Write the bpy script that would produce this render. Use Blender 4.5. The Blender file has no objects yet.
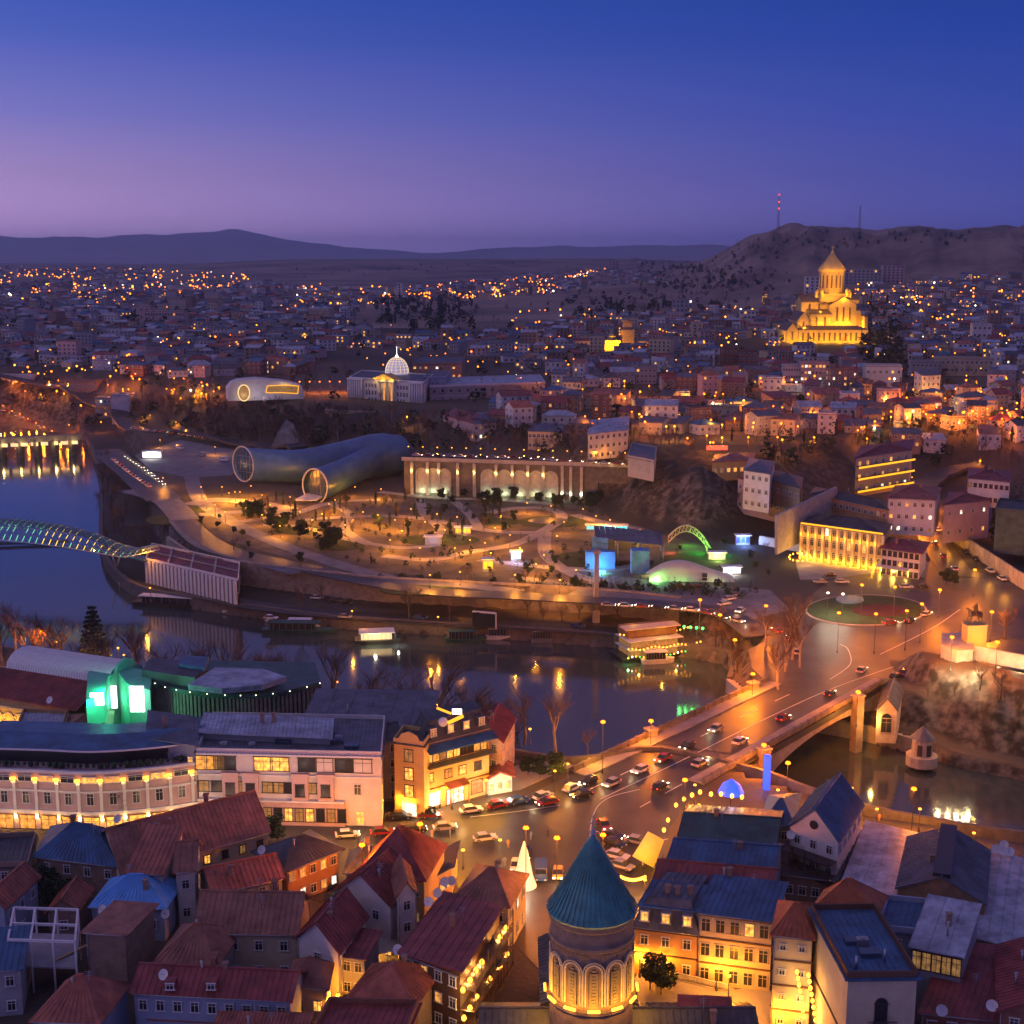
import bpy, bmesh, math, random
import numpy as np
from mathutils import Vector, Matrix
R = math.radians
random.seed(7)
rng = np.random.default_rng(7)
scene = bpy.context.scene
COL = scene.collection

# ------------------------------------------------------------------ camera
F, H = 1350.0, 115.0
TH = math.atan(250.0 / F)
cd = bpy.data.cameras.new("camera"); cam = bpy.data.objects.new("camera", cd); COL.objects.link(cam)
cam.location = (0, 0, H); cam.rotation_euler = (math.pi / 2 - TH, 0, 0)
cd.sensor_width = 36.0; cd.sensor_fit = 'HORIZONTAL'; cd.lens = F / 1024.0 * 36.0
cd.clip_start = 1.0; cd.clip_end = 60000.0
scene.camera = cam

# ------------------------------------------------------------------ world: dusk sky
SKY_FILL = 1.0
SUN_EL, SUN_AZ = 1.0, -75.0
world = bpy.data.worlds.new("World"); scene.world = world; world.use_nodes = True
nt = world.node_tree; nt.nodes.clear()
wo = nt.nodes.new('ShaderNodeOutputWorld'); bg = nt.nodes.new('ShaderNodeBackground')
tc = nt.nodes.new('ShaderNodeTexCoord'); sep = nt.nodes.new('ShaderNodeSeparateXYZ')
nt.links.new(tc.outputs['Generated'], sep.inputs[0])
def wmath(op, a, b=None, c=None, clamp=False):
    n = nt.nodes.new('ShaderNodeMath'); n.operation = op; n.use_clamp = clamp
    for i, v in enumerate((a, b, c)):
        if v is None: continue
        if isinstance(v, (int, float)): n.inputs[i].default_value = v
        else: nt.links.new(v, n.inputs[i])
    return n.outputs[0]
def ramp(stops):
    n = nt.nodes.new('ShaderNodeValToRGB'); e = n.color_ramp.elements
    while len(e) > 1: e.remove(e[-1])
    e[0].position = stops[0][0]; e[0].color = (*stops[0][1], 1)
    for p, c in stops[1:]:
        k = e.new(p); k.color = (*c, 1)
    return n
def lin(c): return tuple(((v / 255 + .055) / 1.055) ** 2.4 if v > 10 else v / 255 / 12.92 for v in c)
zc = wmath('MULTIPLY', sep.outputs[2], 2.0, clamp=True)         # z 0..0.5 -> 0..1
def boost(c, k): return tuple(v * k for v in lin(c))
west = ramp([(0.0, boost((200, 164, 220), 1.5)), (0.05, boost((198, 160, 216), 1.35)), (0.12, boost((182, 152, 212), .98)), (0.2, lin((128, 124, 204))), (0.3, lin((74, 96, 192))), (0.38, lin((38, 84, 186))), (0.47, lin((92, 94, 172))), (0.6, lin((100, 94, 158))), (1.0, lin((118, 106, 160)))])
east = ramp([(0.0, boost((100, 102, 190), 1.15)), (0.05, boost((86, 94, 184), 1.05)), (0.12, lin((64, 80, 174))), (0.2, lin((44, 72, 170))), (0.3, lin((22, 62, 160))), (0.38, lin((10, 56, 150))), (0.5, lin((34, 52, 122))), (0.6, lin((40, 52, 118))), (1.0, lin((104, 96, 152)))])
for n in (west, east): nt.links.new(zc, n.inputs[0])
azf = wmath('POWER', wmath('MULTIPLY_ADD', sep.outputs[0], -1.3, 0.52, clamp=True), 1.6)
mx = nt.nodes.new('ShaderNodeMix'); mx.data_type = 'RGBA'
nt.links.new(azf, mx.inputs[0]); nt.links.new(east.outputs[0], mx.inputs[6]); nt.links.new(west.outputs[0], mx.inputs[7])
sky = nt.nodes.new('ShaderNodeTexSky'); sky.sky_type = 'NISHITA'; sky.sun_disc = False
sky.sun_elevation = R(SUN_EL); sky.sun_rotation = R(SUN_AZ)
ad = nt.nodes.new('ShaderNodeMix'); ad.data_type = 'RGBA'; ad.blend_type = 'ADD'; ad.inputs[0].default_value = 0.01
nt.links.new(mx.outputs[2], ad.inputs[6]); nt.links.new(sky.outputs[0], ad.inputs[7])
nt.links.new(ad.outputs[2], bg.inputs[0]); bg.inputs[1].default_value = SKY_FILL
nt.links.new(bg.outputs[0], wo.inputs[0])

# the last glow of the sun gone down in the west, very soft
sd = bpy.data.lights.new("sun", 'SUN'); sd.energy = 0.2; sd.angle = R(35); sd.color = (0.9, 0.7, 1.0)
so = bpy.data.objects.new("sun", sd); COL.objects.link(so)
so.rotation_euler = (R(58), 0, R(-75))

scene.view_settings.view_transform = 'Standard'; scene.view_settings.look = 'None'
scene.view_settings.exposure = 0.0; scene.view_settings.gamma = 1.0
scene.render.resolution_x = scene.render.resolution_y = 1024
cy = scene.cycles
cy.use_adaptive_sampling = True; cy.adaptive_threshold = 0.03
cy.max_bounces = 3; cy.diffuse_bounces = 1; cy.glossy_bounces = 2; cy.transmission_bounces = 2; cy.volume_bounces = 0; cy.transparent_max_bounces = 6
cy.caustics_reflective = False; cy.caustics_refractive = False
cy.sample_clamp_indirect = 3.0; cy.use_light_tree = True
cy.use_denoising = True
try: cy.denoiser = 'OPENIMAGEDENOISE'
except Exception: pass

# ------------------------------------------------------------------ picture -> place
def ray(px, py):
    u, v = (px - 512) / F, (512 - py) / F
    return Vector((u, math.cos(TH) + v * math.sin(TH), -math.sin(TH) + v * math.cos(TH)))
def P(px, py, z=12.0):
    d = ray(px, py); t = (z - H) / d.z
    return Vector((d.x * t, d.y * t, z))
def PD(px, py, dist):                      # point at ground distance (y) dist
    d = ray(px, py); t = dist / d.y
    return Vector((d.x * t, dist, H + d.z * t))
def proj(x, y, z):
    dy, dz = y, z - H
    fw = dy * math.cos(TH) - dz * math.sin(TH); up = dy * math.sin(TH) + dz * math.cos(TH)
    return 512 + F * x / fw, 512 - F * up / fw

# ------------------------------------------------------------------ noise and terrain height
_perm = rng.permutation(4096); _val = rng.random(4096)
def vnoise(x, y):
    x = np.asarray(x, float); y = np.asarray(y, float)
    xi = np.floor(x).astype(int); yi = np.floor(y).astype(int); fx = x - xi; fy = y - yi
    fx = fx * fx * (3 - 2 * fx); fy = fy * fy * (3 - 2 * fy)
    def h(a, b): return _val[(_perm[a & 4095] + b * 131) & 4095]
    return (h(xi, yi) * (1 - fx) + h(xi + 1, yi) * fx) * (1 - fy) + (h(xi, yi + 1) * (1 - fx) + h(xi + 1, yi + 1) * fx) * fy
def fbm(x, y, o=4):
    s = 0; a = .5
    for i in range(o):
        s = s + a * (vnoise(x * 2 ** i + 17 * i, y * 2 ** i) - .5); a *= .5
    return s
def sstep(a, b, v):
    t = np.clip((v - a) / (b - a), 0, 1); return t * t * (3 - 2 * t)
def poly_sd(x, y, pts):                    # signed distance, inside negative
    x = np.asarray(x, float); y = np.asarray(y, float)
    d = np.full(x.shape, 1e18); ins = np.zeros(x.shape, bool); n = len(pts)
    for i in range(n):
        ax, ay = pts[i]; bx, by = pts[(i + 1) % n]
        ex, ey = bx - ax, by - ay
        t = np.clip(((x - ax) * ex + (y - ay) * ey) / (ex * ex + ey * ey + 1e-9), 0, 1)
        d = np.minimum(d, (x - ax - t * ex) ** 2 + (y - ay - t * ey) ** 2)
        if ay != by:
            c = ((ay > y) != (by > y)) & (x < (bx - ax) * (y - ay) / (by - ay) + ax); ins ^= c
    d = np.sqrt(d); return np.where(ins, -d, d)
def line_pts(px, z): return [tuple(P(a, b, z).xy) for a, b in px]
# water's edge
FAR_BANK = [(-330, 405), (60, 405), (75, 425), (88, 445), (97, 470), (101, 500), (100, 545), (110, 575), (140, 598), (200, 610), (240, 616), (330, 628), (400, 633), (480, 638), (560, 643), (615, 648), (650, 653), (690, 658), (722, 664), (732, 674), (727, 692), (745, 706), (800, 728), (865, 741), (925, 757), (960, 768), (1024, 781), (1250, 815)]
NEAR_BANK = [(1250, 875), (1024, 838), (960, 829), (870, 812), (800, 790), (760, 775), (660, 752), (600, 760), (560, 762), (500, 752), (420, 735), (300, 708), (200, 690), (100, 668), (0, 650), (-330, 600)]   # top of the near quay
RIVER = line_pts(FAR_BANK, 0) + line_pts(NEAR_BANK, 12)
FOOT = line_pts([(-400, 405), (0, 408), (120, 421), (200, 444), (300, 462), (400, 478), (405, 492), (520, 497), (590, 500), (610, 518), (700, 540), (760, 530), (800, 516), (880, 508), (900, 520), (935, 500), (960, 490), (1060, 500), (1300, 510)], 12.5)
FOOT_POLY = FOOT + [(9000, 3000), (30000, 30000), (-30000, 30000), (-9000, 3000)]
CEN = line_pts([(-330, 600), (0, 625), (150, 640), (400, 696), (600, 715), (720, 729), (860, 790), (1024, 825), (1250, 870)], 0)
_cx = np.array([p[0] for p in CEN]); _cy = np.array([p[1] for p in CEN])
XC0, XC1 = P(922, 700, 12).x, P(946, 700, 12).x
XQ0, XQ1 = P(700, 670, 4).x, P(745, 690, 4).x
RID = [(-300, 266), (300, 266), (560, 260), (640, 256), (700, 247), (740, 236), (780, 226), (830, 231), (900, 230), (940, 233), (985, 227), (1024, 232), (1300, 236)]
MTN = [(-400, 240), (0, 236), (60, 239), (130, 237), (180, 237), (240, 234), (270, 236), (300, 241), (350, 247), (400, 251), (440, 254), (470, 251), (520, 248), (560, 245), (640, 247), (700, 244), (760, 250), (900, 254), (1300, 255)]
def hfun(x, y):
    x = np.asarray(x, float); y = np.asarray(y, float)
    d = np.sqrt(x * x + y * y); az = x / np.maximum(y, 1)
    rs = poly_sd(x, y, RIVER); far = y > np.interp(x, _cx, _cy)
    # banks
    quay = 4 + 8 * sstep(22, 26, rs)
    q = np.where(far, quay, 12.0)
    q = np.where(far, q + (12 - q) * sstep(XQ0, XQ1, x) * sstep(2, 10, rs), q)
    cl = sstep(XC0, XC1, x) * far * (1 - sstep(60, 90, rs))
    cliff = 3 + 15.5 * sstep(3.0, 17, rs + 5 * fbm(x / 9, y / 9, 3)) - 6.6 * sstep(21, 33, rs) + 5 * fbm(x / 7, y / 7, 5) * sstep(3, 8, rs) * (1 - sstep(18, 30, rs))
    q = q * (1 - cl) + cliff * cl
    h = -4 + (q + 4) * sstep(-1.0, 0.6, rs)
    # plateau
    fs = -poly_sd(x, y, FOOT_POLY)
    wid = np.interp(az, [-.45, -.3, -.1, 0.0, .06, .1, .2, .3, .5], [50, 60, 70, 60, 40, 34, 45, 70, 80])
    top = 33 + np.clip(d - 700, 0, 5300) * .0118
    top = top + (2.5 * fbm(x / 160, y / 160) + 12 * fbm(x / 700, y / 700) * sstep(900, 2200, d)) * sstep(650, 800, d)
    pl = sstep(0, 1, fs / wid)
    h = h + (top - h) * pl * (fs > 0)
    rough = sstep(2, 12, fs) * (1 - sstep(45, 70, fs)) * (az < .16)
    h = h + rough * (6.5 * fbm(x / 16, y / 16, 5) - 6 * np.abs(fbm(x / 8 + 3, y / 11, 3)))
    # hills
    pa = az * F * .983 + 512
    rz = H + 3000 * np.tan((262 - np.interp(pa, [p[0] for p in RID], [p[1] for p in RID])) / F)
    hs = sstep(.0, 1, np.clip((d - 1650 - 500 * (1 - sstep(640, 760, pa))) / 1450, 0, 1.0)) ** 1.35
    rz = rz + (190 * (.12 - np.abs(fbm(az * 26 + d / 2500, d / 1100, 4))) + 40 * fbm(az * 60, d / 300, 4)) * sstep(1800, 2400, d) * sstep(640, 760, pa) * (1 - .8 * sstep(2700, 3000, d))
    amt = sstep(600, 760, pa)
    hh = np.maximum(h, h + (rz - h) * hs)
    h = h * (1 - amt) + hh * amt
    ridge2 = 34 * np.exp(-((d - 5200) / 800) ** 2) * sstep(120, 330, pa) * (1 - sstep(650, 800, pa)) + 6 * np.exp(-((d - 5600) / 900) ** 2)
    h = h + ridge2
    drop = sstep(3600, 5200, d) * amt
    h = h - drop * 60
    mz = H + 14000 * np.tan((262 - np.interp(pa, [p[0] for p in MTN], [p[1] for p in MTN])) / F)
    h = h + np.maximum(mz - h + 90 * fbm(az * 30, d / 1500, 4), 0) * np.exp(-((d - 14000) / 2600) ** 2)
    return h
def hz(x, y): return float(hfun(np.array([x]), np.array([y]))[0])
def G(px, py, up=0.0):                     # where the pixel's ray meets the ground (raised by up)
    d = ray(px, py); ts = np.concatenate([np.arange(120, 1200, 1.5), np.geomspace(1200, 16000, 900)])
    xs, ys, zs = d.x * ts, d.y * ts, H + d.z * ts
    hh = hfun(xs, ys) + up; k = np.argmax(zs <= hh)
    if zs[k] > hh[k]: k = len(ts) - 1
    return Vector((xs[k], ys[k], hh[k] - up))

# ------------------------------------------------------------------ materials
M = {}
def nmat(name, col, rough=.8, var=.25, scale=.6, metal=0.0, emit=None, est=0, bump=0.0, bscale=4.0, col2=None, spec=.4, coat=0):
    m = bpy.data.materials.new(name); m.use_nodes = True; t = m.node_tree; b = t.nodes['Principled BSDF']
    b.inputs['Roughness'].default_value = rough; b.inputs['Metallic'].default_value = metal
    b.inputs['Specular IOR Level'].default_value = spec
    b.inputs['Base Color'].default_value = (*col, 1)
    if coat: b.inputs['Coat Weight'].default_value = coat
    if var > 0 or col2:
        tcn = t.nodes.new('ShaderNodeTexCoord'); n = t.nodes.new('ShaderNodeTexNoise'); n.inputs['Scale'].default_value = scale
        n.inputs['Detail'].default_value = 6; n.inputs['Roughness'].default_value = .65
        t.links.new(tcn.outputs['Object'], n.inputs['Vector'])
        r = t.nodes.new('ShaderNodeValToRGB'); r.color_ramp.elements[0].position = .32; r.color_ramp.elements[1].position = .68
        c2 = col2 or tuple(min(1, c * (1 + var)) for c in col); c1 = col if col2 else tuple(c * (1 - var) for c in col)
        r.color_ramp.elements[0].color = (*c1, 1); r.color_ramp.elements[1].color = (*c2, 1)
        t.links.new(n.outputs[0], r.inputs[0]); t.links.new(r.outputs[0], b.inputs['Base Color'])
        if bump:
            bn = t.nodes.new('ShaderNodeBump'); bn.inputs['Strength'].default_value = bump; bn.inputs['Distance'].default_value = .2
            n2 = t.nodes.new('ShaderNodeTexNoise'); n2.inputs['Scale'].default_value = bscale; n2.inputs['Detail'].default_value = 4
            t.links.new(tcn.outputs['Object'], n2.inputs['Vector'])
            t.links.new(n2.outputs[0], bn.inputs['Height']); t.links.new(bn.outputs[0], b.inputs['Normal'])
    if emit:
        b.inputs['Emission Color'].default_value = (*emit, 1); b.inputs['Emission Strength'].default_value = est
    M[name] = m; return m
def emat(name, col, st, sample=False):
    m = nmat(name, tuple(c * .3 for c in col), .5, 0, emit=col, est=st)
    m.cycles.emission_sampling = 'AUTO' if sample else 'NONE'
    return m
def room_mat(name, col, st):               # a lit room behind glass: uneven light
    m = nmat(name, (.2, .12, .05), .4, 0, emit=col, est=st); t = m.node_tree; b = t.nodes['Principled BSDF']
    tcn = t.nodes.new('ShaderNodeTexCoord'); n = t.nodes.new('ShaderNodeTexNoise'); n.inputs['Scale'].default_value = 1.3; n.inputs['Detail'].default_value = 3
    t.links.new(tcn.outputs['Object'], n.inputs['Vector'])
    oi = t.nodes.new('ShaderNodeObjectInfo'); mp = t.nodes.new('ShaderNodeMapRange')
    mp.inputs[1].default_value = .3; mp.inputs[2].default_value = .65; mp.inputs[3].default_value = st * .25; mp.inputs[4].default_value = st * 1.6
    ad_ = t.nodes.new('ShaderNodeVectorMath'); ad_.operation = 'ADD'
    sc = t.nodes.new('ShaderNodeVectorMath'); sc.operation = 'SCALE'; sc.inputs['Scale'].default_value = 37.0
    cmb = t.nodes.new('ShaderNodeCombineXYZ'); t.links.new(oi.outputs['Random'], cmb.inputs[0]); t.links.new(cmb.outputs[0], sc.inputs[0])
    t.links.new(tcn.outputs['Object'], ad_.inputs[0]); t.links.new(sc.outputs[0], ad_.inputs[1]); t.links.new(ad_.outputs[0], n.inputs['Vector'])
    t.links.new(n.outputs[0], mp.inputs[0]); t.links.new(mp.outputs[0], b.inputs['Emission Strength'])
    m.cycles.emission_sampling = 'NONE'; return m

# ------------------------------------------------------------------ mesh builder
class MB:
    def __init__(s): s.v = []; s.f = []; s.mi = []; s.sm = []
    def add(s, vs, fs, mi=0, smooth=False):
        o = len(s.v); s.v += [tuple(p) for p in vs]
        for f in fs: s.f.append(tuple(i + o for i in f)); s.mi.append(mi); s.sm.append(smooth)
    def quad(s, a, b, c, d, mi=0): s.add([a, b, c, d], [(0, 1, 2, 3)], mi)
    def prism(s, pts, z0, z1, mi=0):       # plan polygon pulled up from z0 to z1
        n = len(pts); a = sum(pts[i][0] * pts[(i + 1) % n][1] - pts[(i + 1) % n][0] * pts[i][1] for i in range(n))
        if a < 0: pts = pts[::-1]
        vs = [(p[0], p[1], z0) for p in pts] + [(p[0], p[1], z1) for p in pts]
        fs = [tuple(range(n))[::-1], tuple(range(n, 2 * n))] + [(i, (i + 1) % n, n + (i + 1) % n, n + i) for i in range(n)]
        s.add(vs, fs, mi)
    def box(s, c, size, rz=0.0, mi=0):
        x, y, z = size[0] / 2, size[1] / 2, size[2] / 2; ca, sa = math.cos(rz), math.sin(rz)
        vs = [(c[0] + a * x * ca - b * y * sa, c[1] + a * x * sa + b * y * ca, c[2] + e * z) for e in (-1, 1) for a, b in ((-1, -1), (1, -1), (1, 1), (-1, 1))]
        s.add(vs, [(3, 2, 1, 0), (4, 5, 6, 7), (0, 1, 5, 4), (1, 2, 6, 5), (2, 3, 7, 6), (3, 0, 4, 7)], mi)
    def tube(s, p0, p1, r0, r1=None, n=8, mi=0, cap=True, smooth=True):
        r1 = r0 if r1 is None else r1
        p0, p1 = Vector(p0), Vector(p1); d = p1 - p0
        if d.length < 1e-6: return
        q = d.to_track_quat('Z', 'Y'); ring = [q @ Vector((math.cos(2 * math.pi * i / n), math.sin(2 * math.pi * i / n), 0)) for i in range(n)]
        vs = [p0 + k * r0 for k in ring] + [p1 + k * r1 for k in ring]
        s.add(vs, [(i, (i + 1) % n, n + (i + 1) % n, n + i) for i in range(n)], mi, smooth)
        if cap:
            o = len(s.v) - 2 * n
            s.f += [tuple(o + i for i in range(n))[::-1], tuple(o + n + i for i in range(n))]; s.mi += [mi, mi]; s.sm += [False, False]
    def path(s, pts, r, n=6, mi=0):
        for a, b in zip(pts, pts[1:]): s.tube(a, b, r, n=n, mi=mi)
    def bar(s, p0, p1, w, h, mi=0):        # rectangular bar between two points (w across, h up)
        p0, p1 = Vector(p0), Vector(p1); d = (p1 - p0)
        if d.length < 1e-6: return
        d.normalize(); side = d.cross(Vector((0, 0, 1)))
        side = Vector((1, 0, 0)) if side.length < 1e-4 else side.normalized(); up = side.cross(d)
        vs = [p + side * a * w / 2 + up * b * h / 2 for p in (p0, p1) for a, b in ((-1, -1), (1, -1), (1, 1), (-1, 1))]
        s.add(vs, [(3, 2, 1, 0), (4, 5, 6, 7), (0, 1, 5, 4), (1, 2, 6, 5), (2, 3, 7, 6), (3, 0, 4, 7)][:6], mi)
    def lathe(s, c, prof, n=24, mi=0, smooth=True, a0=0, a1=2 * math.pi):
        full = abs(a1 - a0 - 2 * math.pi) < 1e-6; k = n if full else n + 1
        vs = [(c[0] + r * math.cos(a0 + (a1 - a0) * i / n), c[1] + r * math.sin(a0 + (a1 - a0) * i / n), c[2] + z) for r, z in prof for i in range(k)]
        fs = [(j * k + i, j * k + (i + 1) % k, (j + 1) * k + (i + 1) % k, (j + 1) * k + i) for j in range(len(prof) - 1) for i in range(n)]
        s.add(vs, fs, mi, smooth)
    def sphere(s, c, r, n=10, m=6, mi=0, sz=1.0):
        s.lathe(c, [(max(r * math.sin(math.pi * j / m), 1e-4), -r * sz * math.cos(math.pi * j / m)) for j in range(m + 1)], n, mi)
    def slab(s, pts, th, mi=0):            # tilted polygon with thickness downwards
        n = len(pts); vs = [tuple(p) for p in pts] + [(p[0], p[1], p[2] - th) for p in pts]
        s.add(vs, [tuple(range(n)), tuple(range(n, 2 * n))[::-1]] + [(i, n + i, n + (i + 1) % n, (i + 1) % n) for i in range(n)], mi)
    def mesh(s, name, mats, off=(0, 0, 0)):
        me = bpy.data.meshes.new(name)
        me.from_pydata([(a - off[0], b - off[1], c - off[2]) for a, b, c in s.v], [], s.f)
        for m in (mats if isinstance(mats, (list, tuple)) else [mats]): me.materials.append(M[m] if isinstance(m, str) else m)
        me.polygons.foreach_set('material_index', s.mi); me.polygons.foreach_set('use_smooth', s.sm)
        me.update(); return me
    def build(s, name, mats, parent=None, loc=None):
        off = wloc(parent) if parent else (loc or (0, 0, 0))
        o = bpy.data.objects.new(name, s.mesh(name, mats, off)); COL.objects.link(o)
        if parent: o.parent = parent
        else: o.location = loc or (0, 0, 0)
        s.v = []; s.f = []; s.mi = []; s.sm = []
        return o
def wloc(o):
    v = Vector((0, 0, 0))
    while o: v = v + o.location; o = o.parent
    return v
KIDS = {}
def link(o, parent=None):
    COL.objects.link(o)
    if parent: o.parent = parent; 
    return o
def tag(o, label=None, cat=None, group=None, kind=None):
    if label and len(label.split()) > 16: print('LONG', label)
    if label: o['label'] = label
    if cat: o['category'] = cat
    if group: o['group'] = group
    if kind: o['kind'] = kind
    return o
def thing(name, loc, label, cat, group=None, rz=0.0):
    o = bpy.data.objects.new(name, None); COL.objects.link(o); o.location = loc; o.rotation_euler[2] = rz; o.empty_display_size = .5
    return tag(o, label, cat, group)
def kids(o):                               # walk children without the slow .children of big files
    return KIDS.get(o.name) or list(o.children)
def dup(root, loc, rz=0.0, label=None, group=None, scale=None):
    ks = kids(root); KIDS.setdefault(root.name, ks)
    r = root.copy(); COL.objects.link(r); r.location = loc; r.rotation_euler[2] = rz
    if scale: r.scale = (scale,) * 3 if isinstance(scale, (int, float)) else scale
    if label: r['label'] = label
    if group: r['group'] = group
    for ch in ks:
        c = ch.copy(); COL.objects.link(c); c.parent = r
        gk = kids(ch); KIDS.setdefault(ch.name, gk)
        for g in gk:
            q = g.copy(); COL.objects.link(q); q.parent = c
    return r
PW = .8                                    # every small lamp's strength
def plight(loc, watts, col=(1, .45, .08), r=.3, parent=None, name='lamp_light'):
    l = bpy.data.lights.new(name, 'POINT'); l.energy = watts * PW; l.color = col; l.shadow_soft_size = r
    o = bpy.data.objects.new(name, l); COL.objects.link(o); o.location = loc
    if parent: o.parent = parent; o.location = Vector(loc) - wloc(parent)
    return o
# ------------------------------------------------------------------ materials used everywhere
GROUND = nmat('ground_soil', (.028, .026, .022), .95, 0, col2=(.085, .066, .05), scale=.03, bump=.9, bscale=1.1)
def ground_nodes(m):
    t = m.node_tree; b = t.nodes['Principled BSDF']
    g = t.nodes.new('ShaderNodeNewGeometry'); s = t.nodes.new('ShaderNodeSeparateXYZ'); t.links.new(g.outputs['Normal'], s.inputs[0])
    n = t.nodes.new('ShaderNodeTexNoise'); n.inputs['Scale'].default_value = .004; n.inputs['Detail'].default_value = 8
    tcn = t.nodes.new('ShaderNodeTexCoord'); t.links.new(tcn.outputs['Object'], n.inputs['Vector'])
    r = t.nodes.new('ShaderNodeValToRGB'); e = r.color_ramp.elements
    e[0].position = .42; e[0].color = (.022, .026, .022, 1); e[1].position = .6; e[1].color = (.2, .15, .115, 1)
    t.links.new(n.outputs[0], r.inputs[0])
    old = b.inputs['Base Color'].links[0].from_socket
    mixn = t.nodes.new('ShaderNodeMix'); mixn.data_type = 'RGBA'; mixn.inputs[0].default_value = .55
    t.links.new(old, mixn.inputs[6]); t.links.new(r.outputs[0], mixn.inputs[7])
    # steep faces are bare rock
    mr = t.nodes.new('ShaderNodeMapRange'); mr.inputs[1].default_value = .9; mr.inputs[2].default_value = .72; t.links.new(s.outputs[2], mr.inputs[0])
    n2 = t.nodes.new('ShaderNodeTexNoise'); n2.inputs['Scale'].default_value = .35; n2.inputs['Detail'].default_value = 8; t.links.new(tcn.outputs['Object'], n2.inputs['Vector'])
    r2 = t.nodes.new('ShaderNodeValToRGB'); e = r2.color_ramp.elements
    e[0].position = .4; e[0].color = (.035, .027, .022, 1); e[1].position = .62; e[1].color = (.17, .145, .125, 1); t.links.new(n2.outputs[0], r2.inputs[0])
    m2 = t.nodes.new('ShaderNodeMix'); m2.data_type = 'RGBA'; t.links.new(mr.outputs[0], m2.inputs[0])
    t.links.new(mixn.outputs[2], m2.inputs[6]); t.links.new(r2.outputs[0], m2.inputs[7]); t.links.new(m2.outputs[2], b.inputs['Base Color'])
ground_nodes(GROUND)
nmat('asphalt', (.05, .048, .052), .5, .4, .12, bump=.15, bscale=3)
nmat('paving', (.3, .27, .25), .8, .25, .12, bump=.2, bscale=2)
nmat('plaza', (.17, .17, .19), .8, .3, .2)
nmat('park_ground', (.045, .04, .032), .9, 0, .1, col2=(.16, .12, .1), bump=.4, bscale=1.5)
nmat('lawn', (.02, .045, .014), .95, .5, .25, bump=.4, bscale=3)
nmat('marking', (.7, .7, .68), .7, .1, 2)
nmat('stone', (.3, .26, .22), .85, .3, .5, bump=.4, bscale=1.5)
nmat('stone_pale', (.42, .38, .33), .85, .2, .5, bump=.3, bscale=1.5)
nmat('stone_dark', (.14, .12, .11), .85, .3, .5, bump=.4, bscale=1.5)
nmat('concrete', (.34, .33, .33), .85, .2, .4)

# ------------------------------------------------------------------ ground: one sheet out to the far mountains
HILLS = nmat('hill_grass', (.07, .06, .05), .95, 0, col2=(.4, .29, .22), scale=.0045, bump=1.0, bscale=.012)
PALE = nmat('hazed_mountain', (.4, .37, .38), .95, .15, .0015)  # far mountains: distance haze partly put into the pale base colour
def build_ground():
    rr = np.concatenate([np.arange(40, 150, 8.0), np.arange(150, 300, 3.0), np.arange(300, 345, 1.2), np.arange(345, 760, 2.2), np.geomspace(760, 4000, 170), np.geomspace(4060, 21000, 90)])
    aa = np.linspace(-R(31), R(31), 560)
    A, D = np.meshgrid(aa, rr); X = D * np.sin(A); Y = D * np.cos(A)
    Z = hfun(X.ravel(), Y.ravel()).reshape(X.shape)
    co = np.stack([X.ravel(), Y.ravel(), Z.ravel()], 1)
    nr, na = X.shape; i = (np.arange(nr - 1)[:, None] * na + np.arange(na - 1)[None, :]).ravel()
    f = np.stack([i, i + 1, i + na + 1, i + na], 1)
    me = bpy.data.meshes.new('ground'); me.vertices.add(len(co)); me.vertices.foreach_set('co', co.ravel())
    me.loops.add(f.size); me.loops.foreach_set('vertex_index', f.ravel().astype(np.int32))
    me.polygons.add(len(f)); me.polygons.foreach_set('loop_start', np.arange(0, f.size, 4, dtype=np.int32)); me.polygons.foreach_set('loop_total', np.full(len(f), 4, np.int32))
    me.polygons.foreach_set('use_smooth', np.ones(len(f), bool))
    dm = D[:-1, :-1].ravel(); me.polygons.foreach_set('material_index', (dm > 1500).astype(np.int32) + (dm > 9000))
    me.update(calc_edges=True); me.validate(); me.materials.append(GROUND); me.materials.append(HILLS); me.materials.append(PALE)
    o = bpy.data.objects.new('ground', me); COL.objects.link(o); tag(o, kind='structure')
build_ground()

# ------------------------------------------------------------------ river
wm = nmat('water', (.045, .062, .068), .1, 0, spec=1.0)
t = wm.node_tree; b = t.nodes['Principled BSDF']
tcn = t.nodes.new('ShaderNodeTexCoord'); mpn = t.nodes.new('ShaderNodeMapping'); t.links.new(tcn.outputs['Object'], mpn.inputs[0]); mpn.inputs['Scale'].default_value = (.25, .6, 1)
n = t.nodes.new('ShaderNodeTexNoise'); n.inputs['Scale'].default_value = 1.0; n.inputs['Detail'].default_value = 3; t.links.new(mpn.outputs[0], n.inputs['Vector'])
bn = t.nodes.new('ShaderNodeBump'); bn.inputs['Strength'].default_value = .12; bn.inputs['Distance'].default_value = .15
t.links.new(n.outputs[0], bn.inputs['Height']); t.links.new(bn.outputs[0], b.inputs['Normal'])
mb = MB(); w0 = [(-420, 200), (330, 200), (330, 460), (-420, 1000)]
mb.add([(x, y, 0) for x, y in w0], [(0, 1, 2, 3)]); tag(mb.build('river_water', 'water'), kind='structure')

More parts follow.
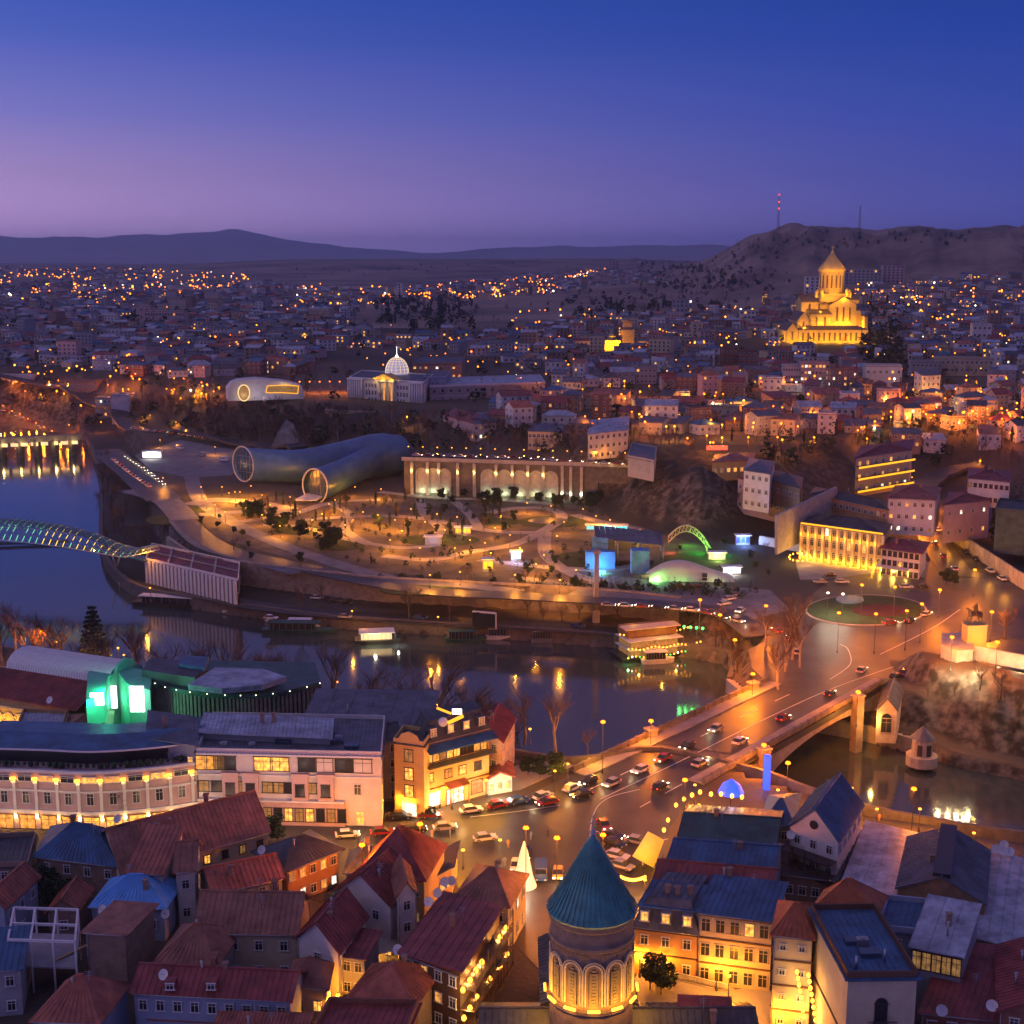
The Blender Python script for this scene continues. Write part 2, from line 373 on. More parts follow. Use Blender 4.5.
# ------------------------------------------------------------------ sheets on the flat ground
_lvl = [0]
def sheet(name, px, mat, z=12.0, lift=None, label=None):
    pts = [P(a, b_, z) for a, b_ in px]
    if lift is None: _lvl[0] += 1; lift = .05 + .006 * _lvl[0]
    m = MB(); m.prism([(p.x, p.y) for p in pts], z - .3, z + lift); o = m.build(name, mat); tag(o, kind='structure'); return o
def smooth_px(px, n=6):
    out = []
    for i in range(len(px) - 1):
        p0 = px[max(i - 1, 0)]; p1 = px[i]; p2 = px[i + 1]; p3 = px[min(i + 2, len(px) - 1)]
        for k in range(n):
            t_ = k / n
            out.append(tuple(.5 * (2 * p1[j] + (p2[j] - p0[j]) * t_ + (2 * p0[j] - 5 * p1[j] + 4 * p2[j] - p3[j]) * t_ ** 2 + (3 * p1[j] - p0[j] - 3 * p2[j] + p3[j]) * t_ ** 3) for j in range(2)))
    return out + [px[-1]]
def ribbon_pts(pts, w):
    L, Rr = [], []
    for i, p in enumerate(pts):
        a = pts[max(i - 1, 0)]; c = pts[min(i + 1, len(pts) - 1)]; d = Vector((c[0] - a[0], c[1] - a[1])).normalized(); nrm = Vector((-d.y, d.x))
        ww = w[i] if isinstance(w, list) else w
        L.append((p[0] + nrm.x * ww / 2, p[1] + nrm.y * ww / 2)); Rr.append((p[0] - nrm.x * ww / 2, p[1] - nrm.y * ww / 2))
    return L, Rr
def ribbon(name, px, w, mat, z=12.0, lift=None, drape=False, n=6, kind='structure'):
    q = smooth_px(px, n) if n > 1 else px
    pts = [P(a, b_, z).xy for a, b_ in q] if not drape else [G(a, b_).xy for a, b_ in q]
    if lift is None: _lvl[0] += 1; lift = .05 + .006 * _lvl[0]
    L, Rr = ribbon_pts(pts, w)
    zs = [(hz(*p) if drape else z) + lift for p in pts]
    if drape:
        for _ in range(3): zs = [(zs[max(i-1,0)] + zs[i] + zs[min(i+1,len(zs)-1)]) / 3 for i in range(len(zs))]
        zs = [max(a, max(hz(*l), hz(*r_), hz(*p)) + lift) for a, l, r_, p in zip(zs, L, Rr, pts)]
    m = MB()
    for i in range(len(pts) - 1):
        m.slab([(*L[i], zs[i]), (*Rr[i], zs[i]), (*Rr[i + 1], zs[i + 1]), (*L[i + 1], zs[i + 1])], .4 if not drape else 1.5)
    o = m.build(name, mat); 
    if kind: tag(o, kind=kind)
    return o
# ------------------------------------------------------------------ building materials
nmat('plaster_white', (.68, .63, .58), .85, .1, .35, bump=.15)
nmat('plaster_cream', (.55, .45, .3), .85, .12, .35, bump=.15)
nmat('plaster_yellow', (.56, .38, .15), .85, .12, .35)
nmat('plaster_pink', (.55, .38, .36), .85, .12, .35)
nmat('plaster_grey', (.34, .34, .35), .85, .15, .35)
nmat('plaster_ochre', (.5, .27, .12), .85, .15, .35)
nmat('plaster_blue', (.3, .36, .48), .85, .12, .35)
nmat('brick', (.26, .11, .075), .9, .25, .7, bump=.3)
nmat('brick_pale', (.3, .2, .15), .9, .25, .7, bump=.3)
nmat('roof_red', (.36, .115, .07), .6, .48, .35, bump=.25, bscale=2.5)
nmat('roof_maroon', (.25, .055, .05), .55, .48, .35, bump=.25, bscale=2.5)
nmat('roof_brown', (.29, .125, .08), .65, .48, .35, bump=.25, bscale=2.5)
nmat('roof_orange', (.36, .1, .04), .7, .48, .35, bump=.25, bscale=2.5)
nmat('roof_blue', (.035, .11, .21), .45, .48, .35, bump=.25, bscale=2.5)
nmat('roof_bright_blue', (.12, .38, .75), .5, .2, .5)
nmat('roof_green', (.03, .09, .085), .5, .48, .35, bump=.25, bscale=2.5)
nmat('roof_grey', (.33, .36, .42), .45, .48, .35, bump=.25, bscale=2.5)
nmat('roof_dark', (.06, .065, .075), .5, .48, .35, bump=.25, bscale=2.5)
nmat('roof_slate', (.1, .11, .14), .5, .48, .35, bump=.25, bscale=2.5)
nmat('trim_white', (.7, .68, .66), .6, .08, 1)
nmat('trim_dark', (.05, .04, .04), .5, .1, 1)
nmat('trim_brown', (.12, .06, .035), .6, .1, 1)
nmat('trim_cream', (.6, .5, .36), .6, .08, 1)
nmat('metal', (.35, .36, .38), .4, .15, 1, metal=.7)
nmat('metal_dark', (.07, .07, .075), .45, .15, 1, metal=.5)
nmat('wood', (.22, .13, .07), .8, .25, 1)
nmat('glass_dark', (.015, .02, .03), .32, 0, spec=.5)
nmat('glass_blue', (.03, .07, .12), .12, 0, spec=.8)
room_mat('room_warm', (1, .45, .07), 1.3)
room_mat('room_amber', (1, .38, .06), .9)
room_mat('room_white', (1, .85, .62), 1.8)
room_mat('room_dim', (1, .5, .15), .2)
emat('lamp_sodium', (1, .2, .006), 6); emat('lamp_warm', (1, .36, .03), 5); emat('lamp_white', (1, .85, .6), 7)
emat('lamp_green', (.1, 1, .2), 2); emat('lamp_red', (1, .06, .03), 3); emat('lamp_blue', (.03, .08, 1), 2); emat('lamp_cyan', (.1, .8, .8), 2)
emat('glow_amber', (1, .42, .02), 1.7); emat('glow_soft', (1, .7, .35), 1.1); emat('sign_white', (1, .95, .9), 4)
nmat('foliage_dark', (.018, .04, .022), .9, .4, .8)
nmat('foliage', (.05, .065, .025), .9, .4, .8)
nmat('bark', (.1, .075, .06), .95, .3, 2)
nmat('twigs', (.12, .075, .06), .95, .3, 2)
nmat('bark_pale', (.3, .24, .2), .9, .3, 2)

# ------------------------------------------------------------------ windows: one mesh per size and style, placed many times
_wm = {}
def win_mesh(w, h, style, frame):
    k = (round(w, 1), round(h, 1), style, frame)
    if k in _wm: return _wm[k]
    m = MB(); t_ = .12
    for c, sz in (((0, -.04, h / 2), (w + .3, .16, .14)), ((0, -.04, -h / 2), (w + .4, .24, .12)), ((-w / 2, -.04, 0), (t_, .14, h)), ((w / 2, -.04, 0), (t_, .14, h))): m.box(c, sz)
    if style != 'plain':
        m.box((0, -.02, 0), (.07, .08, h))
        m.box((0, -.02, h * .2), (w, .08, .07))
    if style == 'arch':
        for i in range(8):
            a0, a1 = math.pi * i / 8, math.pi * (i + 1) / 8
            m.bar((w / 2 * math.cos(a0), -.04, h / 2 + w / 2 * math.sin(a0)), (w / 2 * math.cos(a1), -.04, h / 2 + w / 2 * math.sin(a1)), .14, .12)
    fm = m.mesh('window', frame); p = MB()
    p.box((0, .0, 0), (w, .05, h))
    if style == 'arch': p.add([(0, -.03, h / 2)] + [(w / 2 * math.cos(math.pi * i / 8), -.03, h / 2 + w / 2 * math.sin(math.pi * i / 8)) for i in range(9)], [(0, i + 2, i + 1) for i in range(8)])
    pms = {}
    _wm[k] = (fm, p, pms); return _wm[k]
def window(parent, loc, ang, w, h, glass='glass_dark', style='cross', frame='trim_white', name='window'):
    fm, p, pms = win_mesh(w, h, style, frame)
    if glass not in pms: pms[glass] = p.mesh('pane', glass)
    off = wloc(parent)
    o = bpy.data.objects.new(name, fm); COL.objects.link(o); o.parent = parent; o.location = Vector(loc) - off; o.rotation_euler[2] = ang
    g = bpy.data.objects.new('pane', pms[glass]); COL.objects.link(g); g.parent = o
    return o
_lr = random.Random(3)
def glass_pick(lit):
    if _lr.random() < lit: return _lr.choice(['room_warm', 'room_warm', 'room_amber', 'room_dim', 'room_white'])
    return 'glass_dark'
def facade(parent, a, b, z0, z1, cols, rows, w=1.1, h=1.6, lit=.15, frame='trim_white', style='cross', margin=.0, skip=(), balcony=False):
    """windows on the wall from a to b (seen with a on the left)"""
    a, b = Vector(a[:2]), Vector(b[:2]); d = b - a; L = d.length
    if L < 1.5 or cols < 1 or rows < 1: return
    u = d / L; ang = math.atan2(u.y, u.x); nrm = Vector((u.y, -u.x)); fh = (z1 - z0) / rows
    h = min(h, fh * .66); w = min(w, L / cols * .75)
    for r_ in range(rows):
        for c in range(cols):
            if (c, r_) in skip: continue
            s = margin + (L - 2 * margin) * (c + .5) / cols
            p = a + u * s + nrm * .03; window(parent, (p.x, p.y, z0 + fh * (r_ + .55)), ang, w, h, glass_pick(lit), style, frame)

def roof_mesh(m, A, B, C, D, ze, kind, rise, over, th=.22, axis='AB', ribs=.0, mi=0):
    """A near-left, B near-right, C far-right, D far-left, plan Vectors. Roof faces as slabs + ribs."""
    cen = (A + B + C + D) / 4; u = (B - A).normalized(); v = (D - A).normalized()
    A, B, C, D = A - u * over - v * over, B + u * over - v * over, C + u * over + v * over, D - u * over + v * over
    def z(p, k): return (p.x, p.y, ze + k)
    faces = []
    if kind == 'flat': faces = [[z(A, 0), z(B, 0), z(C, 0), z(D, 0)]]
    elif kind == 'shed': faces = [[z(A, 0), z(B, 0), z(C, rise), z(D, rise)]]
    elif kind == 'shedx': faces = [[z(A, 0), z(B, rise), z(C, rise), z(D, 0)]]
    else:
        if axis == 'AD': A, B, C, D = B, C, D, A
        L = (B - A).length; W = (D - A).length; ins = 0 if kind == 'gable' else min(W / 2, L * .45)
        uu = (B - A).normalized(); r0 = (A + D) / 2 + uu * ins; r1 = (B + C) / 2 - uu * ins
        if kind == 'mansard':
            i = min(rise * .45, W * .3); vv = (D - A).normalized()
            q = [A + uu * i + vv * i, B - uu * i + vv * i, C - uu * i - vv * i, D + uu * i - vv * i]
            P4 = [A, B, C, D]
            faces = [[z(P4[k], 0), z(P4[(k + 1) % 4], 0), z(q[(k + 1) % 4], rise), z(q[k], rise)] for k in range(4)] + [[z(p, rise + .15) for p in q]]
        else:
            faces = [[z(A, 0), z(B, 0), z(r1, rise), z(r0, rise)], [z(C, 0), z(D, 0), z(r0, rise), z(r1, rise)]]
            if kind == 'hip': faces += [[z(B, 0), z(C, 0), z(r1, rise)], [z(D, 0), z(A, 0), z(r0, rise)]]
        m.bar(z(r0, rise + .05), z(r1, rise + .05), .35, .25, mi) if kind in ('gable', 'hip') and (r1 - r0).length > .3 else None
    for f in faces:
        m.slab(f, th, mi)
        if ribs and len(f) == 4:
            a, b, c, d = map(Vector, f); n = int((b - a).length / ribs)
            for k in range(n + 1):
                s = k / max(n, 1); p, q = a.lerp(b, s), d.lerp(c, s)
                if (q - p).length > .3: m.bar(p + Vector((0, 0, .04)), q + Vector((0, 0, .04)), .07, .1, mi)
    return faces
def building(name, label, cat, A, B, D, ze, zg=11.5, roof='gable', rise=2.5, over=.5, axis='AB', wall='plaster_white', rmat='roof_red', ribs=.8,
             cols=None, rows=None, lit=.12, win=(1.1, 1.5), frame='trim_white', style='cross', sides='AB', group=None, trim=None, chimney=0, pix=True, wz0=None, gutter=True, side_cols=None):
    if pix: A, B, D = P(*A, ze).xy, P(*B, ze).xy, P(*D, ze).xy
    else: A, B, D = Vector(A), Vector(B), Vector(D)
    C = B + D - A; cen = (A + C) / 2
    t_ = thing(name, (cen.x, cen.y, zg), label, cat, group)
    m = MB(); pts = [A, B, C, D]
    u = (B - A).normalized(); v = (D - A).normalized()
    m.prism([(p.x, p.y) for p in pts], zg, ze - .02)
    if roof in ('gable',):                 # gable ends
        if axis == 'AB': ends = [(A, D), (B, C)]
        else: ends = [(A, B), (D, C)]
        inn = u if axis == 'AB' else v
        for k, (p, q) in enumerate(ends):
            s = inn * (.3 if k == 0 else -.3); mid = (p + q) / 2
            vs = [(p.x, p.y, ze - .05), (q.x, q.y, ze - .05), (mid.x, mid.y, ze + rise - .2)] + [((x + s).x, (x + s).y, zz) for x, zz in ((p, ze - .05), (q, ze - .05), (mid, ze + rise - .2))]
            m.add(vs, [(0, 1, 2), (5, 4, 3), (0, 3, 4, 1), (1, 4, 5, 2), (2, 5, 3, 0)])
    if roof in ('shed', 'shedx'):
        lo = [(A, 0), (B, 0), (C, rise), (D, rise)] if roof == 'shed' else [(A, 0), (B, rise), (C, rise), (D, 0)]
        vs = [(p.x, p.y, ze - .05) for p, _ in lo] + [(p.x, p.y, ze + r_ - .12) for p, r_ in lo]
        m.add(vs, [(i, (i + 1) % 4, 4 + (i + 1) % 4, 4 + i) for i in range(4)])
    m.build('wall', wall, t_)
    rm = MB(); roof_mesh(rm, A, B, C, D, ze + .05, roof, rise, over, axis=axis, ribs=ribs)
    ro = rm.build('roof', rmat, t_)
    if roof == 'flat':                     # parapet round a flat roof
        pm = MB(); q = [A, B, C, D]
        for i in range(4):
            a, b = q[i], q[(i + 1) % 4]; pm.bar((a.x, a.y, ze + .45), (b.x, b.y, ze + .45), .25, .8)
        pm.build('parapet', trim or wall, t_)
    zt = ze - .1; z0 = zg if wz0 is None else wz0
    nr = rows if rows is not None else max(1, int((ze - z0) / 3.1))
    if trim:
        sm = MB()
        for z_ in [ze - .3] + [z0 + (ze - z0) * k / nr for k in range(1, nr)]:
            for a, b in ((A, B), (B, C), (C, D), (D, A)):
                nn = (b - a).normalized(); nn = Vector((nn.y, -nn.x)) * .1
                sm.bar((a.x + nn.x, a.y + nn.y, z_), (b.x + nn.x, b.y + nn.y, z_), .2, .22)
        sm.build('cornice', trim, t_)
    cm = Vector((0, 0))
    for k, (nm, a, b) in enumerate((('AB', A, B), ('BC', B, C), ('DA', D, A))):
        nn = (b - a); nn = Vector((nn.y, -nn.x)); mid = (a + b) / 2
        if nm != 'AB' and (nm not in sides and sides != 'auto'): continue
        if nn.dot(cm - mid) < 0: continue
        L = (b - a).length
        nc = cols if (nm == 'AB' and cols is not None) else (side_cols if (nm != 'AB' and side_cols is not None) else max(1, int(L / 3.2)))
        facade(t_, a, b, z0, zt, min(nc, 14), nr, win[0], win[1], lit, frame, style)
    if gutter and roof != 'flat':
        gm = MB(); nn = -v * (over + .05) if axis == 'AB' else None
        if axis == 'AB': gm.tube((A.x + nn.x, A.y + nn.y, ze - .05), (B.x + nn.x, B.y + nn.y, ze - .05), .09, n=5)
        e = A + (u * .15 - v * .12); gm.tube((e.x, e.y, ze - .2), (e.x, e.y, zg), .07, n=5)
        gm.build('gutter', 'metal', t_)
    for k in range(chimney):
        s = .25 + .5 * _lr.random(); c = A.lerp(B, s).lerp(D.lerp(C, s), .45 + .3 * _lr.random())
        cmx = MB(); cmx.box((c.x, c.y, ze + rise * .7 + .3), (.7, .7, 1.9 + rise * .5)); cmx.box((c.x, c.y, ze + rise * .95 + 1.3), (.95, .95, .2))
        ch = cmx.build('chimney', 'brick', ro if False else t_)
    if pix and gutter and roof != 'flat' and (B - A).length > 6:      # small things that gather on old roofs
        for k in range(_lr.choice([1, 2, 2, 3])):
            c = A.lerp(B, .15 + .7 * _lr.random()).lerp(D.lerp(C, .5), .25 + .5 * _lr.random()); q = _lr.random(); xm = MB(); zz = ze + rise * .45
            if q < .4: xm.tube((c.x, c.y, zz), (c.x, c.y, zz + 3), .05, n=4); [xm.bar((c.x - .6 + .1 * j, c.y, zz + 2.9 - .3 * j), (c.x + .6 - .1 * j, c.y, zz + 2.9 - .3 * j), .05, .05) for j in range(3)]; xm.build('antenna', 'metal', t_)
            elif q < .75: xm.box((c.x, c.y, zz + .8), (.7, .6, 2.2)); xm.box((c.x, c.y, zz + 1.95), (.9, .8, .15)); xm.build('chimney', 'brick_pale', t_)
            else: xm.tube((c.x, c.y, zz), (c.x, c.y, zz + 1.9), .16, n=7); xm.lathe((c.x, c.y, zz + 2), [(.3, 0), (.02, .25)], 7); xm.build('flue', 'metal', t_)
    return t_, (A, B, C, D)

# ------------------------------------------------------------------ street lamps
def make_lamp(name, h, bulb, label, globe=.32, arm=0.0, style='globe'):
    t_ = thing(name, (0, 0, -500), label, 'street lamp')
    m = MB(); m.lathe((0, 0, 0), [(.22, 0), (.2, .5), (.09, .8), (.06, h - .3)], 8)
    if arm: m.tube((0, 0, h - .35), (arm, 0, h), .05, n=5)
    m.v = [(a, b_, c - 500) for a, b_, c in m.v]; m.build('pole', 'metal_dark', t_)
    m = MB()
    if style == 'globe': m.lathe((arm, 0, h - globe * .2), [(globe, 0), (globe * .98, globe * .2), (globe * .8, globe * .62), (globe * .45, globe * .9), (.01, globe)], 10)
    else: m.box((arm, 0, h), (globe * 2.6, globe * 1.3, globe))
    m.v = [(a, b_, c - 500) for a, b_, c in m.v]; m.build('lamp_globe', bulb, t_)
    m = MB(); m.lathe((arm, 0, h + globe * .75), [(globe * .35, 0), (globe * .2, .12), (.02, .2)], 6)
    m.v = [(a, b_, c - 500) for a, b_, c in m.v]; m.build('cap', 'metal_dark', t_)
    return t_
LAMP_PROTO = {}
def lamp(px, py, kind='park', label=None, group=None, watts=None, z=None, w=None, rz=0.0, light=True):
    """px,py: where the glowing head is seen"""
    spec = {'park': (4.5, 'lamp_warm', .3, 0), 'road': (8.5, 'lamp_sodium', .55, 0), 'city': (7, 'lamp_sodium', .5, 0), 'white': (7, 'lamp_white', .4, 0), 'tall': (11, 'lamp_sodium', .5, 0), 'lantern': (3.6, 'lamp_warm', .32, 0)}[kind]
    if kind not in LAMP_PROTO:
        LAMP_PROTO[kind] = make_lamp('street_lamp', spec[0], spec[1], 'x', spec[2], spec[3])
        t_ = LAMP_PROTO[kind]; first = True
    else: t_ = LAMP_PROTO[kind]; first = False
    h = spec[0]
    if w is None:
        p = P(px, py, z + h) if z is not None else G(px, py, h); base = Vector((p.x, p.y, z if z is not None else hz(p.x, p.y)))
    else: base = Vector(w)
    if first: o = t_; o.location = base; o.rotation_euler[2] = rz; o['label'] = label
    else: o = dup(t_, base, rz, label)
    if group: o['group'] = group
    else:
        if 'group' in o: del o['group']
    col = {'lamp_warm': (1, .33, .02), 'lamp_sodium': (1, .22, .005), 'lamp_white': (1, .8, .55)}[spec[1]]
    if watts is None: watts = {'park': 2200, 'road': 14000, 'city': 9000, 'white': 6000, 'tall': 12000, 'lantern': 1500}[kind]
    watts *= .75
    if light and watts:
        l = plight((0, 0, 0), watts, col, spec[2] * .6); l.parent = o; l.location = (0, 0, h - spec[2] * .62)
    return o
# ================================================================== roads, bridge and banks
L_EDGE = [(574, 772), (652, 735), (707, 710), (768, 682)]
R_EDGE = [(704, 785), (768, 752), (855, 700), (888, 682)]
sheet('road', [(215, 856), (262, 818), (400, 806), (520, 798), (574, 774), (652, 737), (656, 742), (770, 752), (704, 785), (690, 800), (668, 830), (655, 880), (640, 905), (655, 1000), (560, 990), (500, 930), (440, 870), (330, 905), (240, 880)], 'asphalt')
sheet('road', [(768, 684), (752, 668), (748, 650), (775, 636), (805, 628), (806, 600), (838, 572), (880, 566), (925, 572), (932, 556), (1024, 588), (1100, 620), (1100, 650), (1000, 638), (938, 660), (913, 674), (888, 684), (855, 700), (770, 690)], 'asphalt')
sheet('forecourt', [(800, 580), (795, 560), (870, 558), (930, 562), (925, 578), (880, 572), (838, 578)], 'paving')
sheet('pavement', [(265, 814), (400, 800), (520, 790), (574, 766), (562, 760), (500, 768), (390, 780), (240, 800)], 'paving')
sheet('lane_paving', [(735, 990), (700, 960), (640, 968), (620, 1010), (690, 1030), (760, 1045), (790, 1000), (780, 985)], 'paving')
ribbon('hill_road', [(960, 578), (938, 548), (925, 520), (918, 503), (926, 488), (945, 476), (980, 468)], 11, 'asphalt', drape=True, lift=.25)
ribbon('upper_road', [(-20, 378), (60, 395), (100, 412), (128, 428), (180, 434), (250, 447), (300, 452)], 12, 'asphalt', drape=True, lift=.3)
ribbon('riverside_road', [(165, 500), (150, 488), (135, 474), (120, 462), (105, 450)], 16, 'asphalt', z=12, lift=.2)
ribbon('riverside_road', [(165, 500), (215, 545), (300, 567), (420, 590), (520, 596), (640, 603), (720, 612), (760, 636)], 9, 'asphalt', z=12, lift=.12)
ribbon('quay_road', [(180, 590), (260, 606), (340, 614), (430, 620), (560, 628), (640, 633)], 9, 'asphalt', z=4, lift=.1)
sheet('car_park', [(150, 470), (135, 455), (180, 440), (245, 452), (232, 475), (190, 478)], 'plaza')
# kerbs and painted lines of the bridge road
def line_on(px, w=.18, dash=0, name='road_marking', z=12.0, lift=.2):
    pts = [P(a, b, z).xy for a, b in smooth_px(px, 8)]; m = MB(); Lr, Rr2 = ribbon_pts(pts, w)
    for i in range(len(pts) - 1):
        if dash and (i % (2 * dash)) >= dash: continue
        m.add([(*Lr[i], z + lift), (*Rr2[i], z + lift), (*Rr2[i + 1], z + lift), (*Lr[i + 1], z + lift)], [(0, 1, 2, 3)])
    tag(m.build(name, 'marking'), kind='structure')
for k, (q, ds) in enumerate((([(600, 800), (680, 762), (760, 722), (830, 690), (900, 665)], 0), ([(590, 790), (660, 757), (740, 718), (800, 690)], 2), ([(640, 808), (700, 775), (780, 733), (850, 697)], 2), ([(590, 860), (592, 820), (606, 800), (640, 790)], 0), ([(830, 680), (850, 665), (848, 650), (840, 645)], 0), ([(880, 655), (930, 630), (960, 610)], 0), ([(470, 818), (520, 812), (560, 806)], 0), ([(595, 832), (640, 842), (680, 838)], 1))):
    line_on(q, .22, ds, lift=.16 + .004 * k)
# bridge: deck, arch sides, pavements, parapets and lamp piers
br = thing('bridge', P(750, 730, 0), 'broad road bridge with stone parapets, low arch and lamp piers over the river', 'bridge')
bl0, bl1, br0, br1 = P(640, 741, 12).xy, P(768, 682, 12).xy, P(756, 758, 12).xy, P(888, 682, 12).xy
m = MB(); m.prism([tuple(p) for p in (bl0, br0, br1, bl1)], 10.6, 12.14); m.build('deck', 'asphalt', br)
m = MB(); ux = (bl1 - bl0).normalized(); pv = Vector((-ux.y, ux.x))
for p, q, s in ((bl0, bl1, 1), (br0, br1, -1)):
    for j in range(24):
        t0, t1 = j / 24, (j + 1) / 24; z_ = lambda t: 1.0 + 8.6 * (1 - (2 * t - 1) ** 2) ** .5 if 0 < t < 1 else 1.0
        a, b = p.lerp(q, t0), p.lerp(q, t1); n2 = pv * (-1.2 if s > 0 else 1.2)
        v = [(a.x, a.y, 10.62), (b.x, b.y, 10.62), (b.x, b.y, z_(t1)), (a.x, a.y, z_(t0))]; v2 = [(x + n2.x, y + n2.y, z) for x, y, z in v]
        m.add(v + v2, [(0, 1, 2, 3), (7, 6, 5, 4), (3, 2, 6, 7), (0, 3, 7, 4), (1, 0, 4, 5), (2, 1, 5, 6)])
m.build('arch_wall', 'stone', br)
for p, q, nm in ((P(574, 773, 12), P(768, 682, 12), 1), (P(704, 785, 12), P(888, 682, 12), -1)):
    p, q = p.xy, q.xy; n2 = Vector((-(q - p).normalized().y, (q - p).normalized().x)) * nm
    m = MB(); a, b = p - n2 * 1.9, q - n2 * 1.9; m.bar((a.x, a.y, 12.2), (b.x, b.y, 12.2), 3.6, .36); m.build('footway', 'paving', br)
    m = MB(); m.bar((p.x, p.y, 12.9), (q.x, q.y, 12.9), .5, .9); m.bar((p.x, p.y, 13.42), (q.x, q.y, 13.42), .7, .14)
    for j in range(int((q - p).length / 3.2)): c = p + (q - p).normalized() * 3.2 * j; m.box((c.x, c.y, 13.0), (.75, .75, 1.25), math.atan2((q - p).y, (q - p).x))
    m.build('parapet', 'stone_dark', br)
for a, b in ((651, 737), (764, 757), (858, 703), (753, 690)):
    q = P(a, b, 12); m = MB(); m.box((q.x, q.y, 5), (2.2, 2.0, 17.6), .5); m.box((q.x, q.y, 13.9), (2.6, 2.4, .4), .5); m.build('pier', 'stone', br)
# banks
def wall_along(name, pts, off, z0, z1, th, mat, label, cat='wall', cap=None):
    A, _ = ribbon_pts(pts, off * 2); B_, _2 = ribbon_pts(pts, (off + th) * 2); m = MB()
    for i in range(len(A) - 1):
        z0_, z1_ = z0, z1
        v = [(*A[i], z0_), (*A[i + 1], z0_), (*B_[i + 1], z0_), (*B_[i], z0_), (*A[i], z1_), (*A[i + 1], z1_), (*B_[i + 1], z1_), (*B_[i], z1_)]
        m.add(v, [(3, 2, 1, 0), (4, 5, 6, 7), (0, 1, 5, 4), (1, 2, 6, 5), (2, 3, 7, 6), (3, 0, 4, 7)])
    o = m.build(name, mat, loc=(*A[0], z0)); tag(o, label, cat); return o
fb = [Vector(p) for p in line_pts(smooth_px(FAR_BANK[3:21], 4), 0)]
wall_along('quay_wall', fb, -.2, -1.5, 4.35, 1.6, 'stone_dark', 'low stone quay wall along the far side of the river', 'quay wall')
fb2 = [Vector(p) for p in line_pts(smooth_px(FAR_BANK[7:17], 3), 0)]
wall_along('embankment_wall', fb2, 21.5, 3.0, 12.6, 1.2, 'stone', 'long retaining wall between the riverside quay and the park above', 'retaining wall')
nb = [Vector(p) for p in line_pts(smooth_px(NEAR_BANK[1:15], 4), 12)]
wall_along('river_wall', nb, -1.2, -1.5, 13.0, 1.0, 'stone_dark', 'stone river wall below the old town on the near bank', 'river wall')
fb3 = [Vector(p) for p in line_pts(smooth_px(FAR_BANK[20:25], 5), 0)]
wall_along('footing_wall', fb3, -.4, -1.5, 3.8, 2.4, 'stone_pale', 'pale stone footing wall under the brown cliff', 'footing wall')
# roundabout island
def ellipse_px(cx_, cy_, rx, ry, n=40): return [(cx_ + rx * math.cos(2 * math.pi * i / n), cy_ + ry * math.sin(2 * math.pi * i / n)) for i in range(n)]
sheet('roundabout_kerb', ellipse_px(866, 611, 61, 15.5), 'concrete', lift=.34); sheet('roundabout_lawn', ellipse_px(866, 611, 59, 14.6), 'lawn', lift=.42)
nmat('flower_bed', (.06, .012, .018), .9, .4, .5); nmat('pool_blue', (.04, .2, .35), .2, .2, .5)
sheet('flower_bed', ellipse_px(880, 612, 28, 6), 'flower_bed', lift=.5); sheet('fountain_pool', ellipse_px(850, 601, 14, 4.2), 'pool_blue', lift=.56)
# park: paths and lawns
sheet('park_lawn', [(192, 508), (225, 500), (260, 497), (330, 493), (400, 499), (600, 506), (650, 530), (700, 545), (745, 560), (700, 572), (600, 575), (520, 588), (420, 575), (300, 562), (215, 538)], 'park_ground', lift=.03)
for k, (q, w_, mt) in enumerate((([(178, 520), (205, 545), (255, 560), (300, 572)], 8, 'plaza'), ([(262, 537), (300, 552), (350, 568), (400, 580), (470, 586), (520, 592)], 7, 'plaza'), ([(512, 578), (600, 588), (660, 596)], 6, 'plaza'),
        ([(384, 556), (430, 560), (470, 552), (512, 545), (545, 530), (562, 517), (548, 509), (515, 508), (490, 513)], 5, 'paving'), ([(545, 532), (547, 556), (575, 575), (605, 582)], 5, 'paving'),
        ([(300, 520), (380, 516), (430, 520), (490, 531), (545, 533)], 5, 'paving'), ([(380, 492), (440, 498), (500, 500), (560, 505)], 5, 'paving'), ([(236, 522), (290, 515), (330, 503), (380, 500)], 5, 'paving'),
        ([(190, 470), (200, 500), (232, 522), (262, 537)], 7, 'plaza'), ([(190, 505), (215, 500), (256, 503), (290, 510)], 9, 'paving'), ([(480, 560), (530, 566), (600, 570), (640, 565)], 5, 'paving'), ([(130, 490), (165, 500), (185, 520)], 12, 'plaza'), ([(262, 525), (300, 527), (350, 540), (400, 548), (440, 545)], 4, 'paving'), ([(330, 503), (350, 515), (345, 530), (370, 545)], 4, 'paving'), ([(420, 500), (425, 515), (440, 530), (430, 545)], 4, 'paving'), ([(455, 502), (470, 515), (480, 530)], 4, 'paving'), ([(575, 515), (600, 522), (640, 530)], 5, 'paving'), ([(200, 515), (250, 512), (300, 513)], 7, 'paving'))):
    ribbon('park_path', q, w_, mt, lift=.1 + .007 * k)
for k, q in enumerate((ellipse_px(552, 522, 34, 6), ellipse_px(590, 560, 40, 9), ellipse_px(620, 545, 30, 6), ellipse_px(420, 590, 40, 5), ellipse_px(340, 545, 26, 6), ellipse_px(440, 540, 40, 6), ellipse_px(500, 522, 22, 4), ellipse_px(300, 530, 25, 5), ellipse_px(700, 560, 40, 8), ellipse_px(200, 510, 12, 4), ellipse_px(160, 520, 14, 5), ellipse_px(225, 548, 22, 5))):
    sheet('lawn', q, 'lawn', lift=.06 + .003 * k)
sheet('fountain_pool', ellipse_px(548, 521, 20, 3.2), 'roof_dark', lift=.2)
sheet('plaza', [(560, 600), (600, 575), (700, 585), (770, 590), (790, 610), (740, 622), (700, 612), (620, 604)], 'plaza', lift=.09)
